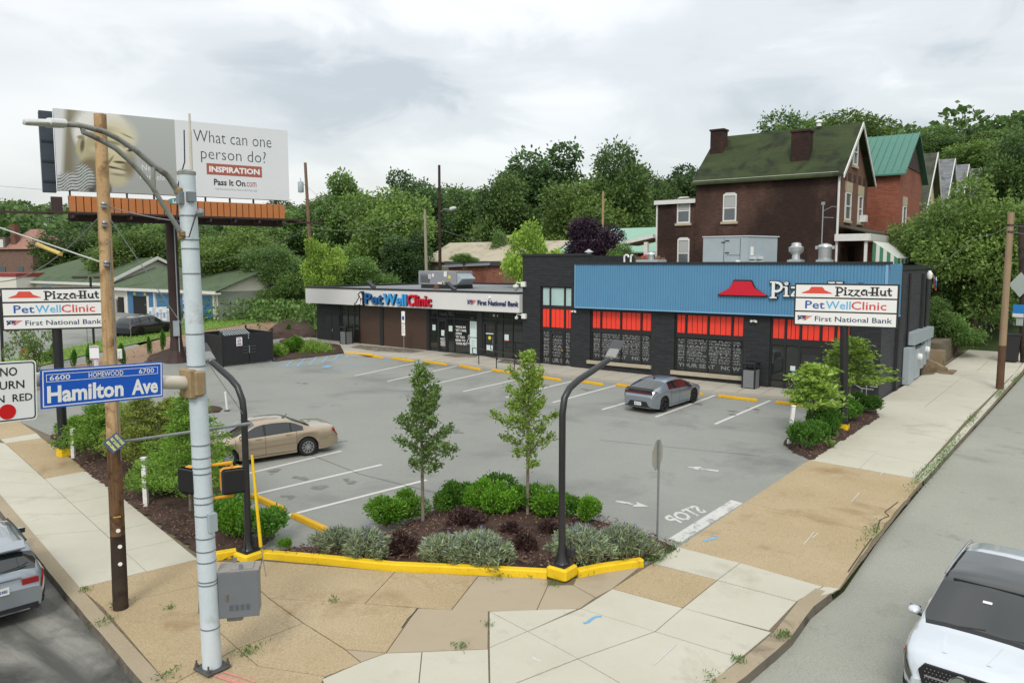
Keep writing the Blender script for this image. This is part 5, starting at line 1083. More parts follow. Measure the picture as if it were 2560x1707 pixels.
mb.build('small_print', M('print_red', 'b08a8a', .5), p)
# ---- bin enclosure
fl, fr = G(557, 918), G(682, 903); u = (fr-fl).normalized(); n_ = Vector((u.y,-u.x,0)); Wd = (fr-fl).length; Hd = 2.0; Dd = 3.6
dm = thing('bin_enclosure', 'black slatted bin enclosure with double gates at the back of the lot', 'enclosure', fl)
def panel(a, b_, name, th=.04):
    mb = MB(); d_ = (b_-a); L = d_.length; t_ = d_.normalized(); m_ = t_.cross(Z); k = max(2, int(L/.12))
    for i in range(k): c = a+t_*(L*(i+.5)/k)+Z*(Hd/2+.05); mb.obox(c, t_*(L/k*.47), m_*.012, Z*(Hd/2-.05))
    mb.obox(a+d_*.5+Z*(Hd-.02)-m_*.03, t_*L/2, m_*.016, Z*.03); mb.obox(a+d_*.5+Z*.25-m_*.03, t_*L/2, m_*.016, Z*.03); return mb.build(name, black_trim, dm)
mid_ = fl+u*Wd*.52
g_ = panel(fl+u*.06, mid_-u*.03, 'gate'); panel(mid_+u*.03, fr-u*.05, 'gate'); bl, br = fl-n_*Dd, fr-n_*Dd; panel(bl, fl, 'side_panel'); panel(fr, br, 'side_panel'); panel(br, bl, 'back_panel')
for p in (fl, fr, bl, br): mb = MB(); mb.tube([p, p+Z*(Hd+.2)], .06, 10); mb.lathe([(.07,0),(.07,.03),(0,.08)], p+Z*(Hd+.2), 10); mb.build('post', black_metal, dm, True)
mb = MB(); c = mid_+n_*.06+Z*1.0; mb.obox(c, u*.03, n_*.02, Z*.25); mb.build('latch', galv, dm)
mb = MB(); c = mid_+n_*.05+Z*.98
for s_ in (-1, 1): 
    for j in (-.2, 0, .2): mb.obox(c+u*s_*.28+Z*j, u*.18, n_*.012, Z*.015)
mb.build('grab_bar', M('dull_bar', '55585a', .5), dm)
c = fl+u*1.15+Z*1.55+n_*.05; sg = thing('notice_sign', 'small white notice with pink edges and a forbidden symbol on the black gate', 'notice', c); mb = MB(); mb.obox(c, u*.2, n_*.006, Z*.3); mb.build('plate', sign_face, sg)
mb = MB(); mb.obox(c+Z*.27+n_*.008, u*.2, n_*.003, Z*.02); mb.obox(c-Z*.27+n_*.008, u*.2, n_*.003, Z*.02); mb.build('pink_bar', M('notice_pink', 'a8609a', .5), sg)
mb = MB(); k = 20; o_ = [c+Z*.05+n_*.01+u*.13*math.cos(2*math.pi*i/k)+Z*.13*math.sin(2*math.pi*i/k) for i in range(k)]; i_ = [c+Z*.05+n_*.01+u*.1*math.cos(2*math.pi*i/k)+Z*.1*math.sin(2*math.pi*i/k) for i in range(k)]; mb.add(o_+i_, [(j, (j+1)%k, k+(j+1)%k, k+j) for j in range(k)]); mb.obox(c+Z*.05+n_*.01, (u+Z).normalized()*.1, n_*.002, (u-Z).normalized()*.02); mb.obox(c-Z*.16+n_*.01, u*.15, n_*.002, Z*.03); mb.build('symbol', sign_black, sg)
dp = fl-n_*1.7+u*1.9; ds = thing('dumpster', 'dark green dumpster with a slatted sloping lid inside the black enclosure', 'dumpster', dp); mb = MB(); mb.prism([dp-u*.9-n_*.75+Z*.2, dp-u*.9+n_*.75+Z*.2, dp-u*.9+n_*.75+Z*1.5, dp-u*.9-n_*.75+Z*2.0], u*1.8); mb.build('body', M('dumpster_green', '1f4a3a', .6, .2, 3), ds)
for i in range(11): mb = MB(); c = dp+u*(-.85+i*.17)+Z*1.85; mb.obox(c, u*.04, (n_*1.5-Z*.6).normalized()*.85, Z*.02); mb.build('lid_slat', M('lid_slat', '8a9094', .5), ds)
# ---- billboard
PA, PB_ = Vector((-48.0, 20.27, 0)), Vector((-43.6, 33.0, 0)); U = (PB_-PA).normalized(); N = U.cross(Z); LB = (PB_-PA).length; ZB, ZT = 11.72, 16.32; HB = ZT-ZB; OB = PA+Z*ZB
colb = G(443, 905); bb = thing('billboard', 'huge billboard with a portrait and dark lettering on a brown steel column', 'billboard', colb)
mb = MB(); mb.obox(OB+U*LB/2+Z*HB/2-N*.25, U*LB/2, N*.24, Z*HB/2); mb.build('panel_frame', M('billboard_frame', '9fa6ab', .5), bb)
bbw = M('billboard_white', 'd9dde0', .45, .02, .3)
split = PP(441, 420, OB, N); us = (split-OB).dot(U)
mb = MB(); f = lambda x, y, dd: OB+U*x+Z*y+N*dd
mb.poly([f(us,0,.004), f(LB,0,.004), f(LB,HB,.004), f(us,HB,.004)]); mb.build('poster_white', bbw, bb)
# the printed portrait: one colour per point of a fine grid
nx, ny = 190, 150; vs = []; cols = []
blobs = [(900,430,455,420,0,'d9d9d4',.12),(820,330,330,300,0,'e2e2de',.4),(1080,500,370,300,0,'d2cdb6',.35),(1000,800,440,470,0,'b3ab88',.10),(1230,560,190,170,0,'cfc8a8',.6),(1060,1000,370,315,0,'9d9573',.12),(1120,860,220,170,0,'cdc5a2',.7),(1180,1170,190,150,0,'b9b295',.4),(860,900,150,330,0,'a39b7c',.7),(1380,980,90,170,0,'7d7458',.7),
 (720,1120,230,250,0,'746b50',.25),(560,650,78,165,8,'b0a785',.2),(585,640,32,100,6,'5d5541',.5),(560,500,60,30,0,'8a836c',.5),(1380,665,110,30,8,'7f785f',.5),(1390,715,50,30,12,'2a2620',.4),(1350,700,25,16,0,'cfcaba',.4),(1110,600,130,34,12,'8b8467',.5),(1105,640,60,22,18,'3d372b',.45),(1300,800,100,26,20,'a09878',.6),
 (1230,880,125,72,0,'c4bc9a',.35),(1225,928,100,20,5,'473f2d',.5),(1060,900,18,90,35,'7e7659',.6),(1150,1030,165,17,14,'3a3226',.35),(1190,1078,120,28,10,'c6bfa8',.4),(1200,1140,120,20,8,'8e8568',.6),(1350,480,110,9,25,'6e674f',.5),(1000,700,200,60,0,'cbc5aa',.7),
 (640,1300,190,220,-15,'4a4243',.25),(330,1390,330,270,-8,'b9bdbe',.2),(640,1150,120,200,-35,'b4bcb8',.3),(1010,1400,70,110,0,'4e463f',.4)]
for j in range(ny+1):
    for i in range(nx+1):
        p = OB+U*(us*i/nx)+Z*(HB*j/ny)+N*.004; vs.append(tuple(p)); d = p-Vector((0,0,CH)); dz_ = d.dot(Vector(_F)); X_ = (1280+FPX*d.dot(Vector(_R))/dz_-120)*6.82; Y_ = (853.5-FPX*d.dot(Vector(_U))/dz_-270)*6.82
        s_ = lambda a, b_, x: max(0, min(1, (x-a)/(b_-a)))
        c = Vector(lin('a6aaa8'))*(1.15-.25*s_(100,1300,Y_)); c = c.lerp(Vector(lin('847e68'))*(1.1-.3*s_(0,1000,Y_)), 1-s_(380,620,X_)); c = c.lerp(Vector(lin('d2d5d6')), 1-s_(210,310,X_+.05*Y_-40))
        for k, (cx_, cy_, rx, ry, ro, hx, so) in enumerate(blobs):
            q = rad(ro); dx, dy = X_-cx_, Y_-cy_; a = (dx*math.cos(q)+dy*math.sin(q))/rx; b_ = (-dx*math.sin(q)+dy*math.cos(q))/ry; r = math.hypot(a, b_)
            if r < 1+so:
                m_ = s_(1+so, 1-so*.6, r); cc = Vector(lin(hx))
                if k in (0, 1): cc = cc*(.9+.2*random.random())
                if k in (29, 30): cc = cc*(.22 if math.sin(X_*.05+Y_*.12+3*math.sin(X_*.021)) > .25 else 1.0)
                c = c.lerp(cc, m_)
        cols.append((*c, 1))
me = bpy.data.meshes.new('poster_portrait'); me.from_pydata(vs, [], [(j*(nx+1)+i, j*(nx+1)+i+1, (j+1)*(nx+1)+i+1, (j+1)*(nx+1)+i) for j in range(ny) for i in range(nx)])
ca = me.color_attributes.new('print', 'FLOAT_COLOR', 'POINT'); ca.data.foreach_set('color', [x for c in cols for x in c])
pm = bpy.data.materials.new('printed_portrait'); pm.use_nodes = True; an = pm.node_tree.nodes.new('ShaderNodeAttribute'); an.attribute_name = 'print'; pm.node_tree.links.new(an.outputs['Color'], pm.node_tree.nodes['Principled BSDF'].inputs['Base Color']); pm.node_tree.nodes['Principled BSDF'].inputs['Roughness'].default_value = .5
me.materials.append(pm); link('poster_portrait', me, bb)
def uvp(px, py): p = PP(px, py, OB, N)-OB; return p.dot(U), p.z
def fit(mb, t, px0, px1, ybase_px, ytop_px, mi, bold=0, dep=.012):
    x0, y0 = uvp(px0, ybase_px); x1, _ = uvp(px1, ybase_px); _, y1 = uvp(px0, ytop_px); mb.text(t, f(x0, y0, dep), U, Z, x1-x0, y1-y0, mi, bold)
mb = MB(); fit(mb, 'What can one', 484, 678, 354, 324, 0, -.012); fit(mb, 'person do?', 503, 665, 406, 368, 0, -.012)
x0, y0 = uvp(517, 436); x1, _ = uvp(655, 444); _, y1 = uvp(517, 408); mb.poly([f(x0,y0,.010), f(x1,y0,.010), f(x1,y1,.010), f(x0,y1,.010)], 1)
fit(mb, 'INSPIRATION', 523, 649, 430, 415, 2, .04, .016); fit(mb, 'Pass It On', 535, 613, 463, 447, 3, .025); fit(mb, '.com', 614, 641, 467, 455, 1, .0); fit(mb, 'THE FOUNDATION FOR A BETTER LIFE', 537, 642, 474.5, 470, 4, 0)
fit(mb, 'Nelson', 355, 407, 426, 412, 2, -.01, .012); fit(mb, 'Mandela', 350, 412, 448, 434, 2, -.01, .012)
mb.build('poster_lettering', [M('poster_dark', '3a3f45', .5), M('poster_rust', 'a5594a', .5), sign_white, sign_black, M('poster_grey_print', 'a5aab0', .5)], bb)
# orange apron, catwalk, stringers, column
brown_steel = M('brown_steel', '3a2825', .7, .2, 2); orange = M('orange_apron', 'b5713c', .6, .08, 2)
x0, _ = uvp(168, 480); x1, _ = uvp(708, 510)
mb = MB(); n = 32
for i in range(n): a = x0+(x1-x0)*i/n; b_ = x0+(x1-x0)*(i+1)/n; mb.obox(f((a+b_)/2, -.78, .3), U*((b_-a)/2-.025), N*.03, Z*.46)
mb.build('apron_panel', orange, bb); mb = MB(); mb.obox(f((x0+x1)/2, -.78, .24), U*(x1-x0)/2, N*.02, Z*.46); mb.build('apron_back', brown_steel, bb)
mb = MB(); mb.obox(f((x0+x1)/2-.2, -1.32, .75), U*((x1-x0)/2+.9), N*.5, Z*.05); mb.obox(f((x0+x1)/2, -1.55, -.3), U*((x1-x0)/2), N*.12, Z*.2); mb.build('catwalk', brown_steel, bb)
for k in range(9): mb = MB(); mb.obox(f(.6+k*1.5, -.2, -.1), U*.05, N*.05, Z*.35); mb.obox(f(.6+k*1.5, -1.5, .2), U*.06, N*1.0, Z*.1); mb.build('stringer', brown_steel, bb)
for c_, a_, b_, d_ in (((-.1,-.85,.0),.28,.25,.45),((-1.6,-1.35,.3),1.3,.3,.06),((LB+.9,-1.45,.3),1.2,.2,.06)): mb = MB(); mb.obox(f(*c_), U*a_, N*b_, Z*d_); mb.build('end_bracket', brown_steel, bb)
mb = MB(); ctop = Vector((colb.x, colb.y, 11.0)); mb.tube([colb-Z*.3, ctop], .36, 24); mb.obox(Vector((colb.x, colb.y, 10.9))+N*1.0, U*5.8, N*.25, Z*.3); mb.obox(Vector((colb.x, colb.y, 10.9))+N*1.4, N*2.0, U*.3, Z*.28); mb.build('column', brown_steel, bb, True)
mb = MB(); mb.lathe([(.95,-.2),(.6,.35),(.45,.8),(.37,1.5)], colb, 12); mb.build('column_skirt', brown_steel, bb)
mb = MB(); mb.obox(colb+N*.45-U*.05+Z*2.3, U*.18, N*.1, Z*.5); mb.tube([colb+N*.42+U*.1, colb+N*.42+U*.1+Z*9], .04, 6); mb.build('meter_box', hvac_gray, bb)
mb = MB(); mb.obox(f(-.34, HB*.49, -1.3), U*.34, N*.4, Z*(HB*.5)); bk = mb.build('rear_panel', M('rear_panel_blue', '36424d', .6, .15, 2), bb); mb = MB()
for k in range(4): mb.obox(f(-.34, HB*(.12+.25*k), -.88), U*.3, N*.03, Z*.06)
mb.build('rung', M('rung_dark', '22282e', .6), bk)
mb = MB(); x0, y0 = uvp(427, 508); mb.prism([f(x0+.75*math.cos(2*math.pi*k/20)*1.0+.5, y0+.1+.22*math.sin(2*math.pi*k/20), .345) for k in range(20)], -N*.01); mb.text('LAMAR', f(x0+.05, y0-.02, .352), U, Z, .95, .24, 1, .04); o = mb.build('maker_plate', [M('plate_green', '5c8c88', .5), sign_white], bb)
# ================================================================== cars
def paint(name, col, metal=.55, rough=.28): return M(name, col, rough, 0, 1, 0, 40, metal, 1.0)
car_glass = M('car_glass', (.012, .016, .016), .03, spec=.8, coat=.4); tyre_mat = M('tyre_rubber', '1b1b1c', .85, .15, 10); rim_silver = M('rim_silver', 'b9bcbf', .3, metal=.8); rim_dark = M('rim_dark', '2a2a2d', .35, metal=.5)
tail_red = M('tail_lamp_red', '8e1118', .15, coat=.8); tail_dark = M('tail_lamp_dark', '3a1216', .12, coat=.8); lens_clear = M('head_lamp_lens', '4a4f55', .08, metal=.4, coat=1); chrome = M('chrome', 'c9cccf', .12, metal=1.0); plastic_trim = M('car_trim_black', '1e1f21', .55); seam_mat = M('door_seam', '1a1a1b', .8); plate_white = M('number_plate', 'dfe0de', .5)
class Car:
    def __init__(s, spec):
        s.__dict__.update(spec); s.r0, s.r1 = s.top[0][0], s.top[-1][0]
        xs = np.arange(s.r0, s.r1+.001, .02)
        def sm(tab, win):
            y = np.interp(xs, [p[0] for p in tab], [p[1] for p in tab]); k = win//2; yp = np.pad(y, k, mode='edge'); return np.convolve(yp, np.ones(win)/win, 'valid')[:len(xs)]
        s.xs = xs; s.zt_, s.zb_ = sm(s.top, 7), sm(s.belt, 15); h = s.W/2
        pl = [(s.r0, h*.80), (s.r0+.06, h*.88), (s.r0+.25, h*.955), (s.r0+.7, h*.99), (0, h), (s.r1-.8, h*.985), (s.r1-.4, h*.94), (s.r1-.15, h*.85), (s.r1, h*.68)]
        s.w_ = sm(pl, 9)
    def zlow(s, x):
        Ra = s.r+.07
        for xw in (s.xf, s.xr):
            if abs(x-xw) < Ra: return s.r*.96+math.sqrt(max(Ra*Ra-(x-xw)**2, 0))
        e_ = max(0, (abs(x-(s.r0+s.r1)/2)-(s.r1-s.r0)/2+.5)/.5); return s.sill+.10*e_
    def ring(s, x):
        zt, zb, w = (float(np.interp(x, s.xs, a)) for a in (s.zt_, s.zb_, s.w_)); zl = s.zlow(x); zb = min(zb, zt-.01); zb = max(zb, zl+.06); zt = max(zt, zb+.01); c = max(0, min(1, (zt-zb)/.28)); c = c*c*(3-2*c)
        wt = w*.95-(zt-zb)*s.tumble; zr = zt-.045
        A = [(w*.94, zl), (w*.985, zl+(zb-zl)*.3), (w, zl+(zb-zl)*.62), (w*.99, zb-.05), (w*.955, zb)]
        cab = [(w*.94, zb+.02), (wt+.035, zr-.055), (wt, zr-.005), (wt*.62, zt-.012), (0, zt)]
        dz = zt-zb; hood = [(w*.90, zb+dz*.45), (w*.82, zb+dz*.72), (w*.72, zb+dz*.86), (w*.42, zb+dz*.97), (0, zt)]
        return A+[(a[0]*(1-c)+b[0]*c, a[1]*(1-c)+b[1]*c) for a, b in zip(hood, cab)]
    def pt(s, x, k, side, off=0.0):
        R_ = s.ring(x); i = min(int(k), 8); t = k-i; y = R_[i][0]*(1-t)+R_[i+1][0]*t; z = R_[i][1]*(1-t)+R_[i+1][1]*t
        if off:
            ty, tz = R_[i+1][0]-R_[i][0], R_[i+1][1]-R_[i][1]; L = math.hypot(ty, tz) or 1; y += tz/L*off; z += -ty/L*off
        return (x, y*side, z)
    def patch(s, mb, x0, x1, k0, k1, side, off=.008, mi=0, nx=8, nk=4, slant=0.0):
        vs = [s.pt(x0+(x1-x0)*i/nx+slant*(j/nk), k0+(k1-k0)*j/nk, side, off) for i in range(nx+1) for j in range(nk+1)]; n = nk+1
        mb.add(vs, [((i*n+j, (i+1)*n+j, (i+1)*n+j+1, i*n+j+1) if side < 0 else (i*n+j, i*n+j+1, (i+1)*n+j+1, (i+1)*n+j)) for i in range(nx) for j in range(nk)], mi)
    def build(s, name, label, mat, group=None, rim=None, cat='car'):
        t = thing(name, label, cat, (0,0,0), group); Ra = s.r+.07
        st = set(np.round(np.linspace(s.r0, s.r1, 70), 4))
        for xw in (s.xf, s.xr):
            st |= {round(xw+Ra*math.cos(q), 4) for q in np.linspace(0, math.pi, 15)}; st |= {round(xw+Ra+.004, 4), round(xw-Ra-.004, 4)}
        for q in s.cuts: st |= {round(q, 4)}
        for d in (.01, .03, .06, .1): st |= {round(s.r0+d, 4), round(s.r1-d, 4)}
        X_ = sorted(st); rings = []
        for x in X_:
            R_ = s.ring(x); rings.append([(x, -p[0], p[1]) for p in R_]+[(x, p[0], p[1]) for p in R_[-2::-1]])
        n = len(rings[0]); vs = [p for r in rings for p in r]; bf = []; gf = {'windscreen': [], 'rear_window': [], 'side_window': [], 'roof_glass': []}
        for i in range(len(X_)-1):
            xm = (X_[i]+X_[i+1])/2
            for k in range(n-1):
                kk = k if k < 9 else n-2-k; f = (i*n+k, (i+1)*n+k, (i+1)*n+k+1, i*n+k+1); dest = bf
                if kk == 5 and any(a < xm < b for a, b in s.side_glass): dest = gf['side_window']
                elif kk in (7, 8) and s.ws[0] < xm < s.ws[1]: dest = gf['windscreen']
                elif kk in (7, 8) and s.rw[0] < xm < s.rw[1]: dest = gf['rear_window']
                elif s.roof_glass and kk in (7, 8) and s.roof_glass[0] < xm < s.roof_glass[1]: dest = gf['roof_glass']
                dest.append(f)
        bf += [tuple(range(n-1, -1, -1)), tuple((len(X_)-1)*n+k for k in range(n))]
        mb = MB(); mb.add(vs, bf); mb.build('body', mat, t, True, 50)
        for g, f in gf.items():
            if f:
                if g == 'side_window':
                    for sd_ in (0, 1):
                        mb = MB(); mb.add(vs, [q for q in f if ((q[0] % n) < 9) == (sd_ == 0)]); mb.build(g, car_glass, t, True)
                else: mb = MB(); mb.add(vs, f); mb.build(g, car_glass, t, True)
        mb = MB(); mb.box((s.r0+.25, -s.W*.36, s.sill-.02), (s.r1-.25, s.W*.36, min(.72, s.zb_[len(s.xs)//2]-.1))); mb.build('underbody', plastic_trim, t)
        # black surround of glass
        mb = MB()
        for sd_ in (-1, 1):
            for a, b_ in s.pillars: s.patch(mb, a, b_, 5, 6, sd_, .003, nx=2, nk=4)
            s.patch(mb, s.side_glass[0][0]-.02, s.side_glass[-1][1]+.02, 4.85, 5.04, sd_, .006, nx=24, nk=1)
        mb.build('window_trim', plastic_trim, t)
        mb = MB()
        for sd_ in (-1, 1):
            for xd in s.doors: s.patch(mb, xd, xd+.012, .35, 4.9, sd_, .003, nx=1, nk=14)
            s.patch(mb, s.doors[0], s.doors[-1], .35, .42, sd_, .003, nx=20, nk=1)
        mb.build('door_seam', seam_mat, t)
        for sd_ in (-1, 1):
            for xh in s.handles: mb = MB(); p = Vector(s.pt(xh, 3.1, sd_, .0)); mb.obox(p+Vector((0, sd_*.012, 0)), X*.10, Y*.016, Z*.018, 0, .008); mb.build('door_handle', mat if s.body_handles else chrome, t)
        for sd_ in (-1, 1):
            mb = MB(); p = Vector(s.pt(s.mirror, 4.9, sd_)); c = p+Vector((0, sd_*.14, .06)); sec = []
            for fx, sc_ in ((-.09,.8),(-.06,1.0),(.02,.95),(.07,.7),(.1,.3)): sec.append([c+Vector((fx, .115*sc_*math.cos(q), .075*sc_*math.sin(q))) for q in [2*math.pi*k/12 for k in range(12)]])
            v2 = [q for r in sec for q in r]; mb.add(v2, [(i*12+k, i*12+(k+1)%12, i*12+12+(k+1)%12, i*12+12+k) for i in range(4) for k in range(12)]+[tuple(range(11,-1,-1)), tuple(48+k for k in range(12))]); m_ = mb.build('mirror', mat, t, True)
            mb = MB(); mb.tube([p+Vector((.02,0,0)), c-Vector((0,0,.03))], .03, 8); mb.box(c+Vector((-.096,-.09,-.055)), c+Vector((-.091,.09,.055))); mb.build('mirror_stalk', plastic_trim, m_)
        for xw, fr in ((s.xf, 1), (s.xr, 0)):
            for sd_ in (-1, 1):
                wv = .22; r = s.r; yo = sd_*(float(np.interp(xw, s.xs, s.w_))*.975-wv/2); c = (xw, yo, r); mb = MB()
                mb.lathe([(r*.64,-wv/2+.01),(r*.9,-wv/2),(r*.985,-wv*.36),(r,-wv*.2),(r,wv*.2),(r*.985,wv*.36),(r*.9,wv/2),(r*.64,wv/2-.01),(r*.62,wv*.2),(.0,wv*.2)], c, 36, axis=Y*sd_); w_o = mb.build('wheel', tyre_mat, t, True, 35)
                mb = MB(); rm = rim or rim_silver; cc = Vector(c)+Y*sd_*(wv*.30); mb.lathe([(r*.665,.02),(r*.655,.05),(r*.60,.05),(r*.58,-.01)], cc, 36, axis=Y*sd_, caps=False); ns = s.spokes
                for q in range(ns):
                    a = 2*math.pi*q/ns; d_ = Vector((math.cos(a), 0, math.sin(a))); pd = Vector((-d_.z, 0, d_.x)); mb.obox(cc+d_*r*.33+Y*sd_*.02, d_*r*.28, pd*r*s.spoke_w, Y*.018)
                mb.lathe([(r*.16,0),(r*.15,.05),(0,.055)], cc, 16, axis=Y*sd_); mb.build('rim', rm, w_o, True, 35)
        s.t = t; s.mat = mat; return t
    def place(s, ref_local, ref_world, heading):
        a = rad(heading); d = Vector((math.cos(a), math.sin(a), 0)); d.z = SX*d.x+SY*d.y; d.normalize(); nn = Vector((-SX, -SY, 1)).normalized(); l_ = nn.cross(d)
        R3 = Matrix((d, l_, nn)).transposed(); o = Vector(ref_world)-R3 @ Vector((ref_local[0], ref_local[1], ref_local[2] if len(ref_local) > 2 else 0)); s.t.matrix_world = Matrix.Translation(o) @ R3.to_4x4()
    def part(s, name, mat, fn, smooth=True):
        mb = MB(); fn(mb); return mb.build(name, mat, s.t, smooth)
def num_plate(car, x, z, text_, front=False, w=.3):
    mb = MB(); sg_ = 1 if front else -1; mb.box((x-.006, -w/2, z-.075), (x+.006, w/2, z+.075)); p = mb.build('number_plate', plate_white, car.t); mb = MB(); mb.text(text_, (x+sg_*.009, w*.42*-sg_*-1 if False else (w*.40 if not front else -w*.40), z-.035), (0, -1 if not front else 1, 0), Z, w*.8, .07, 0, .02); mb.build('plate_number', M('plate_blue', '2d4a8a', .5), p)

# ---- tan saloon
sal = dict(W=1.87, xf=1.425, xr=-1.425, r=.335, sill=.20, tumble=.40, spokes=10, spoke_w=.055, body_handles=True, mirror=.88, roof_glass=None,
 top=[(-2.605,.52),(-2.595,.80),(-2.54,.96),(-2.45,1.01),(-2.1,1.04),(-1.62,1.06),(-.95,1.37),(-.7,1.425),(-.2,1.45),(.2,1.43),(.42,1.39),(1.22,1.01),(1.5,.97),(2.0,.90),(2.3,.80),(2.43,.68),(2.475,.50)],
 belt=[(-2.605,.5),(-2.5,.93),(-2.0,.97),(-1,.96),(0,.94),(1.1,.92),(1.6,.88),(2.2,.76),(2.475,.48)], ws=(.40,1.20), rw=(-1.60,-.86), side_glass=[(-1.28,-.86),(-.80,.06),(.14,.98)], pillars=[(-.86,-.80),(.06,.14)], cuts=[-1.28,-.86,-.8,.06,.14,.98,.4,1.2,-1.6], doors=(-1.02,.1,1.12), handles=(-.72,.34))
c1 = Car(sal); c1.build('saloon_car', 'tan four door saloon parked nose first at the left bed', paint('champagne_paint', 'ac9c84', .5), 'cars parked on the lot')
for sd_ in (-1, 1):
    c1.part('taillight', tail_red, lambda mb: c1.patch(mb, -2.60, -2.36, 2.7, 4.0, sd_, .012, nx=8)); c1.part('headlight', lens_clear, lambda mb: c1.patch(mb, 2.18, 2.45, 2.6, 4.0, sd_, .010))
def f(mb):
    for sd_ in (-1, 1): c1.patch(mb, -2.2, 2.2, 1.55, 1.68, sd_, .012, nx=40, nk=1); c1.patch(mb, -2.58, -1.9, 1.9, 2.0, sd_, .008, nx=12, nk=1)
c1.part('side_moulding', paint('champagne_dark', '9c8b72', .4), f)
c1.part('bumper_trim', plastic_trim, lambda mb: [c1.patch(mb, 1.85, 2.47, .0, .35, sd_, .006) for sd_ in (-1, 1)])
c1.part('grille', chrome, lambda mb: mb.box((2.44,-.3,.5),(2.485,.3,.66))); mb = MB(); mb.tube([(-.75,.35,1.43),(-.86,.35,1.55)], .012, 6); mb.lathe([(.05,0),(.04,.02),(0,.03)], (-.72,.35,1.42), 10); mb.build('antenna', plastic_trim, c1.t, True)
p1, p2 = G(580,1168), G(769,1138); c1.place((-1.425, .80, 0), p2, math.degrees(math.atan2((p1-p2).y, (p1-p2).x)))
# ---- silver liftback
lif = dict(W=1.78, xf=1.375, xr=-1.375, r=.345, sill=.19, tumble=.44, spokes=5, spoke_w=.12, body_handles=True, mirror=.78, roof_glass=None,
 top=[(-2.30,.56),(-2.295,.80),(-2.285,1.0),(-2.26,1.07),(-2.18,1.09),(-1.12,1.385),(-.8,1.425),(-.4,1.435),(0,1.425),(.3,1.385),(1.52,.95),(1.8,.90),(2.1,.80),(2.25,.66),(2.295,.48)],
 belt=[(-2.30,.54),(-2.26,1.0),(-1.8,1.02),(-1.1,.98),(0,.93),(1.2,.89),(1.6,.86),(2.1,.74),(2.295,.46)], ws=(.28,1.48), rw=(-2.16,-1.16), side_glass=[(-1.02,-.16),(-.08,1.0)], pillars=[(-.16,-.08)], cuts=[-1.02,-.16,-.08,1.0,.28,1.48,-2.16,-1.16], doors=(-.88,-.1,1.05), handles=(.12,))
c2 = Car(lif); c2.build('liftback_car', 'silver liftback with a full width rear lamp parked facing the restaurant', paint('silver_paint', '9aa3ad', .65), 'cars parked on the lot', rim_dark)
def f(mb):
    for sd_ in (-1, 1): c2.patch(mb, -2.295, -2.02, 3.0, 4.3, sd_, .012, nx=8)
    mb.box((-2.312,-.7,.90),(-2.25,.7,1.01))
c2.part('rear_lamp_band', tail_dark, f); mb = MB()
mb.box((-2.322,-.64,.945),(-2.305,.64,.965)); mb.build('taillight', tail_red, c2.t)
c2.part('lower_bumper', plastic_trim, lambda mb: mb.prism([(-2.32,-.72,.30),(-2.32,.72,.30),(-2.33,.55,.36),(-2.33,.42,.56),(-2.33,-.42,.56),(-2.33,-.55,.36)], (.06,0,0)))
c2.part('rear_spoiler', plastic_trim, lambda mb: mb.prism([(-2.33,-.66,1.05),(-2.33,.66,1.05),(-2.1,.7,1.115),(-2.1,-.7,1.115)], (0,0,.025)))
c2.part('arch_trim', plastic_trim, lambda mb: [c2.patch(mb, xw-.41, xw+.41, 0, .12, sd_, .006, nx=20, nk=1) for xw in (c2.xf, c2.xr) for sd_ in (-1, 1)]); num_plate(c2, -2.345, .45, 'MBX 4127', w=.36)
mb = MB(); mb.obox((-.95,0,1.44), X*.08, Y*.02, Z*.025, 0, .01); mb.build('antenna', plastic_trim, c2.t); c2.part('lip', chrome, lambda mb: mb.box((-2.33,-.68,.275),(-2.28,.68,.295)))
p1, p2 = G(1727,1003), G(1657,1029); c2.place((-1.375, -.74, 0), p2, 85.5)
# ---- pale SUV coming down the right street, and the dark one beyond
suv = dict(W=1.96, xf=1.495, xr=-1.495, r=.385, sill=.28, tumble=.34, spokes=5, spoke_w=.11, body_handles=True, mirror=.86, roof_glass=(-1.2,.38),
 top=[(-2.555,.62),(-2.545,1.0),(-2.50,1.22),(-2.2,1.60),(-2.05,1.71),(-1.4,1.78),(-.5,1.80),(.05,1.785),(.36,1.73),(1.22,1.20),(1.35,1.175),(1.8,1.13),(2.1,1.06),(2.26,.95),(2.34,.80),(2.365,.60)],
 belt=[(-2.555,.6),(-2.48,1.10),(-1.5,1.14),(-.5,1.12),(.5,1.10),(1.1,1.08),(1.6,1.05),(2.0,.98),(2.25,.85),(2.365,.58)], ws=(.38,1.18), rw=(-2.42,-2.1), side_glass=[(-2.1,-1.42),(-1.32,-.36),(-.26,.98)], pillars=[(-1.42,-1.32),(-.36,-.26)], cuts=[-2.1,-1.42,-1.32,-.36,-.26,.98,.38,1.18,-2.42,-1.2], doors=(-1.05,-.3,1.02), handles=(-.85,.05))
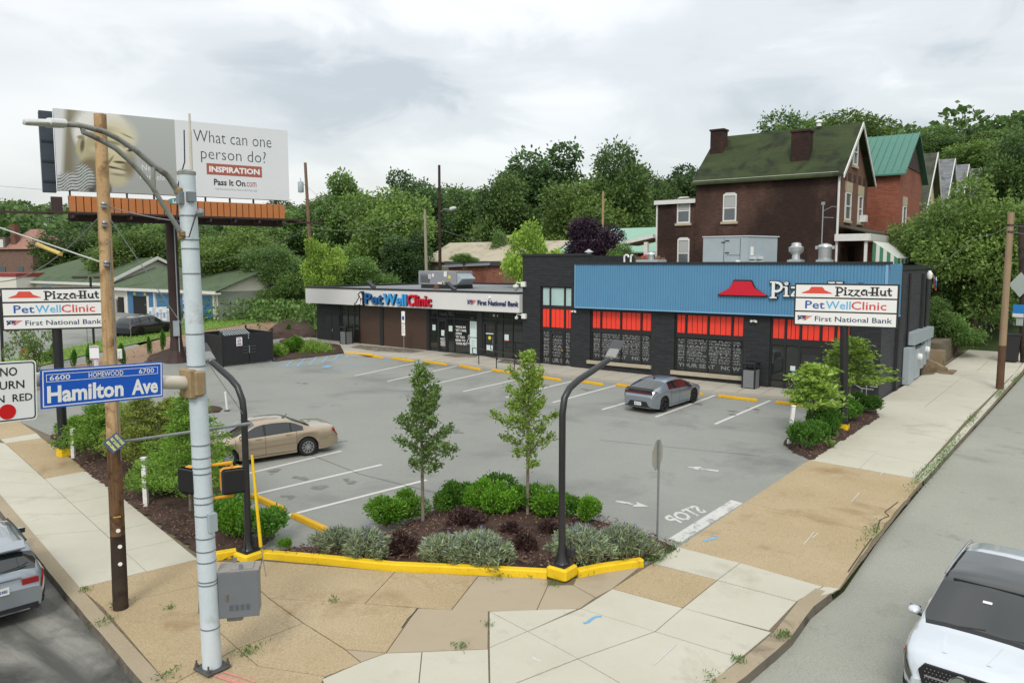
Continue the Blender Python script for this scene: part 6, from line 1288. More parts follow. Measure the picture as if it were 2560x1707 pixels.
def front_suv(c):
    for sd_ in (-1, 1):
        c.part('headlight', lens_clear, lambda mb: c.patch(mb, 1.93, 2.33, 2.2, 3.9, sd_, .014, nx=10)); c.part('headlight_bezel', chrome, lambda mb: c.patch(mb, 1.91, 2.34, 3.9, 4.06, sd_, .016, nk=1)); c.part('indicator', M('amber', 'd07a2a', .3), lambda mb: c.patch(mb, 1.93, 1.99, 2.3, 3.7, sd_, .017, nx=2))
        c.part('air_intake', plastic_trim, lambda mb: c.patch(mb, 2.20, 2.345, .25, 1.3, sd_, .012))
    g = c.part('grille', matte_black, lambda mb: mb.prism([(2.35,-.52,.62),(2.35,.52,.62),(2.33,.60,.86),(2.31,.52,.97),(2.31,-.52,.97),(2.33,-.60,.86)], (.05,0,0)))
    mb = MB(); mb.box((2.392,-.5,.79),(2.41,-.16,.82)); mb.box((2.392,.16,.79),(2.41,.5,.82)); mb.lathe([(.16,0),(.16,.03),(.135,.035),(.13,.02)], (2.385,0,.80), 28, axis=X)
    for k in range(3): a = rad(90+120*k); mb.obox(Vector((2.408,0,.80))+Vector((0,math.cos(a),math.sin(a)))*.065, Vector((0,math.cos(a),math.sin(a)))*.07, Vector((0,-math.sin(a),math.cos(a)))*.012, X*.006)
    mb.build('grille_emblem', chrome, g, True)
    mb = MB()
    for i in range(-9, 10):
        for j in range(6):
            y_, z_ = i*.055+(j%2)*.027, .65+j*.055
            if abs(y_) < .5: mb.obox((2.383+.0*z_, y_, z_), Y*.008, (Y+Z)*.0, Z*.008) if False else mb.box((2.378,y_-.008,z_-.008),(2.392,y_+.008,z_+.008))
    mb.build('grille_stud', chrome, g)
    mb = MB()
    for sd_ in (-1, 1):
        pts = [(1.42,8.05),(1.6,8.1),(1.8,8.18),(2.0,8.28)]; mb.add([c.pt(x, k+dk, sd_, o_) for x, k in pts for dk, o_ in ((-.12,.0005),(0,.010),(.10,.0005))], [f_ for i in range(3) for f_ in ((i*3,i*3+3,i*3+4,i*3+1),(i*3+1,i*3+4,i*3+5,i*3+2))])
    mb.build('bonnet_crease', c.mat, c.t, True)
    mb = MB(); mb.box((.345,-.56,1.70),(.365,.56,1.733)); mb.build('header_seam', plastic_trim, c.t)
    mb = MB(); mb.tube([(1.2,.15,1.2),(1.12,.72,1.235)], .014, 6); mb.tube([(1.22,-.55,1.195),(1.12,.1,1.26)], .014, 6); mb.patch if False else None; mb.build('wiper', plastic_trim, c.t)
    c.part('cowl', plastic_trim, lambda mb: [c.patch(mb, 1.17, 1.26, 7, 9, sd_, .004, nx=3) for sd_ in (-1, 1)])
    mb = MB(); z_ = float(np.interp(.55, c.xs, c.zt_)); mb.obox((.50,0,z_+.012-.045), Vector((.085,0,-.05)), Y*.13, Vector((.004,0,.008))); mb.build('sensor_patch', plastic_trim, c.t)
    mb = MB(); z_ = float(np.interp(.66, c.xs, c.zt_)); mb.obox((.66,.03,z_+.01), Vector((.02,0,-.013)), Y*.07, Vector((.003,0,.005))); mb.build('toll_tag', plate_white, c.t)
    mb = MB()
    for sd_ in (-1, 1): mb.tube([Vector(c.pt(x, 7, sd_, .02))+Z*.02 for x in (-1.9,-1.4,-.8,-.2,.25)], .022, 8)
    mb.build('roof_rail', chrome, c.t, True)
c3 = Car(suv); c3.build('suv_car', 'pale icy silver SUV with a black glass roof driving towards us on the right street', paint('ice_paint', 'd3dbe2', .35, .22), None, rim_dark, 'SUV'); front_suv(c3)
c3.place((2.12, -.86, .80), G(2262,1650,.65), -94.5)
c4 = Car(suv); c4.build('suv_car', 'dark navy SUV parked in the workshop yard behind the grass verge', paint('navy_paint', '20242e', .4), 'cars in the workshop yard', rim_dark, 'SUV')
def rear_suv(c):
    for sd_ in (-1, 1): c.part('taillight', tail_red, lambda mb: c.patch(mb, -2.54, -2.22, 2.9, 3.9, sd_, .014))
rear_suv(c4); c4.place((-1.495, -.84, 0), G(350,842,-.02), 108)
c5 = Car(sal); c5.build('saloon_car', 'black saloon behind the navy SUV in the workshop yard', paint('black_paint', '191a1c', .3), 'cars in the workshop yard')
for sd_ in (-1, 1): c5.part('taillight', tail_red, lambda mb: c5.patch(mb, -2.60, -2.36, 2.7, 4.0, sd_, .012))
c5.place((-2.5, -.8, 0), G(318,846,-.02)+Vector((-2.0,.2,0)), 112)
# ---- silver crossover on the left street
cro = dict(W=1.80, xf=1.335, xr=-1.335, r=.35, sill=.26, tumble=.36, spokes=5, spoke_w=.1, body_handles=True, mirror=.80, roof_glass=None,
 top=[(-2.29,.58),(-2.285,.82),(-2.25,1.04),(-2.2,1.10),(-1.86,1.44),(-1.72,1.54),(-1.2,1.585),(-.4,1.60),(.1,1.57),(.38,1.51),(1.2,1.06),(1.5,1.02),(1.9,.94),(2.1,.80),(2.19,.52)],
 belt=[(-2.29,.56),(-2.22,1.02),(-1.5,1.02),(-.5,1.0),(.5,.97),(1.1,.95),(1.6,.92),(2.0,.80),(2.19,.5)], ws=(.40,1.16), rw=(-2.16,-1.86), side_glass=[(-1.85,-1.25),(-1.17,-.30),(-.22,.95)], pillars=[(-1.25,-1.17),(-.30,-.22)], cuts=[-1.85,-1.25,-1.17,-.3,-.22,.95,.4,1.16,-2.16,-1.86], doors=(-.95,-.26,1.0), handles=(-.75,.02))
c6 = Car(cro); c6.build('crossover_car', 'silver crossover seen from behind on the left street', paint('steel_silver_paint', '9fa8b0', .6), None, rim_dark)
for sd_ in (-1, 1):
    c6.part('taillight', tail_red, lambda mb: (c6.patch(mb, -2.285, -1.98, 3.0, 3.95, sd_, .014, nx=8), mb.box((-2.30, min(sd_*.40, sd_*.70), .84), (-2.26, max(sd_*.40, sd_*.70), .96))))
    c6.part('bumper_corner', plastic_trim, lambda mb: c6.patch(mb, -2.288, -1.9, .1, 1.6, sd_, .010)); c6.part('reflector', tail_red, lambda mb: c6.patch(mb, -2.27, -2.2, .9, 1.3, sd_, .018))
c6.part('rear_spoiler', c6.mat, lambda mb: mb.prism([(-2.0,-.56,1.50),(-2.0,.56,1.50),(-1.68,.6,1.565),(-1.68,-.6,1.565)], (0,0,.03)))
c6.part('bumper_trim', plastic_trim, lambda mb: mb.box((-2.31,-.66,.30),(-2.24,.66,.42))); c6.part('bumper_chrome', chrome, lambda mb: mb.box((-2.322,-.5,.31),(-2.308,.5,.335))); c6.part('tailgate_trim', chrome, lambda mb: mb.box((-2.30,-.40,.985),(-2.255,.40,1.01)))
num_plate(c6, -2.305, .80, 'LTV 2480', w=.34); mb = MB(); mb.tube([(-2.2,-.02,1.16),(-2.17,-.42,1.2),(-2.15,-.55,1.25)], .014, 6); mb.build('wiper', plastic_trim, c6.t)
mb = MB()
for sd_ in (-1, 1): mb.tube([Vector(c6.pt(x, 7, sd_, .02))+Z*.025 for x in (-1.6,-1.1,-.5,.2)], .02, 8)
mb.build('roof_rail', plastic_trim, c6.t, True)
c6.place((-2.2, -.84, .9), G(113,1436,.75), 170.5)
# ================================================================== plants
rng = np.random.default_rng(11)
def leaf_mesh(name, cen, size, mat, asp=.55, out=None, up=0.0, tone=None, jit=.35, droop=0.0):
    """many little leaf-shaped quads; out = preferred direction of each leaf's long axis"""
    cen = np.asarray(cen, float); n = len(cen); a = rng.normal(size=(n, 3))
    if out is not None: a = a*jit+np.asarray(out)
    a[:, 2] += up; a /= np.linalg.norm(a, axis=1, keepdims=True)+1e-9
    b = np.cross(a, rng.normal(size=(n, 3))); b /= np.linalg.norm(b, axis=1, keepdims=True)+1e-9
    s = size*(.65+.7*rng.random((n, 1))); v = np.stack([cen-a*s*.5, cen+b*s*asp*.5+a*s*.05, cen+a*s*.5, cen-b*s*asp*.5+a*s*.05], 1).reshape(-1, 3)
    me = bpy.data.meshes.new(name); me.vertices.add(4*n); me.vertices.foreach_set('co', v.astype(np.float32).ravel())
    me.loops.add(4*n); me.loops.foreach_set('vertex_index', np.arange(4*n, dtype=np.int32)); me.polygons.add(n); me.polygons.foreach_set('loop_start', np.arange(0, 4*n, 4, dtype=np.int32)); me.polygons.foreach_set('loop_total', np.full(n, 4, dtype=np.int32))
    t = rng.random(n) if tone is None else np.clip(tone, 0, 1); at = me.attributes.new('tone', 'FLOAT', 'POINT'); at.data.foreach_set('value', np.repeat(t, 4).astype(np.float32))
    me.materials.append(mat); me.update(); me.validate(); return me
LEAF = {
 'oak': leaf_mat('leaf_oak', '314420', '5a7338'), 'lime': leaf_mat('leaf_lime', '4c6622', '88a345'), 'green': leaf_mat('leaf_green', '31482a', '60793f'), 'dark': leaf_mat('leaf_dark', '263a22', '4f6a3c'), 'light': leaf_mat('leaf_light', '3d5428', '6f8743'),
 'purple': leaf_mat('leaf_purple', '1c1320', '3a2838', .15), 'shrub': leaf_mat('leaf_shrub', '2f5010', '64902a'), 'shrub_dark': leaf_mat('leaf_shrub_dark', '264616', '507a2a'), 'sage': leaf_mat('leaf_sage', '526246', '8b9878', .2), 'sage_dry': leaf_mat('leaf_sage_dry', '585c44', '858468', .2), 'sage_bloom': leaf_mat('leaf_sage_bloom', '565a6c', '7e8298', .2),
 'plum': leaf_mat('leaf_plum', '2c1f1d', '4e3a36', .15), 'cypress': leaf_mat('leaf_cypress', '3c5c1c', '76993a'), 'cypress_dull': leaf_mat('leaf_cypress_dull', '4a5722', '7f8a41'), 'ivy': leaf_mat('leaf_ivy', '344d24', '627f40'), 'grass': leaf_mat('leaf_grass', '4a6b25', '86a34a')}
bark = ground_mat('bark', '5b4e40', '76685a', .3, 2, 25, rough=.9, stain='3f362c', stain_scale=3, stain_lo=.5, bump=.6)
bark_pale = ground_mat('bark_pale', '82776a', '9a9082', .25, 2, 25, rough=.9, stain='6a6054', stain_scale=4, stain_lo=.55, bump=.4)
def ball(n, c, r, shell=.55):
    d = rng.normal(size=(n, 3)); d /= np.linalg.norm(d, axis=1, keepdims=True); rr = rng.random((n, 1))**(1/3*(1-shell)+.05); return np.asarray(c)+d*rr*np.asarray(r), d
def trunk_mb(base, tips, r0, bend=.06):
    mb = MB(); base = Vector(base)
    for tip, rr in tips:
        tip = Vector(tip); L = (tip-base).length; mid = base.lerp(tip, .45)+Vector((random.uniform(-1,1), random.uniform(-1,1), .8))*L*bend
        pts = [base.lerp(mid, t/4).lerp(mid.lerp(tip, t/4), t/4) for t in range(5)]; mb.tube(pts, [rr*(1-.2*t) for t in range(5)], 7)
    return mb
def big_tree(name, H=10, R=4.5, base=.22, lobes=26, per=420, leaf=.42, mat='green', shape='round', trunk_r=.28, seed=0, sparse=0.0, lr=1.0):
    """prototype tree standing at the origin: tapered trunk with limbs, crown of leafy clumps with gaps between them"""
    global rng; rng = np.random.default_rng(seed+100); random.seed(seed)
    t = thing(name, 'tree', 'tree'); cz = H*(base+1)/2; rz = H*(1-base)/2; L = []; tips = []; cen = []; out = []; tone = []
    while len(L) < lobes:
        d = rng.normal(size=3); d /= np.linalg.norm(d); q = rng.random()**.45
        c = np.array([d[0]*R*q*.80, d[1]*R*q*.80, cz+d[2]*rz*q*.82])
        if shape == 'cone': c[:2] *= 1.15-.75*(c[2]-H*base)/(H*(1-base))
        if shape == 'vase': c[:2] *= .55+.6*(c[2]-H*base)/(H*(1-base))
        if shape == 'flat' and c[2] < cz-.25*rz: continue
        L.append((c, R*(.24+.16*rng.random())*lr))
    for c, r in L:
        n = int(per*1.9*(r/(R*.32))**2); rad3 = (r*1.1, r*1.1, r*.72); p, d = ball(n, c, rad3, .6); keep = rng.random(n) > sparse; p, d = p[keep], d[keep]
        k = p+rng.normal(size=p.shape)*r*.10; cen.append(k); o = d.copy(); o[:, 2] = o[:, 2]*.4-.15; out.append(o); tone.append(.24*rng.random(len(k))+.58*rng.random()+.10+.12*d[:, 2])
        # stray sprays that break the outline
        m = max(6, n//16); p2, d2 = ball(m, c, (r*1.4, r*1.4, r*1.05), .95); cen.append(p2); out.append(d2); tone.append(.3+.6*rng.random(m))
    for c, r in L[::2]: tips.append((c*np.array([.9, .9, 1])-np.array([0, 0, r*.2]), trunk_r*.38))
    mb = MB(); top_ = Vector((0, 0, H*(base+.32))); mb.tube([(0,0,-.3),(0,0,0),(trunk_r*.2,0,H*base*.5),(0,trunk_r*.2,H*base),top_], [trunk_r*1.5,trunk_r*1.15,trunk_r*.9,trunk_r*.8,trunk_r*.45], 10)
    m2 = trunk_mb((0, 0, H*base*.85), tips, trunk_r); mb.add(m2.v, m2.f); mb.build('trunk', bark, t, True)
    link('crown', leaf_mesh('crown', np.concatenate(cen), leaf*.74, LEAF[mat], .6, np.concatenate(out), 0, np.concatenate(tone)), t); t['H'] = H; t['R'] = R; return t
def put(proto, used, loc, sc_xy, sc_z, rz, label, group=None):
    o = proto if not used.get(proto.name) else copy_tree(proto); used[proto.name] = 1
    o.location = loc; o.scale = (sc_xy, sc_xy, sc_z); o.rotation_euler = (0, 0, rz); o['label'] = label
    if group: o['group'] = group
    return o
USED = {}
def ptree(proto, px, dist, top, width_px, label, group=None, sink=.3, base_z=None):
    p = PD(px, 700, dist); z0 = (terr(p.x, p.y) if base_z is None else base_z)-sink; zt = PD(px, top, dist).z
    dep = (p.x*_F[0]+p.y*_F[1]); w_ = width_px/FPX*dep
    return put(proto, USED, (p.x, p.y, z0), w_/(2*proto['R']), (zt-z0)/proto['H'], random.uniform(0, 6.28), label, group)

# ---- two young trees in the front bed
def young_tree(px, top, crown_w, label, mat, seed):
    global rng; rng = np.random.default_rng(seed); random.seed(seed)
    b_ = G(*px)+Z*.12; H = ZH(b_, top)-b_.z; t = thing('young_tree', label, 'tree', b_, 'young trees in the front bed')
    lean = Vector((random.uniform(-.05,.05), random.uniform(-.05,.05), 0)); cen, out, tone = [], [], []
    mb = MB(); mb.tube([b_-Z*.2, b_+Z*H*.33+lean*.6, b_+Z*H*.7+lean, b_+Z*H*.985+lean], [.05,.042,.026,.008], 10)
    z = H*.335; k = 0
    while z < H*.97:
        f_ = (z/H-.33)/.64; L = crown_w*(1.15*(1-f_)**.62*(.6+.4*min(1, f_*5))+.12)*random.choice((.55,.75,1.0,1.25))*random.uniform(.85,1.1); a = k*2.4+random.uniform(-.5,.5)
        d = Vector((math.cos(a), math.sin(a), random.uniform(.18,.55)+f_*.7)).normalized(); o_ = b_+Z*z+lean*min(1, z/H*1.3); e_ = o_+d*L; mb.tube([o_, o_.lerp(e_,.5)+Z*.02, e_], [.014,.009,.004], 5)
        m = int(26+L*150); ts = rng.random(m)**.75; p = np.array([tuple(o_.lerp(e_, .08+.95*x)) for x in ts]); p += rng.normal(size=p.shape)*(.055+.05*(1-ts[:, None]))
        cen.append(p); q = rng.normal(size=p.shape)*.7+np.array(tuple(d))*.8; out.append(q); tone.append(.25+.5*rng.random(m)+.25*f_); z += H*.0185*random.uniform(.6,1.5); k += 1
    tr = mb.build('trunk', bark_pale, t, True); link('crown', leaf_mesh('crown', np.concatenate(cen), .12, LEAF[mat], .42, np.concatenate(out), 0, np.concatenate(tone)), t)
young_tree((1058,1320), 906, .80, 'young tree with dark leaves, left of the two in the front bed', 'oak', 3)
young_tree((1319,1303), 878, .86, 'young tree with bright yellow green leaves beside the curved lamp post', 'lime', 8)
# ---- shrubs: dense rounded bushes from small leaves
def shrub_proto(mat, seed, lobes=9, per=330, leaf=.075, up=.35):
    global rng; rng = np.random.default_rng(seed); random.seed(seed); t = thing('shrub', 'shrub', 'shrub'); cen, out, tone = [], [], []; tips = []
    for i in range(lobes):
        a = rng.random()*6.28; q = rng.random()**.5; c = np.array([math.cos(a)*q*.34, math.sin(a)*q*.34, .36+.34*rng.random()*(1.2-q)]); r = .20+.12*rng.random(); p, d = ball(per, c, (r, r, r*.95), .8); m = p[:, 2] > .05
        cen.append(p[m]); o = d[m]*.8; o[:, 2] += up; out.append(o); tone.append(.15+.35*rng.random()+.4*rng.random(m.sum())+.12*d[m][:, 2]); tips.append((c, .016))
        s_ = per//9; p, d = ball(s_, c, (r*1.25, r*1.25, r*1.2), .95); d[:, 2] = abs(d[:, 2]); cen.append(p); out.append(d); tone.append(.4+.6*rng.random(s_))
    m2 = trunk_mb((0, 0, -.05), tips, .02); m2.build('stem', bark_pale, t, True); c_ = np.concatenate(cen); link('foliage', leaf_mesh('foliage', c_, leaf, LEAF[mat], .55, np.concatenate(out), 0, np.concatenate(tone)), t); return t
SH = [shrub_proto('shrub', 21), shrub_proto('shrub', 22, 11), shrub_proto('shrub_dark', 23, 10), shrub_proto('shrub_dark', 24, 8)]
def shrub(k, px, w_px, h_px, label, group='rounded green shrubs of the beds', z0=.1):
    b_ = G(*px)+Z*z0; dep = b_.x*_F[0]+b_.y*_F[1]+(b_.z-CH)*_F[2]; return put(SH[k], USED, b_, w_px/FPX*dep/.98, h_px/FPX*dep/.92, random.uniform(0, 6.28), label, group)
shrub(1, (965,1322), 100, 88, 'low spreading shrub left of the dark young tree'); shrub(0, (1025,1305), 85, 82, 'shrub just behind the trunk of the dark young tree')
shrub(0, (1117,1288), 66, 72, 'small bright shrub in front at the left end of the shrub row'); shrub(2, (1155,1282), 92, 92, 'broad dark shrub second from the left of the shrub row'); shrub(1, (1185,1290), 62, 76, 'small bright shrub left of the row centre'); shrub(0, (1222,1288), 84, 92, 'shrub at the middle of the row hiding the stems behind'); shrub(1, (1252,1300), 84, 98, 'bright shrub with bare stems at the middle of the row'); shrub(3, (1242,1266), 92, 92, 'tall dark shrub at the back of the row, its top the highest'); shrub(2, (1316,1290), 86, 98, 'dark shrub behind the trunk of the bright young tree'); shrub(1, (1375,1304), 84, 92, 'shrub left of the curved lamp post'); shrub(2, (1418,1302), 70, 78, 'shrub behind the curved lamp post'); shrub(0, (1472,1315), 68, 82, 'single ball shaped shrub at the right end of the row')
shrub(0, (713,1382), 34, 34, 'tiny ball shrub alone near the yellow kerb'); shrub(1, (588,1352), 78, 118, 'bright shrub in front of the left lamp post'); shrub(2, (655,1358), 118, 108, 'broad dark shrub right of the left lamp post'); shrub(3, (570,1320), 110, 96, 'dark shrub behind the grey side box of the steel pole')
shrub(2, (2010,1128), 78, 84, 'front shrub of the right sign bed beside the white post'); shrub(3, (2065,1092), 92, 84, 'shrub under the thin tree in the right sign bed'); shrub(2, (2108,1060), 84, 72, 'shrub behind the post of the right shop sign'); shrub(3, (2158,1036), 76, 62, 'last shrub of the right sign bed at the black wall corner'); shrub(2, (2040,1108), 64, 70, 'low shrub between the white post and the sign post')
shrub(1, (735,884), 54, 46, 'round bright bush beside the black bin enclosure', None); shrub(2, (170,1098), 60, 56, 'dark shrub at the foot of the left shop sign'); shrub(3, (340,1140), 76, 72, 'dark shrub between the wooden pole and the white post'); shrub(2, (255,1092), 84, 84, 'dark shrub left of the wooden pole')
# ---- grey leaved sage, plum tufts
def tuft(name, label, cat, px, w_px, h_px, mats, seed, n=1500, leaf=.16, asp=.12, group=None, dense=1.0):
    global rng; rng = np.random.default_rng(seed); b_ = G(*px)+Z*.08; dep = b_.x*_F[0]+b_.y*_F[1]+(b_.z-CH)*_F[2]; wd = w_px/FPX*dep/2; hg = h_px/FPX*dep
    t = thing(name, label, cat, b_, group); k0 = 0
    for mi, (mat, share, zlo, zhi, lf) in enumerate(mats):
        m = int(n*share); a = rng.random(m)*6.28; q = rng.random(m)**.55; rr = wd*q; cl_ = 1+.22*np.sin(a*5+seed)+.15*np.sin(a*9); zz = hg*(zlo+(zhi-zlo)*rng.random(m))*(1-.55*q**2)
        c = np.stack([b_.x+np.cos(a)*rr*cl_, b_.y+np.sin(a)*rr*cl_*.8, b_.z+zz], 1); o = np.stack([np.cos(a)*q*.9, np.sin(a)*q*.9, 1.0-.45*q], 1)
        link(['foliage', 'flower_spray', 'dry_stem'][mi], leaf_mesh('foliage', c, leaf*lf, LEAF[mat], asp, o, 0, None, .45), t)
for i, (px, w_, h_, lab, bl) in enumerate((((848,1376),130,64,'grey sage mound at the left end of the front bed', .05), ((920,1392),130,84,'bluish grey sage mound right of the first one', .12), ((1105,1404),118,78,'grey green sage mound in the middle of the yellow kerb, left part', .05), ((1200,1406),170,92,'tall grey sage mound with lavender tips in the middle of the bed', .14), ((1455,1398),150,98,'grey sage mound with lavender tips right of the lamp post', .16), ((1560,1385),150,84,'grey sage mound nearest the stop sign', .10), ((1400,1398),60,56,'small pale sage tuft behind the lamp footing', .05))):
    tuft('sage_plant', lab, 'plant', px, w_, h_*.8, (('sage', .62, .15, 1.0, 1), ('sage_bloom', bl*.3, .85, 1.12, .8), ('sage_dry', .42, .0, .85, .9)), 40+i, int(26*w_), .17, .17, 'grey sage mounds of the front bed')
for i, (px, w_, h_, lab) in enumerate((((1005,1392),70,60,'dark plum tuft between the left sage mounds'), ((1165,1322),100,50,'dark plum tuft below the shrub row'), ((1310,1390),66,60,'dark plum tuft left of the lamp footing'), ((1280,1345),56,36,'small dark plum tuft in the middle of the mulch'), ((1375,1345),54,42,'dark plum tuft behind the lamp post foot'))):
    tuft('plum_plant', lab, 'plant', px, w_, h_, (('plum', 1, .05, 1.0, 1),), 60+i, int(22*w_), .12, .3, 'dark plum tufts of the front bed')
for i, (px, w_, h_, lab) in enumerate((((780,882),110,30,'low grassy planting beside the blue hatching'), ((690,890),60,30,'low grassy planting against the bin enclosure'))): tuft('ground_cover', lab, 'plant', px, w_, h_, (('grass', 1, 0, 1, 1),), 70+i, 1500, .35, .12)
for i, (px, w_, h_) in enumerate((((2078,1098),26,24),((2072,1118),22,18))): tuft('weed_plant', ['leafy weed beside the right sign footing','small leafy weed in front of the right sign footing'][i], 'plant', px, w_, h_, (('light', 1, 0, 1, 1),), 80+i, 160, .2, .4)
# ---- feathery cypress trees of the left bed
def cypress(px, top, w_px, label, mat, seed):
    global rng; rng = np.random.default_rng(seed); random.seed(seed); b_ = G(*px)+Z*.1; H = ZH(b_, top)-b_.z; dep = b_.x*_F[0]+b_.y*_F[1]+(b_.z-CH)*_F[2]; R = w_px/FPX*dep/2; t = thing('feathery_tree', label, 'tree', b_, 'feathery trees of the left bed'); cen, out, tone = [], [], []
    mb = MB(); mb.tube([b_-Z*.1, b_+Z*H*.5, b_+Z*H*.97], [.055,.035,.008], 9); nb = 54
    for k in range(nb):
        f_ = (k+.5)/nb; z = H*(.16+.8*f_); L = R*(1.08*(1-f_)**.7+.08)*random.uniform(.6,1.15); a = k*2.4+random.uniform(-.4,.4); d = Vector((math.cos(a), math.sin(a), random.uniform(.05,.4))).normalized(); o_ = b_+Z*z; e_ = o_+d*L+Z*.02; mb.tube([o_, e_], [.012,.004], 4); m = int(70+L*230)
        ts = rng.random(m)**.65; p = np.array([tuple(o_.lerp(e_, x)) for x in ts]); sp = (.05+.17*L*np.sin(np.pi*np.clip(ts*.9+.1, 0, 1)))[:, None]; p += rng.normal(size=p.shape)*sp*np.array([1, 1, .45]); cen.append(p); out.append(rng.normal(size=p.shape)*.6+np.array(tuple(d))); tone.append(.2+.3*random.random()+.5*rng.random(m))
    mb.build('trunk', bark_pale, t, True); link('crown', leaf_mesh('crown', np.concatenate(cen), .105, LEAF[mat], .3, np.concatenate(out), -.1, np.concatenate(tone)), t)
cypress((478,1290), 965, 235, 'largest feathery tree, right behind the steel pole', 'cypress', 1); cypress((404,1245), 1130, 170, 'low feathery tree in front beside the white square post', 'cypress', 2); cypress((360,1190), 985, 190, 'dull olive feathery tree behind the wooden pole', 'cypress_dull', 3); cypress((265,1150), 1005, 210, 'bright feathery tree left of the wooden pole under the street name sign', 'cypress', 4); cypress((430,1170), 990, 150, 'slim feathery tree at the back of the left bed', 'cypress_dull', 5); cypress((205,1120), 1040, 120, 'small feathery tree beside the left sign post', 'cypress', 6)
# ---- two airy saplings in the right sign bed
def airy(px, top, w_px, label, seed, mat='lime'):
    global rng; rng = np.random.default_rng(seed); random.seed(seed); b_ = G(*px)+Z*.1; H = ZH(b_, top)-b_.z; dep = b_.x*_F[0]+b_.y*_F[1]+(b_.z-CH)*_F[2]; R = w_px/FPX*dep/2; t = thing('sapling_tree', label, 'tree', b_, 'saplings beside the right shop sign'); cen, out, tone = [], [], []
    mb = MB(); mb.tube([b_-Z*.1, b_+Z*H*.45, b_+Z*H*.95], [.035,.028,.008], 8)
    for k in range(34):
        f_ = (k+.5)/34; z = H*(.36+.6*f_); L = R*(1.05*(1-f_)**.5+.1)*random.uniform(.5,1.1); a = k*2.4; d = Vector((math.cos(a), math.sin(a), random.uniform(-.02,.3))).normalized(); o_ = b_+Z*z; e_ = o_+d*L; mb.tube([o_, e_], [.012,.004], 4); m = int(30+L*75)
        ts = .25+.8*rng.random(m); p = np.array([tuple(o_.lerp(e_, x)) for x in ts])+rng.normal(size=(m, 3))*np.array([.16,.16,.05]); cen.append(p); q = rng.normal(size=p.shape)*np.array([1,1,.25])+np.array(tuple(d))*.4; out.append(q); tone.append(.2+.8*rng.random(m))
    mb.build('trunk', bark_pale, t, True); link('crown', leaf_mesh('crown', np.concatenate(cen), .2, LEAF[mat], .4, np.concatenate(out), -.15, np.concatenate(tone)), t)
airy((2030,1092), 905, 170, 'thin airy sapling left of the right sign post', 1); airy((2122,1045), 835, 165, 'taller airy sapling behind the right sign post', 2)
# ---- narrow conifers on the soil bank
CN = shrub_proto('shrub_dark', 31, 9, 200, .1, .8); CN.name = 'dwarf_conifer'; CN['category'] = 'conifer'
for i, (px, w_, h_, lab) in enumerate((((137,910),26,62,'dwarf conifer left of the left sign post'), ((187,918),24,52,'dwarf conifer right of the left sign post'), ((223,916),22,62,'dwarf conifer left of the small white notice post'), ((305,920),30,70,'dwarf conifer right of the wooden pole'), ((374,888),18,54,'thin dwarf conifer above the right end of the street name sign'), ((409,880),20,62,'dwarf conifer nearest the billboard column'), ((722,838),22,34,'dwarf conifer on the mulch slope beside the clinic'))):
    b_ = G(*px); dep = b_.x*_F[0]+b_.y*_F[1]; put(CN, USED, b_-Z*.1, w_*.62/FPX*dep/.9, h_/FPX*dep/.9, i*1.3, lab, 'dwarf conifers on the soil bank')
# ---- weeds in the joints: nobody would count them
cen = []; out = []
for px, n, s_ in [((2345,1160),500,1.0),((2375,1120),400,.9),((2300,1195),250,.6),((2180,1330),160,.3),((2430,1050),260,.6),((2500,985),340,.8),((2540,950),300,.9),((1958,1592),120,.22),((1845,1652),60,.15),((1258,1438),110,.3),((1332,1432),110,.3),((1221,1563),30,.1),((1155,1618),60,.15),((1660,1385),240,.6),((1640,1400),150,.4),((620,1632),120,.25),((425,1520),30,.12),((215,1476),40,.15),((262,1556),60,.25),((1385,1462),50,.2),((1490,1425),40,.3),((830,1504),40,.15),((300,1518),40,.3),((415,1690),60,.25),((185,1110),60,.35),((1440,1440),60,.25),((1778,1700),50,.2)]:
    g = np.array(tuple(G(*px))); p = g+rng.normal(size=(n, 3))*(np.array([.10, s_*1.9, 0]) if px[0] > 2150 else np.array([.12, s_*.8, 0])*(.6+.6*s_)); p[:, 2] = g[2]+.02+.10*rng.random(n)*min(1.4, .5+s_); cen.append(p); out.append(rng.normal(size=(n, 3))*.5+np.array([0, 0, .8]))
o = link('joint_weeds', leaf_mesh('weeds', np.concatenate(cen), .085, LEAF['ivy'], .22, np.concatenate(out))); o['kind'] = 'stuff'
# mulch chips and grass blades, uncountable
chip = leaf_mat('bark_chip', '3a2b24', '6b5548', 0.0)
def scatter(name, poly_px, n, size, mat, asp, up, lift, dz=.1):
    poly = [G(*p) for p in poly_px]; x0 = min(p.x for p in poly); x1 = max(p.x for p in poly); y0 = min(p.y for p in poly); y1 = max(p.y for p in poly); c = []
    while len(c) < n:
        x, y = random.uniform(x0, x1), random.uniform(y0, y1)
        if inside((x, y), poly): c.append((x, y, zg(x, y)+dz+random.random()*lift))
    o = link(name, leaf_mesh(name, c, size, mat, asp, rng.normal(size=(n, 3))*np.array([1, 1, .3]), up)); o['kind'] = 'stuff'
scatter('mulch_chips', [(640,1396),(1380,1430),(1600,1411),(1692,1372),(1500,1302),(1300,1266),(1080,1280),(870,1362)], 7000, .085, chip, .3, 0, .10, .15)
scatter('mulch_chips', [(125,1090),(215,1182),(488,1380),(640,1393),(690,1340),(520,1170),(250,1062)], 6000, .085, chip, .3, 0, .05, .13)
scatter('mulch_chips', [(1985,1133),(2027,1152),(2201,1043),(2000,1062)], 1500, .085, chip, .3, 0, .05, .13)
scatter('verge_grass', [(30,930),(280,872),(430,838),(640,806),(790,765),(800,745),(700,750),(560,775),(430,815),(300,842),(180,868),(-60,915)], 22000, .28, LEAF['grass'], .12, 1.0, .08, .04)
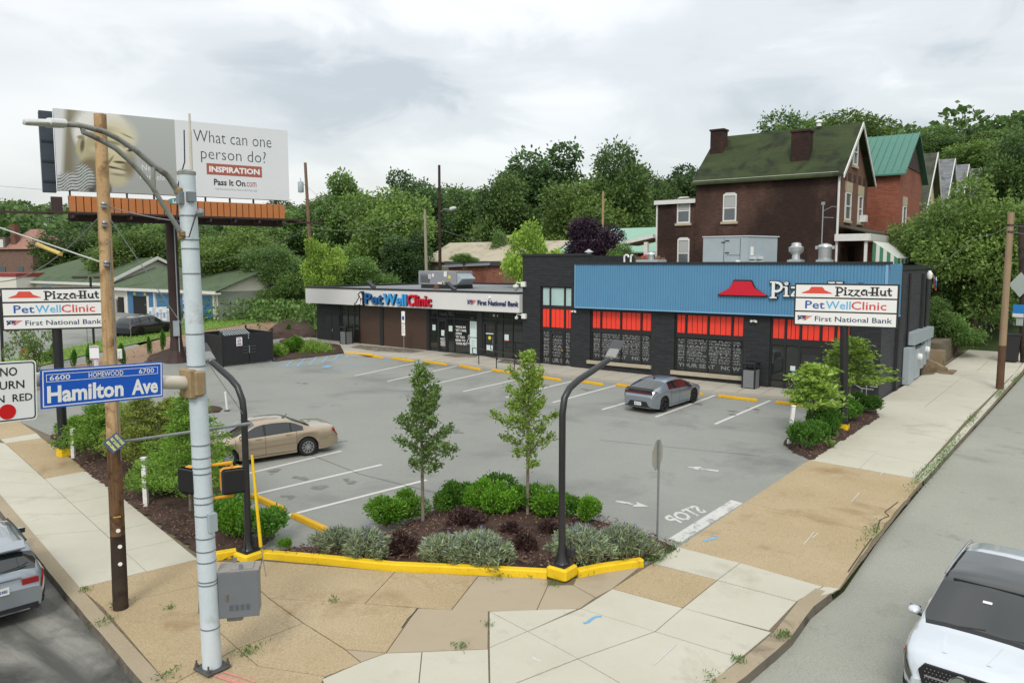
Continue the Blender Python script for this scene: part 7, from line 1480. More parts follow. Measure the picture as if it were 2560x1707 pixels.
scatter('bank_weeds', [(280,915),(440,880),(640,832),(700,800),(790,790),(790,765),(700,765),(560,800),(430,835),(300,880)], 420, .3, LEAF['light'], .2, 1.0, .12, .05)
# ================================================================== houses, sheds and poles behind
old_brick = brick_mat('old_dark_brick', '5f4036', '4d332c', '665a52', .22, .075, .010, .9, stain=(.33,.33,.33), slo=.33, sscale=.2)
front_brick = brick_mat('front_brick', '78503f', '6b4638', '77665a', .22, .075, .010, .9, stain=(.6,.55,.55), slo=.5)
red_brick = brick_mat('red_brick', '9a5540', '8a4735', '8a6f60', .22, .075, .010, .9, stain=(.6,.55,.5), slo=.52, sscale=.3)
ruin_brick = brick_mat('ruin_brick', '94503b', '7d4231', '8f7a6c', .24, .08, .012, .9, stain=(.6,.5,.45), slo=.48, sscale=.4)
moss_roof = ground_mat('mossy_shingle', '36422c', '44502f', .35, .6, 12, rough=.95, stain='2a2f25', stain_scale=.5, stain_lo=.5, stain2='4f5b38', streak=(2.5, (.3, 1, 5, 0), .55, '2d3326'), bump=.8)
green_roof = M('green_metal_roof', '447a6c', .45, .06, 1)
gray_shingle = ground_mat('grey_shingle', '787c80', '8a8e92', .4, 1, 9, rough=.95, stain='5f6367', stain_scale=1.2, stain_lo=.52, streak=(3, (.3, 1, 5, 0), .5, '5d6165')); brown_shingle = ground_mat('brown_green_shingle', '4c5145', '5a5f50', .3, 1, 9, rough=.95, stain='3f4439', stain_scale=.8, stain_lo=.52)
sage_roof = ground_mat('sage_shingle', '56684c', '62735a', .2, .8, 14, rough=.95, stain='4c5c44', stain_scale=.4, stain_lo=.52)
white_trim = M('white_trim', 'd5d6d3', .5, .08, 3); white_siding = M('white_siding', 'd8d6cc', .6, .05, 1, stretch=(1,1,8)); gray_siding = M('grey_siding', '8a9389', .7, .1, 1.5, stretch=(1,1,6)); blue_siding = M('blue_door_paint', '3d7199', .5, .06, 1.5); stone_trim = M('stone_lintel', 'b0a68c', .8, .1, 4)
house_glass = M('house_glass', (.10, .12, .13), .08, coat=.3); dark_open = M('dark_opening', '1d1d1e', .9)
def gable_house(name, label, x0, x1, y0, y1, zb_, ze, zr, wall, roof, front=None, trim=True, cat='house', over=.5, group=None, base=None):
    """ridge along X, gable facing +X at x1"""
    ym = (y0+y1)/2; t = thing(name, label, cat, ((x0+x1)/2, ym, zb_), group)
    mb = MB(); mb.poly([(x0,y0,zb_),(x1,y0,zb_),(x1,y0,ze),(x0,y0,ze)]); mb.poly([(x0,y1,zb_),(x0,y0,zb_),(x0,y0,ze),(x0,ym,zr-.2),(x0,y1,ze)]); mb.poly([(x1,y1,zb_),(x0,y1,zb_),(x0,y1,ze),(x1,y1,ze)]); mb.build('wall', wall, t)
    mb = MB(); mb.poly([(x1,y0,zb_),(x1,y1,zb_),(x1,y1,ze),(x1,ym,zr-.25),(x1,y0,ze)]); mb.build('front_wall', front or wall, t)
    s_ = (zr-ze)/(ym-y0); oe = over; mb = MB()
    for sd_ in (-1, 1):
        ye = ym+sd_*((y1-y0)/2+oe); zz = ze-s_*oe; mb.prism([(x0-.3,ye,zz),(x1+oe,ye,zz),(x1+oe,ym,zr),(x0-.3,ym,zr)], (0,0,.14))
    rf = mb.build('roof', roof, t)
    if trim:
        mb = MB()
        for sd_ in (-1, 1):
            ye = ym+sd_*((y1-y0)/2+oe); zz = ze-s_*oe; mb.prism([(x1+oe+.01,ye,zz-.15),(x1+oe+.01,ye,zz+.15),(x1+oe+.01,ym,zr+.16),(x1+oe+.01,ym,zr-.2)], (.08,0,0))
        mb.build('barge_board', white_trim, t); mb = MB(); mb.box((x0-.2, y0-.25, ze-.35), (x1+.1, y0-.02, ze-.05)); mb.build('gutter', white_trim, t)
    return t
def win_y(t, x0, x1, z0, z1, y, sill=True, arched=False):       # window in a wall facing -Y
    mb = MB(); f_ = .12; mb.box((x0,y-.06,z0),(x0+f_,y+.02,z1)); mb.box((x1-f_,y-.06,z0),(x1,y+.02,z1)); mb.box((x0+f_,y-.06,z1-f_),(x1-f_,y+.02,z1)); mb.box((x0+f_,y-.06,z0),(x1-f_,y+.02,z0+f_)); mb.box((x0+f_,y-.055,(z0+z1)/2-.05),(x1-f_,y+.02,(z0+z1)/2+.05))
    if arched: mb.prism([(x0,y-.06,z1),(x1,y-.06,z1),((x0+x1)/2+.3*(x1-x0),y-.06,z1+.14),((x0+x1)/2-.3*(x1-x0),y-.06,z1+.14)], (0,.07,0))
    w_ = mb.build('window', white_trim, t); mb = MB(); mb.box((x0+f_,y-.03,z0+f_),(x1-f_,y+.01,z1-f_)); mb.build('glass', house_glass, w_)
    mb = MB(); mb.box((x0+f_+.03,y-.034,(z0+z1)/2+.08),(x1-f_-.03,y-.031,z1-f_-.05)); mb.build('blind', M('blind', 'a9adab', .7), w_)
    if sill: mb = MB(); mb.box((x0-.15,y-.14,z0-.2),(x1+.15,y+.02,z0-.002)); mb.build('sill', stone_trim, w_)
    return w_
def win_x(t, y0, y1, z0, z1, x, lintel=True):                   # window in a wall facing +X
    mb = MB(); f_ = .14; mb.box((x-.02,y0,z0),(x+.1,y0+f_,z1)); mb.box((x-.02,y1-f_,z0),(x+.1,y1,z1)); mb.box((x-.02,y0+f_,z1-f_),(x+.1,y1-f_,z1)); mb.box((x-.02,y0+f_,z0),(x+.1,y1-f_,z0+f_)); mb.box((x-.02,y0+f_,(z0+z1)/2-.05),(x+.09,y1-f_,(z0+z1)/2+.05)); w_ = mb.build('window', white_trim, t)
    mb = MB(); mb.box((x-.01,y0+f_,z0+f_),(x+.04,y1-f_,z1-f_)); mb.build('glass', house_glass, w_); mb = MB(); mb.box((x-.02,y0-.12,z0-.2),(x+.16,y1+.12,z0-.004)); mb.build('sill', stone_trim, w_)
    if lintel: mb = MB(); mb.box((x-.02,y0-.08,z1+.004),(x+.12,y1+.08,z1+.75)); mb.build('lintel', stone_trim, w_)
HX = -15.95; hb = 4.5
bh = gable_house('brick_house', 'big dark brick house with a mossy green roof and two chimneys', -27.3, HX, 62.0, 71.4, hb, 14.45, 18.5, old_brick, moss_roof, front_brick)
mb = MB(); mb.poly([(-30.9,62.15,hb),(-27.3,62.15,hb),(-27.3,62.15,12.9),(-30.9,62.15,12.7)]); mb.poly([(-30.9,70,hb),(-30.9,62.15,hb),(-30.9,62.15,12.7),(-30.9,70,12.7)]); mb.build('wing_wall', old_brick, bh)
mb = MB(); mb.prism([(-31.1,61.9,12.75),(-27.31,61.9,12.95),(-27.31,70,14.0),(-31.1,70,13.7)], (0,0,.15)); mb.build('wing_roof', moss_roof, bh); mb = MB(); mb.box((-31.1,61.8,12.6),(-27.3,61.9,12.95)); mb.box((-30.98,62.02,7),(-30.86,62.14,12.6)); mb.build('wing_gutter', white_trim, bh)
rf = [c for c in bh.children if c.name.startswith('roof')][0]
for xa, xb, ya, za, zb_ in ((-27.3,-26.15,64.7,16.6,18.85),(-19.9,-18.5,63.1,15.0,17.8)): mb = MB(); mb.box((xa,ya,za-.6),(xb,ya+1.0,zb_)); mb.box((xa-.08,ya-.08,zb_),(xb+.08,ya+1.08,zb_+.15)); mb.build('chimney', old_brick, rf)
p = PY(2047,325,66.3); mb = MB(); mb.lathe([(.2,0),(.18,.3),(.3,.32),(.2,.5),(0,.52)], (p.x,66.3,18.6), 10); mb.build('roof_vent', white_plastic, rf, True)
win_y(bh, -29.05, -27.85, 10.95, 13.05, 62.15, arched=True); win_y(bh, -24.9, -23.75, 10.95, 13.15, 62.0, arched=True); win_y(bh, -28.95, -27.85, 7.2, 9.6, 62.15, arched=True)
win_x(bh, 64.2, 65.9, 10.9, 13.1, HX); win_x(bh, 68.3, 69.7, 10.9, 13.1, HX); win_x(bh, 66.0, 67.4, 15.3, 17.4, HX, False)
mb = MB(); mb.box((HX+.02,69.0,10.95),(HX+.5,69.7,11.5)); mb.build('air_conditioner', white_plastic, bh)
for k in range(5): mb = MB(); mb.box((HX-.02,63.4+k*1.6,14.0),(HX+.03,64.2+k*1.6,14.6)); mb.build('brick_panel', M('dark_panel', '3c2a26', .9), bh)
mb = MB(); mb.tube([(HX+.12,61.9,5),(HX+.12,61.9,14.3)], .09, 8); mb.build('downpipe', white_trim, bh, True)
# porch with a striped awning
p1, p2 = HX+2.4, 72.0
mb = MB(); mb.prism([(HX+.1,62.2,10.35),(p1,61.7,9.75),(p1,p2,9.75),(HX+.1,p2-.3,10.35)], (0,0,.12)); mb.build('porch_roof', brown_shingle, bh); mb = MB(); mb.box((HX+.02,61.6,9.2),(p1+.05,61.75,9.72)); mb.box((p1-.02,61.76,9.2),(p1+.12,p2,9.72)); mb.box((p1-.3,61.8,hb),(p1-.1,62.0,9.2)); mb.box((p1-.3,66.9,hb),(p1-.1,67.1,9.2)); mb.build('porch_beam', white_trim, bh)
mb = MB(); mb.box((p1-.7,64.2,hb),(p1-.05,65.2,9.15)); mb.box((HX+.05,61.9,hb),(p1,p2,6.6)); mb.build('porch_pier', red_brick, bh); mb = MB(); mb.box((HX+.01,63.2,6.6),(HX+.06,64.4,8.7)); mb.box((HX+.01,66,6.6),(HX+.06,67.6,8.9)); mb.build('porch_door', dark_open, bh)
aw = MB(); AM = [M('awning_green', '3f7d5f', .6), M('awning_white', 'd3d8d0', .6)]; a0, a1 = 62.4, 71.0
for k in range(13):
    ya = a0+(a1-a0)*k/13; yb_ = a0+(a1-a0)*(k+1)/13; aw.prism([(p1+.15,ya,9.15),(p1+1.9,ya,7.9),(p1+1.9,yb_,7.9),(p1+.15,yb_,9.15)], (0,0,.03), 1); aw.prism([(p1+1.9,ya,7.9),(p1+1.9,ya,7.5),(p1+1.9,yb_,7.5),(p1+1.9,yb_,7.9)], (.03,0,0), k%2)
for k in range(7): xa = p1+.15+1.75*k/7; xb = p1+.15+1.75*(k+1)/7; zt = lambda x: 9.15-(x-p1-.15)/1.75*1.25; aw.prism([(xa,a0,7.5),(xb,a0,7.5),(xb,a0,zt(xb)),(xa,a0,zt(xa))], (0,.03,0), k%2)
aw.build('awning', AM, bh)
gh = gable_house('brick_house', 'red brick house with a green metal roof next to the dark house', -27, -13.9, 73.8, 84.0, 4.5, 15.4, 19.1, red_brick, green_roof, None, False)
mb = MB()
for k in range(24): x = -26.8+k*.58; mb.prism([(x,73.35,15.35),(x+.05,73.35,15.35),(x+.05,78.9,19.22),(x,78.9,19.22)], (0,0,.09))
mb.build('roof_seam', M('seam_green', '548878', .45), gh); win_x(gh, 75.4, 76.8, 9.6, 12.6, -13.9); mb = MB(); mb.prism([(-13.88,75,16),(-13.88,82.8,16),(-13.88,78.9,18.6)], (.05,0,0)); mb.build('gable_panel', M('gable_dark', '3b2d29', .9), gh)
c = Vector((-13.0,74.4,9.3)); mb = MB(); mb.lathe([(.02,0),(.25,.05),(.45,.16),(.47,.18)], c, 18, axis=(.6,-.7,.3)); mb.tube([c, c+Vector((-.7,.4,-.5))], .04, 6); o = mb.build('satellite_dish', white_plastic, None, True); tag(o, 'white satellite dish on the corner of the red brick house', 'satellite dish')
for i, (px, top, xx, rm, lab) in enumerate(((2324,371,89,brown_shingle,'narrow gabled house with a dull brown green roof, third along the row'),(2367,385,101,gray_shingle,'narrow gabled house with pale grey shingles, fourth along the row'),(2402,398,113,gray_shingle,'narrow gabled house with grey shingles, fifth along the row'),(2433,407,126,gray_shingle,'farthest gabled house of the row, its grey roof the lowest'))):
    a = rad(37)-math.atan((px-1280)/FPX); x_ = -13.5; y_ = 13.5/math.tan(a); zr = PX(px, top, x_).z; g = gable_house('row_house', lab, -24, x_-.6, y_-4.2, y_+4.2, terr(-16, y_)-1, zr-5.2, zr, red_brick, rm, M('yellow_siding', 'c9c29a', .7, .05, 2) if i != 1 else white_siding, True, 'house', .6, 'gabled row houses up the street'); win_x(g, y_-.7, y_+.7, zr-4.2, zr-2.4, x_-.6, False)
# workshop on the left
wz = .9
def shed(name, label, x0, x1, y0, y1, ze, zr, roof, wall, hip=0.0):
    t = thing(name, label, 'workshop', ((x0+x1)/2, (y0+y1)/2, wz)); ym = (y0+y1)/2
    mb = MB(); mb.box((x0,y0,wz),(x1,y1,ze)); mb.build('wall', wall, t); mb = MB(); o_ = .6; zz = ze-.05
    for sd_ in (-1, 1): ye = ym+sd_*((y1-y0)/2+o_); mb.prism([(x0-o_,ye,zz),(x1+o_,ye,zz),(x1+o_,ym,zr),(x0-o_+hip,ym,zr)], (0,0,.12))
    if hip: mb.prism([(x0-o_,y0-o_,zz),(x0-o_+hip,ym,zr),(x0-o_,y1+o_,zz)], (0,0,.12))
    mb.build('roof', roof, t); mb = MB(); mb.box((x0-o_,y0-o_-.1,zz-.22),(x1+o_,y0-o_-.002,zz+.1)); mb.box((x0-o_,y0-o_,zz-.25),(x1+o_,y0-.01,zz-.06)); mb.build('gutter', white_trim, t)
    mb = MB(); mb.prism([(x1+.01,y0,ze),(x1+.01,y1,ze),(x1+.01,ym,zr-.1)], (.08,0,0)); mb.build('gable_end', wall, t); return t
wa = shed('workshop', 'white workshop with a long mossy green hipped roof behind the left shop sign', -126, -97, 46.3, 58.1, 5.1, 8.15, sage_roof, white_siding, 9)
mb = MB()
for sd_ in (-1, 1): ye = 52.2+sd_*6.5; mb.prism([(-96.3,ye,4.95),(-96.3,ye,5.35),(-96.3,52.2,8.45),(-96.3,52.2,8.05)], (.12,0,0))
mb.build('barge_board', white_trim, wa); mb = MB(); mb.box((-106.3,50.4,7.2),(-105.3,51.4,8.6)); mb.build('chimney', red_brick, wa); mb = MB(); mb.box((-106.8,50.2,8.6),(-104.8,51.6,9.3)); mb.build('chimney_cap', white_trim, wa)
mb = MB(); mb.box((-116,46.2,2.5),(-113.5,46.29,4.4)); mb.build('blue_sign', M('workshop_blue', '6fb0dc', .5), wa)
wb = shed('workshop', 'blue and white workshop with garage doors and a low green roof', -96.3, -73.4, 46.15, 57.9, 4.6, 6.9, sage_roof, white_siding)
mb = MB(); mb.box((-92.0,46.0,wz),(-90.85,46.14,4.2)); mb.box((-87.6,46.0,wz),(-86.1,46.14,4.2)); mb.box((-90.85,46.0,3.75),(-87.6,46.14,4.2)); mb.build('blue_cladding', blue_siding, wb)
mb = MB(); mb.box((-73.38,46.1,wz),(-73.3,57.9,4.6)); mb.build('side_cladding', gray_siding, wb)
def garage_door(xa, xb, name='garage_door', mat=blue_siding):
    mb = MB()
    for k in range(7): mb.box((xa,46.0,wz+k*.46),(xb,46.12,wz+k*.46+.44))
    return mb.build(name, mat, wb)
garage_door(-85.5, -80); garage_door(-79.6, -74.1); mb = MB(); mb.box((-90.8,46.05,wz),(-87.65,46.14,3.7)); mb.build('open_doorway', dark_open, wb); mb = MB(); mb.box((-94.5,46.0,wz),(-93.3,46.14,3.5)); mb.build('door', dark_open, wb)
mb = MB(); mb.box((-95.9,45.9,wz),(-94.7,46.0,3.3)); mb.build('open_door_leaf', M('grey_door', '9a9ca0', .6), wb)
for xa in (-92.3, -86.0, -79.8, -74.0): mb = MB(); mb.box((xa-.1,45.95,wz),(xa+.2,46.14,4.35)); mb.build('white_post', white_trim, wb)
mb = MB(); mb.box((-87.65,45.97,wz),(-87.2,46.05,3.8)); mb.build('door_frame', white_trim, wb); mb = MB(); mb.box((-90.6,45.96,3.85),(-90.1,45.995,4.15)); mb.build('yellow_number', M('sticker_yellow', 'd7c93c', .5), wb); mb = MB(); mb.box((-88.2,45.96,3.85),(-87.7,45.995,4.15)); mb.build('yellow_number', M('sticker_yellow'), wb)
for i, (px, py, h_, lab) in enumerate(((386,812,1.75,'white boxed appliance, leftmost beside the garage door'),(404,815,1.75,'white boxed appliance second in the row'),(421,817,1.75,'white boxed appliance third in the row'),(437,818,1.75,'white boxed appliance nearest the billboard column'))):
    b_ = G(px, py, -.02); t = thing('boxed_appliance', lab, 'box', b_, 'boxed appliances outside the workshop'); mb = MB(); mb.obox(b_+Z*(h_/2), Vector((.36,.0,0)), Y*.36, Z*h_/2); mb.build('carton', M('carton_white', 'd9dce0', .6), t); mb = MB(); mb.box((b_.x-.2,b_.y-.375,b_.z+.9),(b_.x+.2,b_.y-.365,b_.z+1.4)); mb.build('printed_panel', M('carton_print', '7d98b8', .6), t)
for i, (px, py) in enumerate(((409,772),(432,773))): b_ = PD(px, 785, 92); mb = MB(); mb.box((b_.x-.5,b_.y-.5,b_.z-.1),(b_.x+.5,b_.y+.5,b_.z+.75)); tag(mb.build('small_carton', M('carton_white')), ['small carton on top of the second appliance box','small carton on top of the last appliance box'][i], 'box', 'cartons on the appliance boxes')
# far house on the left
b_ = PD(96, 690, 165); fx, fy = b_.x, b_.y; fz = terr(fx, fy); U = Vector((.93,.36,0)); V2 = Vector((-.36,.93,0)); t = thing('far_house', 'far brown brick house with a steep hipped roof among the trees on the left', 'house', (fx, fy, fz)); q = lambda a, b, z: Vector((fx, fy, 0))+U*a+V2*b+Z*z
z1 = PD(92, 624, 165).z; z2 = PD(92, 573, 165).z
mb = MB(); mb.prism([q(-4.2,-4,fz-2),q(3.3,-4,fz-2),q(3.3,5,fz-2),q(-4.2,5,fz-2)], (0,0,z1-fz+2)); mb.build('wall', brick_mat('far_brick', '7c6155', '6f554a', '80706a', .3, .1, .012), t)
mb = MB(); r_ = [q(-4.6,-4.5,z1),q(3.8,-4.5,z1),q(3.8,5.5,z1),q(-4.6,5.5,z1)]; k_ = [q(-.9,0,z2),q(.6,0,z2),q(.6,1,z2),q(-.9,1,z2)]; mb.add(r_+k_, [(0,1,5,4),(1,2,6,5),(2,3,7,6),(3,0,4,7),(4,5,6,7)]); mb.build('roof', M('rose_shingle', '957164', .9, .15, 2), t)
mb = MB(); mb.obox(q(-1.4,-3.0,(z1+z2)/2), U*.55, V2*.5, Z*2.6); mb.build('chimney', front_brick, t); mb = MB(); mb.obox(q(-3.2,-3.6,z1+1.0), U*.8, V2*.6, Z*1.1); d_ = mb.build('dormer', M('dormer_grey', '6d625c', .8), t); mb = MB(); mb.obox(q(-3.2,-4.25,z1+1.0), U*.4, V2*.05, Z*.7); mb.build('window', white_trim, d_)
for a_ in (-3.5, 0.5): mb = MB(); mb.obox(q(a_,-4.05,z1-4.5), U*.6, V2*.06, Z*1.5); mb.build('window', house_glass, t)
b_ = PD(35, 700, 130); t = thing('flat_shop', 'low white flat roofed building with a red band at the left edge', 'building', (b_.x, b_.y, terr(b_.x, b_.y))); zt = PD(35, 690, 130).z; mb = MB(); mb.obox((b_.x-4,b_.y,zt-2.5), Vector((7,2.6,0)), Vector((-1.5,4,0)), Z*2.5); mb.build('wall', white_siding, t); mb = MB(); mb.obox((b_.x-4,b_.y,zt+.2), Vector((7.1,2.64,0)), Vector((-1.52,4.06,0)), Z*.25); mb.build('red_band', M('shop_red', '8f3a35', .6), t)
# behind the clinic: brick ruin, pale roof, barn
t = thing('brick_shed', 'low red brick shed with patched walls behind the clinic', 'shed', (-50, 63, 2)); mb = MB(); mb.box((-54.3,61,1.5),(-45.3,66,7.3)); mb.build('wall', ruin_brick, t); mb = MB(); mb.box((-54.6,60.7,7.3),(-45.0,66.3,7.75)); mb.build('roof', M('tar_roof', '3d4043', .9, .1, 1), t); mb = MB(); mb.obox((-51.6,60.62,7.35), Vector((3.2,0,.12)), Y*.08, Z*.12); mb.build('flashing', galv, t)
t = gable_house('long_shed', 'long pale cream roofed building behind the brick shed', -68, -50, 72, 82, 2, 7.9, 10.1, M('dull_wall', '8d8672', .8, .1, 1), ground_mat('cream_roof', 'b9b09a', 'c6beaa', .15, .5, 10, stain='a09880', stain_scale=.5, stain_lo=.52), None, False, 'building')
mb = MB(); [mb.lathe([(.25,0),(.25,.9),(.32,.92),(.3,1.1),(0,1.12)], (-58.6+k*.8,76.5,9.9), 10) for k in range(2)]; mb.build('vent', stone_trim, t, True)
t = gable_house('barn', 'red barn with a pale green roof left of the dark brick house', -46, -33.5, 70, 80, 4, 8.8, 11.2, M('barn_red', '963a35', .8, .1, 2, stretch=(6,6,.3)), M('pale_green_roof', '86b09c', .5, .05, 1), None, False, 'barn'); win_y(t, -37.6, -36.9, 7.6, 8.6, 70)
mb = MB(); mb.prism([(-34.2,61.5,9.15),(-31.0,61.5,9.75),(-31.0,65,9.75),(-34.2,65,9.15)], (0,0,.3)); mb.build('side_porch_roof', white_trim, bh); mb = MB(); mb.box((-31.9,61.6,hb),(-31.55,61.9,9.4)); mb.build('side_porch_post', white_trim, bh)
p = PY(1618,640,60.5); t = thing('parasol', 'small red parasol beside the dark brick house', 'parasol', (p.x, p.y, 5)); mb = MB(); mb.lathe([(1.25,0),(.7,.45),(0,.8)], (p.x, p.y, 7.6), 8); mb.build('canopy', M('parasol_red', 'b5483f', .7), t); mb = MB(); mb.tube([(p.x,p.y,5),(p.x,p.y,8.3)], .03, 6); mb.build('pole', galv, t)
b_ = PD(1610, 545, 150); t = gable_house('far_cottage', 'far house with a brown roof between the trees left of the dark brick house', b_.x-7, b_.x+4, b_.y, b_.y+9, terr(b_.x, b_.y)-1, PD(1610,570,150).z, PD(1610,522,150).z, M('dull_wall'), ground_mat('brown_roof', '6d5547', '77604f', .3, 1, 8), None, False)
# ---- utility poles and wires
def upole(name_px, top_px, dist, r, label, mat, lean=True):
    tp = PD(*top_px, dist); bp = PD(name_px[0], name_px[1], dist); bp.z = terr(bp.x, bp.y)-.3; t = thing('utility_pole', label, 'utility pole', bp, 'utility poles'); mb = MB(); mb.tube([bp, bp.lerp(tp, .5), tp], [r*1.2, r, r*.8], 12); mb.build('shaft', mat, t, True); return t, tp, bp
uA, tA, bA = upole((785,800), (763,407), 92, .2, 'weathered brown utility pole with a transformer left of the clinic', weathered := wood_gray)
c = PD(752,468,92.0); mb = MB(); mb.lathe([(.28,-.6),(.32,-.5),(.32,.5),(.25,.62),(.05,.65),(.04,1.0)], c, 14); mb.tube([c+Z*.3, c+Vector((.5,.3,.3))], .05, 6); mb.build('transformer', hvac_gray, uA, True)
uB, tB, bB = upole((1068,690), (1062,524), 84, .17, 'pale grey wooden pole behind the clinic roof', M('pale_wood', '97917f', .9, .15, 2)); uC, tC, bC = upole((1100,690), (1098,413), 90, .18, 'dark utility pole with a street lamp arm behind the clinic', wood_dark)
p = PD(1098,532,90); q_ = PD(1125,524,89); mb = MB(); mb.tube([p, p.lerp(q_,.5)+Z*.25, q_], .05, 6); mb.build('lamp_arm', galv, uC, True); mb = MB(); mb.lathe([(.05,0),(.22,.1),(.25,.5),(.12,.85),(0,.9)], q_, 10, axis=(q_-p)); mb.build('lamp_head', M('lamp_head_grey'), uC, True)
uD, tD, bD = upole((1506,640), (1508,478), 100, .16, 'tan pole standing above the purple tree', M('tan_wood', 'a08a68', .9, .15, 2)); uE, tE, bE = upole((1583,600), (1587,506), 140, .2, 'far grey lamp pole in front of the brown roof', M('pale_wood'))
p = PD(1583,549,140); q_ = PD(1598,543,140); mb = MB(); mb.tube([p, q_], .06, 6); mb.lathe([(.1,0),(.3,.3),(.1,1.0)], q_, 8, axis=(q_-p)); mb.build('lamp_arm', galv, uE, True)
rp = G(2499,972); rt = PD(2528,531,math.hypot(rp.x,rp.y)); t = thing('utility_pole', 'tan wooden utility pole standing in the right pavement', 'utility pole', rp, 'utility poles'); mb = MB(); mb.tube([rp-Z*.2, rp.lerp(rt,.25)], [.185,.175], 16); mb.build('dark_foot', ground_mat('pole_foot', '5d4535', '6d5240', .2, 2, 20, rough=.9), t, True); mb = MB(); mb.tube([rp.lerp(rt,.25), rt], [.175,.15], 16); mb.build('shaft', ground_mat('tan_pole', '9a8468', 'ab9579', .2, 1, 20, rough=.85, streak=(3, (4, 4, .18, 0), .55, '7f6a52')), t, True)
mb = MB()
for py in (563, 580): mb.lathe([(.17,-.05),(.185,-.04),(.185,.04),(.17,.05)], PD(2527,py,math.hypot(rp.x,rp.y)), 14)
mb.build('strap', black_metal, t, True)
fp = G(2560,906); t = thing('utility_pole', 'dark sign covered pole at the right picture edge', 'utility pole', fp, 'utility poles'); mb = MB(); ft = PD(2553,560,math.hypot(fp.x,fp.y)); mb.tube([fp-Z*.2, ft], [.2,.17], 12); mb.build('shaft', wood_dark, t, True)
def flat_sign(px, w_, h_, dist, mat, label, diamond=False, band=None):
    c = PD(*px, dist); u = Vector((.86,-.5,0)); n_ = u.cross(Z); t = thing('road_sign', label, 'road sign', c); mb = MB()
    if diamond: mb.prism([c+u*w_/2, c+Z*h_/2, c-u*w_/2, c-Z*h_/2], n_*.01)
    else: mb.obox(c, u*w_/2, n_*.008, Z*h_/2)
    mb.build('plate', mat, t)
    if band: mb = MB(); mb.obox(c-Z*h_*.36+n_*.012, u*w_/2, n_*.004, Z*h_*.14); mb.build('lower_band', band, t)
d_ = math.hypot(fp.x, fp.y)-.4
flat_sign((2551,712), 1.5, 1.6, d_, M('sign_back_pale', 'aebab4', .5), 'pale back of a diamond sign at the right picture edge', True); flat_sign((2546,777), .72, .8, d_, M('bus_sign_blue', '2f86cf', .5), 'blue and white sign on the dark pole at the right edge', False, sign_white); flat_sign((2549,803), .45, .55, d_, M('sign_back_pale'), 'small grey plate under the blue sign', False)
# black wheelie bin
b_ = G(2524,904); t = thing('wheelie_bin', 'black wheelie bin beside the tan pole on the right pavement', 'wheelie bin', b_); mb = MB(); s0, s1 = .42, .55; mb.add([b_+Vector((sx_*s0,sy_*s0,.08)) for sx_, sy_ in ((-1,-1),(1,-1),(1,1),(-1,1))]+[b_+Vector((sx_*s1,sy_*s1,1.75)) for sx_, sy_ in ((-1,-1),(1,-1),(1,1),(-1,1))], [(0,3,2,1),(4,5,6,7),(0,1,5,4),(1,2,6,5),(2,3,7,6),(3,0,4,7)]); mb.build('body', black_plastic, t); mb = MB(); mb.obox(b_+Z*1.8, X*.6, Y*.6, Z*.06, 0, .03); mb.build('lid', black_plastic, t)
for k in (-1, 1): mb = MB(); mb.lathe([(.14,-.04),(.14,.04)], b_+Vector((k*.4,.35,.14)), 12, axis=X); mb.build('wheel', matte_black, t)
# stone stair cheek beside the black wall
b_ = G(2330,942); t = thing('stone_steps', 'crumbling stone stair cheek at the end of the black wall', 'steps', b_); st_m = ground_mat('old_stone', '8a7a63', '9a8a70', .3, 2, 20, rough=.95, stain='6a5c49', stain_scale=1.5, stain_lo=.5, bump=.7)
mb = MB(); mb.prism([(-8.0,51.3,.7),(-6.7,51.3,.7),(-6.7,51.3,1.35),(-8.0,51.3,2.0)], (0,.7,0)); mb.build('cheek', st_m, t); mb = MB(); mb.box((-7.0,51.0,.7),(-6.3,52.6,1.18)); mb.box((-7.9,52.0,.7),(-7.0,53.2,2.3)); mb.build('step', st_m, t)
mb = MB(); mb.box((-8.3,54.0,.6),(-7.4,62,2.6)); tag(mb.build('retaining_wall', ground_mat('rubble_wall', '6a6253', '7d7463', .5, 3, 9, rough=.95, stain='4a4539', stain_scale=2, stain_lo=.5, bump=1)), 'low rubble retaining wall along the right pavement beyond the black building', 'wall')
wire([tA-Z*.4, PD(440,520,60)], .015, 'thin wire from the brown pole towards the steel pole') if False else None
wire([PD(-60,549,22), row1(660)+tocam*.15], .016, 'white cable with a yellow sleeve running left from the wooden pole', M('white_cable', 'b9bbb8', .5)); a_, b2 = PD(100,614,19.8), PD(148,633,19.2); mb = MB(); mb.tube([PD(93,611,20.0), PD(152,635,19.0)], .045, 8); tag(mb.build('cable_sleeve', M('sleeve_yellow', 'd3b765', .5), None, True), 'yellow plastic sleeve on the white cable', 'cable sleeve')
wire([PD(-40,700,30), row1(530)], .014, 'grey cable sagging from the wooden pole to the left edge', None, .5); wire([row1(517)+side*.1, at_row(556)], .012, 'pair of wires from the wooden pole to the steel pole', None, .04); wire([tA-Z*7.2, tB.lerp(bB,.05)], .018, 'cable from the brown transformer pole to the pale pole', M('cable_pale', '8d8f8c', .6), .9); wire([tA-Z*7.4, PD(500,660,70)], .016, 'cable from the brown transformer pole towards the steel pole', None, .5); wire([PD(2290,697,56), PD(2440,590,52), PD(2527,562,47.5)], .018, 'service drop from the black wall to the tan pole', M('cable_pale'), .2); wire([PD(2524,563,47), PD(2640,575,40)], .016, 'wire leaving the tan pole to the right'); wire([PD(2524,580,47), PD(2640,596,40)], .016, 'lower wire leaving the tan pole to the right'); wire([tC.lerp(bC,.42), PD(1420,640,85)], .018, 'dark wires from the lamp pole towards the bright green tree', None, .5); wire([tB.lerp(bB,.3), tA.lerp(bA,.15)], .016, 'upper slack wire between the brown and the pale pole', None, 1.4); wire([PD(-40,462,120), PD(150,478,90)], .02, 'faint wire against the sky left of the billboard')
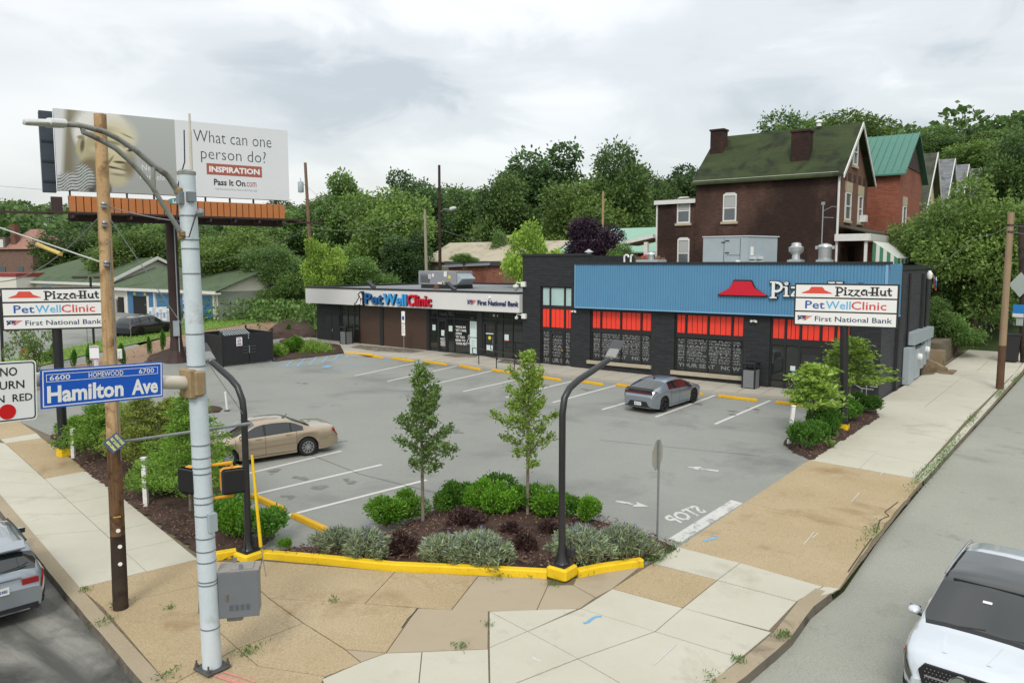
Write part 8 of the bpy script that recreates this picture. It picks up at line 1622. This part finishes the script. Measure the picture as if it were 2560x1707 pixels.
# yard lamp, notice post, small red sign, fence
b_ = G(235,862); t = thing('yard_lamp', 'dark twin headed lamp of the workshop yard behind the left shop sign', 'lamp post', b_); zt = ZH(b_, 692); mb = MB(); mb.tube([b_, Vector((b_.x,b_.y,zt))], .09, 10); mb.build('post', black_metal, t, True)
for s_ in (-1, 1): mb = MB(); mb.obox(Vector((b_.x,b_.y,zt))+Vector((.5,.85,0))*s_*.75, Vector((.5,.85,0))*.55, Vector((-.85,.5,0))*.3, Z*.14, 0, .08); mb.build('lamp_head', M('lamp_brown', '4a443f', .5), t)
b_ = G(242,937); t = thing('notice_post', 'short white post with a small white notice beside the wooden pole', 'notice', b_); mb = MB(); mb.box((b_.x-.09,b_.y-.09,b_.z),(b_.x+.09,b_.y+.09,b_.z+.9)); mb.build('post', white_plastic, t); c = b_+Z*1.35+Vector((.05,-.1,0)); mb = MB(); mb.obox(c, Vector((.16,.2,0)), Vector((.02,-.016,0)), Z*.42); mb.build('plate', sign_face, t); mb = MB(); mb.obox(c+Z*.36+Vector((.03,-.024,0)), Vector((.15,.19,0)), Vector((.004,-.003,0)), Z*.03); mb.obox(c-Z*.36+Vector((.03,-.024,0)), Vector((.15,.19,0)), Vector((.004,-.003,0)), Z*.03); mb.build('pink_bar', M('notice_pink'), t)
b_ = G(70,938); t = thing('entry_sign', 'small red and white octagonal sign behind the white traffic sign', 'traffic sign', b_); c = PD(70,880,math.hypot(b_.x,b_.y)); mb = MB(); u = Vector((.3,.95,0)); mb.prism([c+u*.42*math.cos(rad(22.5+45*k))+Z*.42*math.sin(rad(22.5+45*k)) for k in range(8)], u.cross(Z)*.02); mb.build('plate', M('dull_red', 'a83a3e', .5), t); mb = MB(); mb.tube([b_, c+Z*.4], .03, 6); mb.build('post', galv, t); mb = MB(); mb.obox(c-Z*.15+u.cross(Z)*.03, u*.25, u.cross(Z)*.004, Z*.12); mb.build('white_band', sign_face, t)
b_ = G(8,920); mb = MB(); mb.tube([b_, PD(0,740,math.hypot(b_.x,b_.y))], .09, 10); tag(mb.build('dark_post', black_metal, None, True), 'plain dark post at the left picture edge', 'post')
t = thing('chain_fence', 'thin chain link fence posts along the grass verge', 'fence', G(300,840)); P_ = [G(220,878), G(328,855), G(443,828), G(560,790), G(596,780)]
for p in P_: mb = MB(); mb.tube([p, p+Z*1.9], .03, 6); mb.build('post', grey_light, t, True)
mb = MB(); mb.tube([p+Z*1.88 for p in P_], .02, 6); mb.build('top_rail', grey_light, t, True)
# planks of the plot fence behind the restaurant roof
t = thing('plank_fence', 'weathered plank fence above the restaurant roof edge', 'fence', (-38, 58, 6)); 
for k in range(40): mb = MB(); x = -45+k*.42; mb.box((x,58.3,4.5),(x+.36,58.34,8.0+.08*(k%3))); mb.build('plank', wood_gray, t)

# ================================================================== trees behind
T_r = big_tree('broadleaf_tree', 12, 5.2, .18, 30, 400, .46, 'green', 'round', .3, 1); T_d = big_tree('broadleaf_tree', 13, 5.0, .15, 32, 400, .46, 'dark', 'vase', .32, 2); T_l = big_tree('broadleaf_tree', 11, 5.0, .2, 28, 380, .44, 'light', 'round', .26, 3, .1); T_c = big_tree('upright_tree', 12, 3.4, .18, 24, 380, .42, 'green', 'cone', .25, 4); T_n = big_tree('broadleaf_tree', 11, 5.0, .12, 34, 620, .34, 'light', 'round', .26, 9, .12); T_m = big_tree('broadleaf_tree', 11, 5.0, .12, 34, 620, .34, 'green', 'round', .26, 10, .1); T_s = big_tree('slender_tree', 7, 3.2, .16, 20, 300, .3, 'light', 'round', .12, 15, .3, .62); T_y = big_tree('bright_tree', 7, 3.4, .16, 30, 420, .32, 'lime', 'vase', .14, 5, .25, .66); T_p = big_tree('purple_tree', 7, 4.0, .14, 24, 420, .34, 'purple', 'round', .18, 6); T_i = big_tree('spreading_tree', 8, 4.4, .2, 26, 380, .36, 'ivy', 'flat', .2, 7, .1)
GR = 'trees on the rise behind the shops'
ptree(T_n, 590, 98, 545, 270, 'large loose green tree behind the blue workshop, right of the steel pole'); ptree(T_m, 690, 90, 600, 200, 'dark trunked tree beside the brown pole, behind the workshop gable'); ptree(T_y, 812, 80, 575, 135, 'small bright green tree right of the brown transformer pole'); ptree(T_c, 862, 125, 404, 150, 'tall pointed tree alone against the sky right of the billboard'); ptree(T_d, 1050, 140, 404, 200, 'tall dark tree behind the lamp pole'); ptree(T_l, 960, 108, 455, 260, 'broad yellow green tree between the two tall ones'); ptree(T_i, 905, 88, 640, 190, 'low spreading tree directly behind the clinic roof'); ptree(T_d, 1010, 96, 560, 170, 'dark ivy clad tree behind the rooftop unit')
ptree(T_d, 1345, 140, 332, 280, 'tallest dark tree on the skyline left of the restaurant tower'); ptree(T_r, 1260, 130, 430, 200, 'rounded green tree left of the tallest one'); ptree(T_r, 1545, 125, 364, 230, 'large green tree right of the tallest one'); ptree(T_l, 1440, 118, 440, 240, 'broad light green tree above the purple one'); ptree(T_d, 1700, 150, 388, 190, 'dark tree left of the mossy roof'); ptree(T_r, 1640, 140, 440, 150, 'tree above the brown far roof'); ptree(T_r, 1180, 150, 470, 190, 'tree behind the pale cream roof')
ptree(T_y, 1330, 64, 530, 185, 'bright yellow green tree beside the black tower'); ptree(T_p, 1480, 74, 548, 185, 'dark purple leaved tree behind the tower parapet'); ptree(T_i, 1548, 66, 605, 110, 'small green tree in front of the red barn', base_z=4.5); ptree(T_i, 1258, 96, 575, 100, 'pale green tree at the end of the cream roof'); ptree(T_i, 1160, 61.5, 632, 80, 'weedy sapling growing on the brick shed', base_z=7.4)
ptree(T_r, 1975, 150, 284, 240, 'round tree crown above the mossy roof ridge'); ptree(T_l, 2110, 160, 272, 270, 'large tree crown above the green metal roof'); ptree(T_n, 2440, 66, 420, 330, 'big light green tree hiding the fronts of the row houses'); ptree(T_n, 2330, 70, 500, 220, 'leafy tree in front of the red brick house'); ptree(T_m, 2500, 72, 560, 260, 'dark tree behind the tan pole'); ptree(T_m, 2400, 68, 610, 240, 'dark low tree in the shade behind the black wall')
ptree(T_i, 2390, 60, 780, 150, 'rounded light bush above the stone steps', None, .6); ptree(T_i, 2335, 59, 740, 120, 'leafy bush climbing the bank at the black wall', None, .6)
ptree(T_l, 345, 118, 560, 230, 'light tree above the workshop roof, right of the wooden pole'); ptree(T_r, 190, 140, 575, 200, 'tree left of the wooden pole behind the workshop'); ptree(T_s, 75, 50, 770, 150, 'thin leafy tree at the left edge below the shop sign', None, .2)
ptree(T_r, 2520, 118, 330, 190, 'tree behind the far row houses at the right edge'); ptree(T_l, 2450, 150, 345, 200, 'light tree above the farthest row house')
random.seed(5)
for i in range(46):
    px = [120,240,330,420,500,560,640,740,800,880,960,1080,1120,1200,1300,1390,1480,1580,1660,1740,1900,2040,2200,2280,2350,2420,2480,2540,2600,2680][i%30]+random.uniform(-30,30); d_ = random.uniform(150, 190) if i < 30 else random.uniform(200, 250)
    sky_ = np.interp(px, [0,200,480,700,800,1000,1200,1500,1750,2000,2300,2600], [560,560,545,500,470,460,470,440,430,330,305,300])+random.uniform(0,40)
    ptree([T_r, T_d, T_l, T_r][i%4], px, d_, sky_, random.uniform(150, 230), ['rounded green tree in the wooded slope behind the town', 'dark green tree in the wooded slope behind the town', 'light green tree in the wooded slope behind the town', 'rounded green tree in the wooded slope behind the town'][i%4], 'trees of the wooded slope')
# far wood on the hills: reads as one mass
rng = np.random.default_rng(77); cen = []; out = []; tone = []
for k in range(620):
    az = rng.uniform(-8, 82); r = rng.uniform(190, 430); a = rad(az); x, y = -r*math.sin(a), r*math.cos(a); R_ = rng.uniform(3.5, 6); n = 300; z = terr(x, y)
    p, d = ball(n, (x, y, z+R_*1.1), (R_, R_, R_*.95), .8); m = d[:, 2] > -.35; cen.append(p[m]+rng.normal(size=(m.sum(), 3))*.5); out.append(d[m]*np.array([1,1,.3])); tone.append(.5*rng.random()+.4*rng.random(m.sum()))
o = link('hillside_wood', leaf_mesh('wood', np.concatenate(cen), 1.5, LEAF['green'], .7, np.concatenate(out), 0, np.concatenate(tone))); o['kind'] = 'stuff'
# undergrowth behind the clinic and on the bank
cen = []; out = []
for px, d_, w_, n in ((820,78,6,900),(880,80,8,1200),(950,76,8,1200),(1000,74,6,900),(700,86,5,700),(740,84,4,500),(600,90,5,600),(650,86,5,600),(520,88,5,500)):
    p = PD(px, 700, d_); q_ = np.array((p.x, p.y, terr(p.x, p.y)))+rng.normal(size=(n, 3))*np.array([w_*.4, w_*.4, 0]); q_[:, 2] += rng.random(n)**1.5*2.2; cen.append(q_); out.append(rng.normal(size=(n, 3))*.6+np.array([0,0,.6]))
for y_ in np.arange(54.5, 75, .5):
    n = 130; x_ = -8.6-rng.random(n)*7; q_ = np.stack([x_, y_+rng.random(n)*.6, np.array([terr(a, y_) for a in x_])+rng.random(n)*1.1], 1); cen.append(q_); out.append(rng.normal(size=(n, 3))*.6+np.array([.3,-.2,.6]))
o = link('undergrowth', leaf_mesh('undergrowth', np.concatenate(cen), .45, LEAF['ivy'], .5, np.concatenate(out))); o['kind'] = 'stuff'
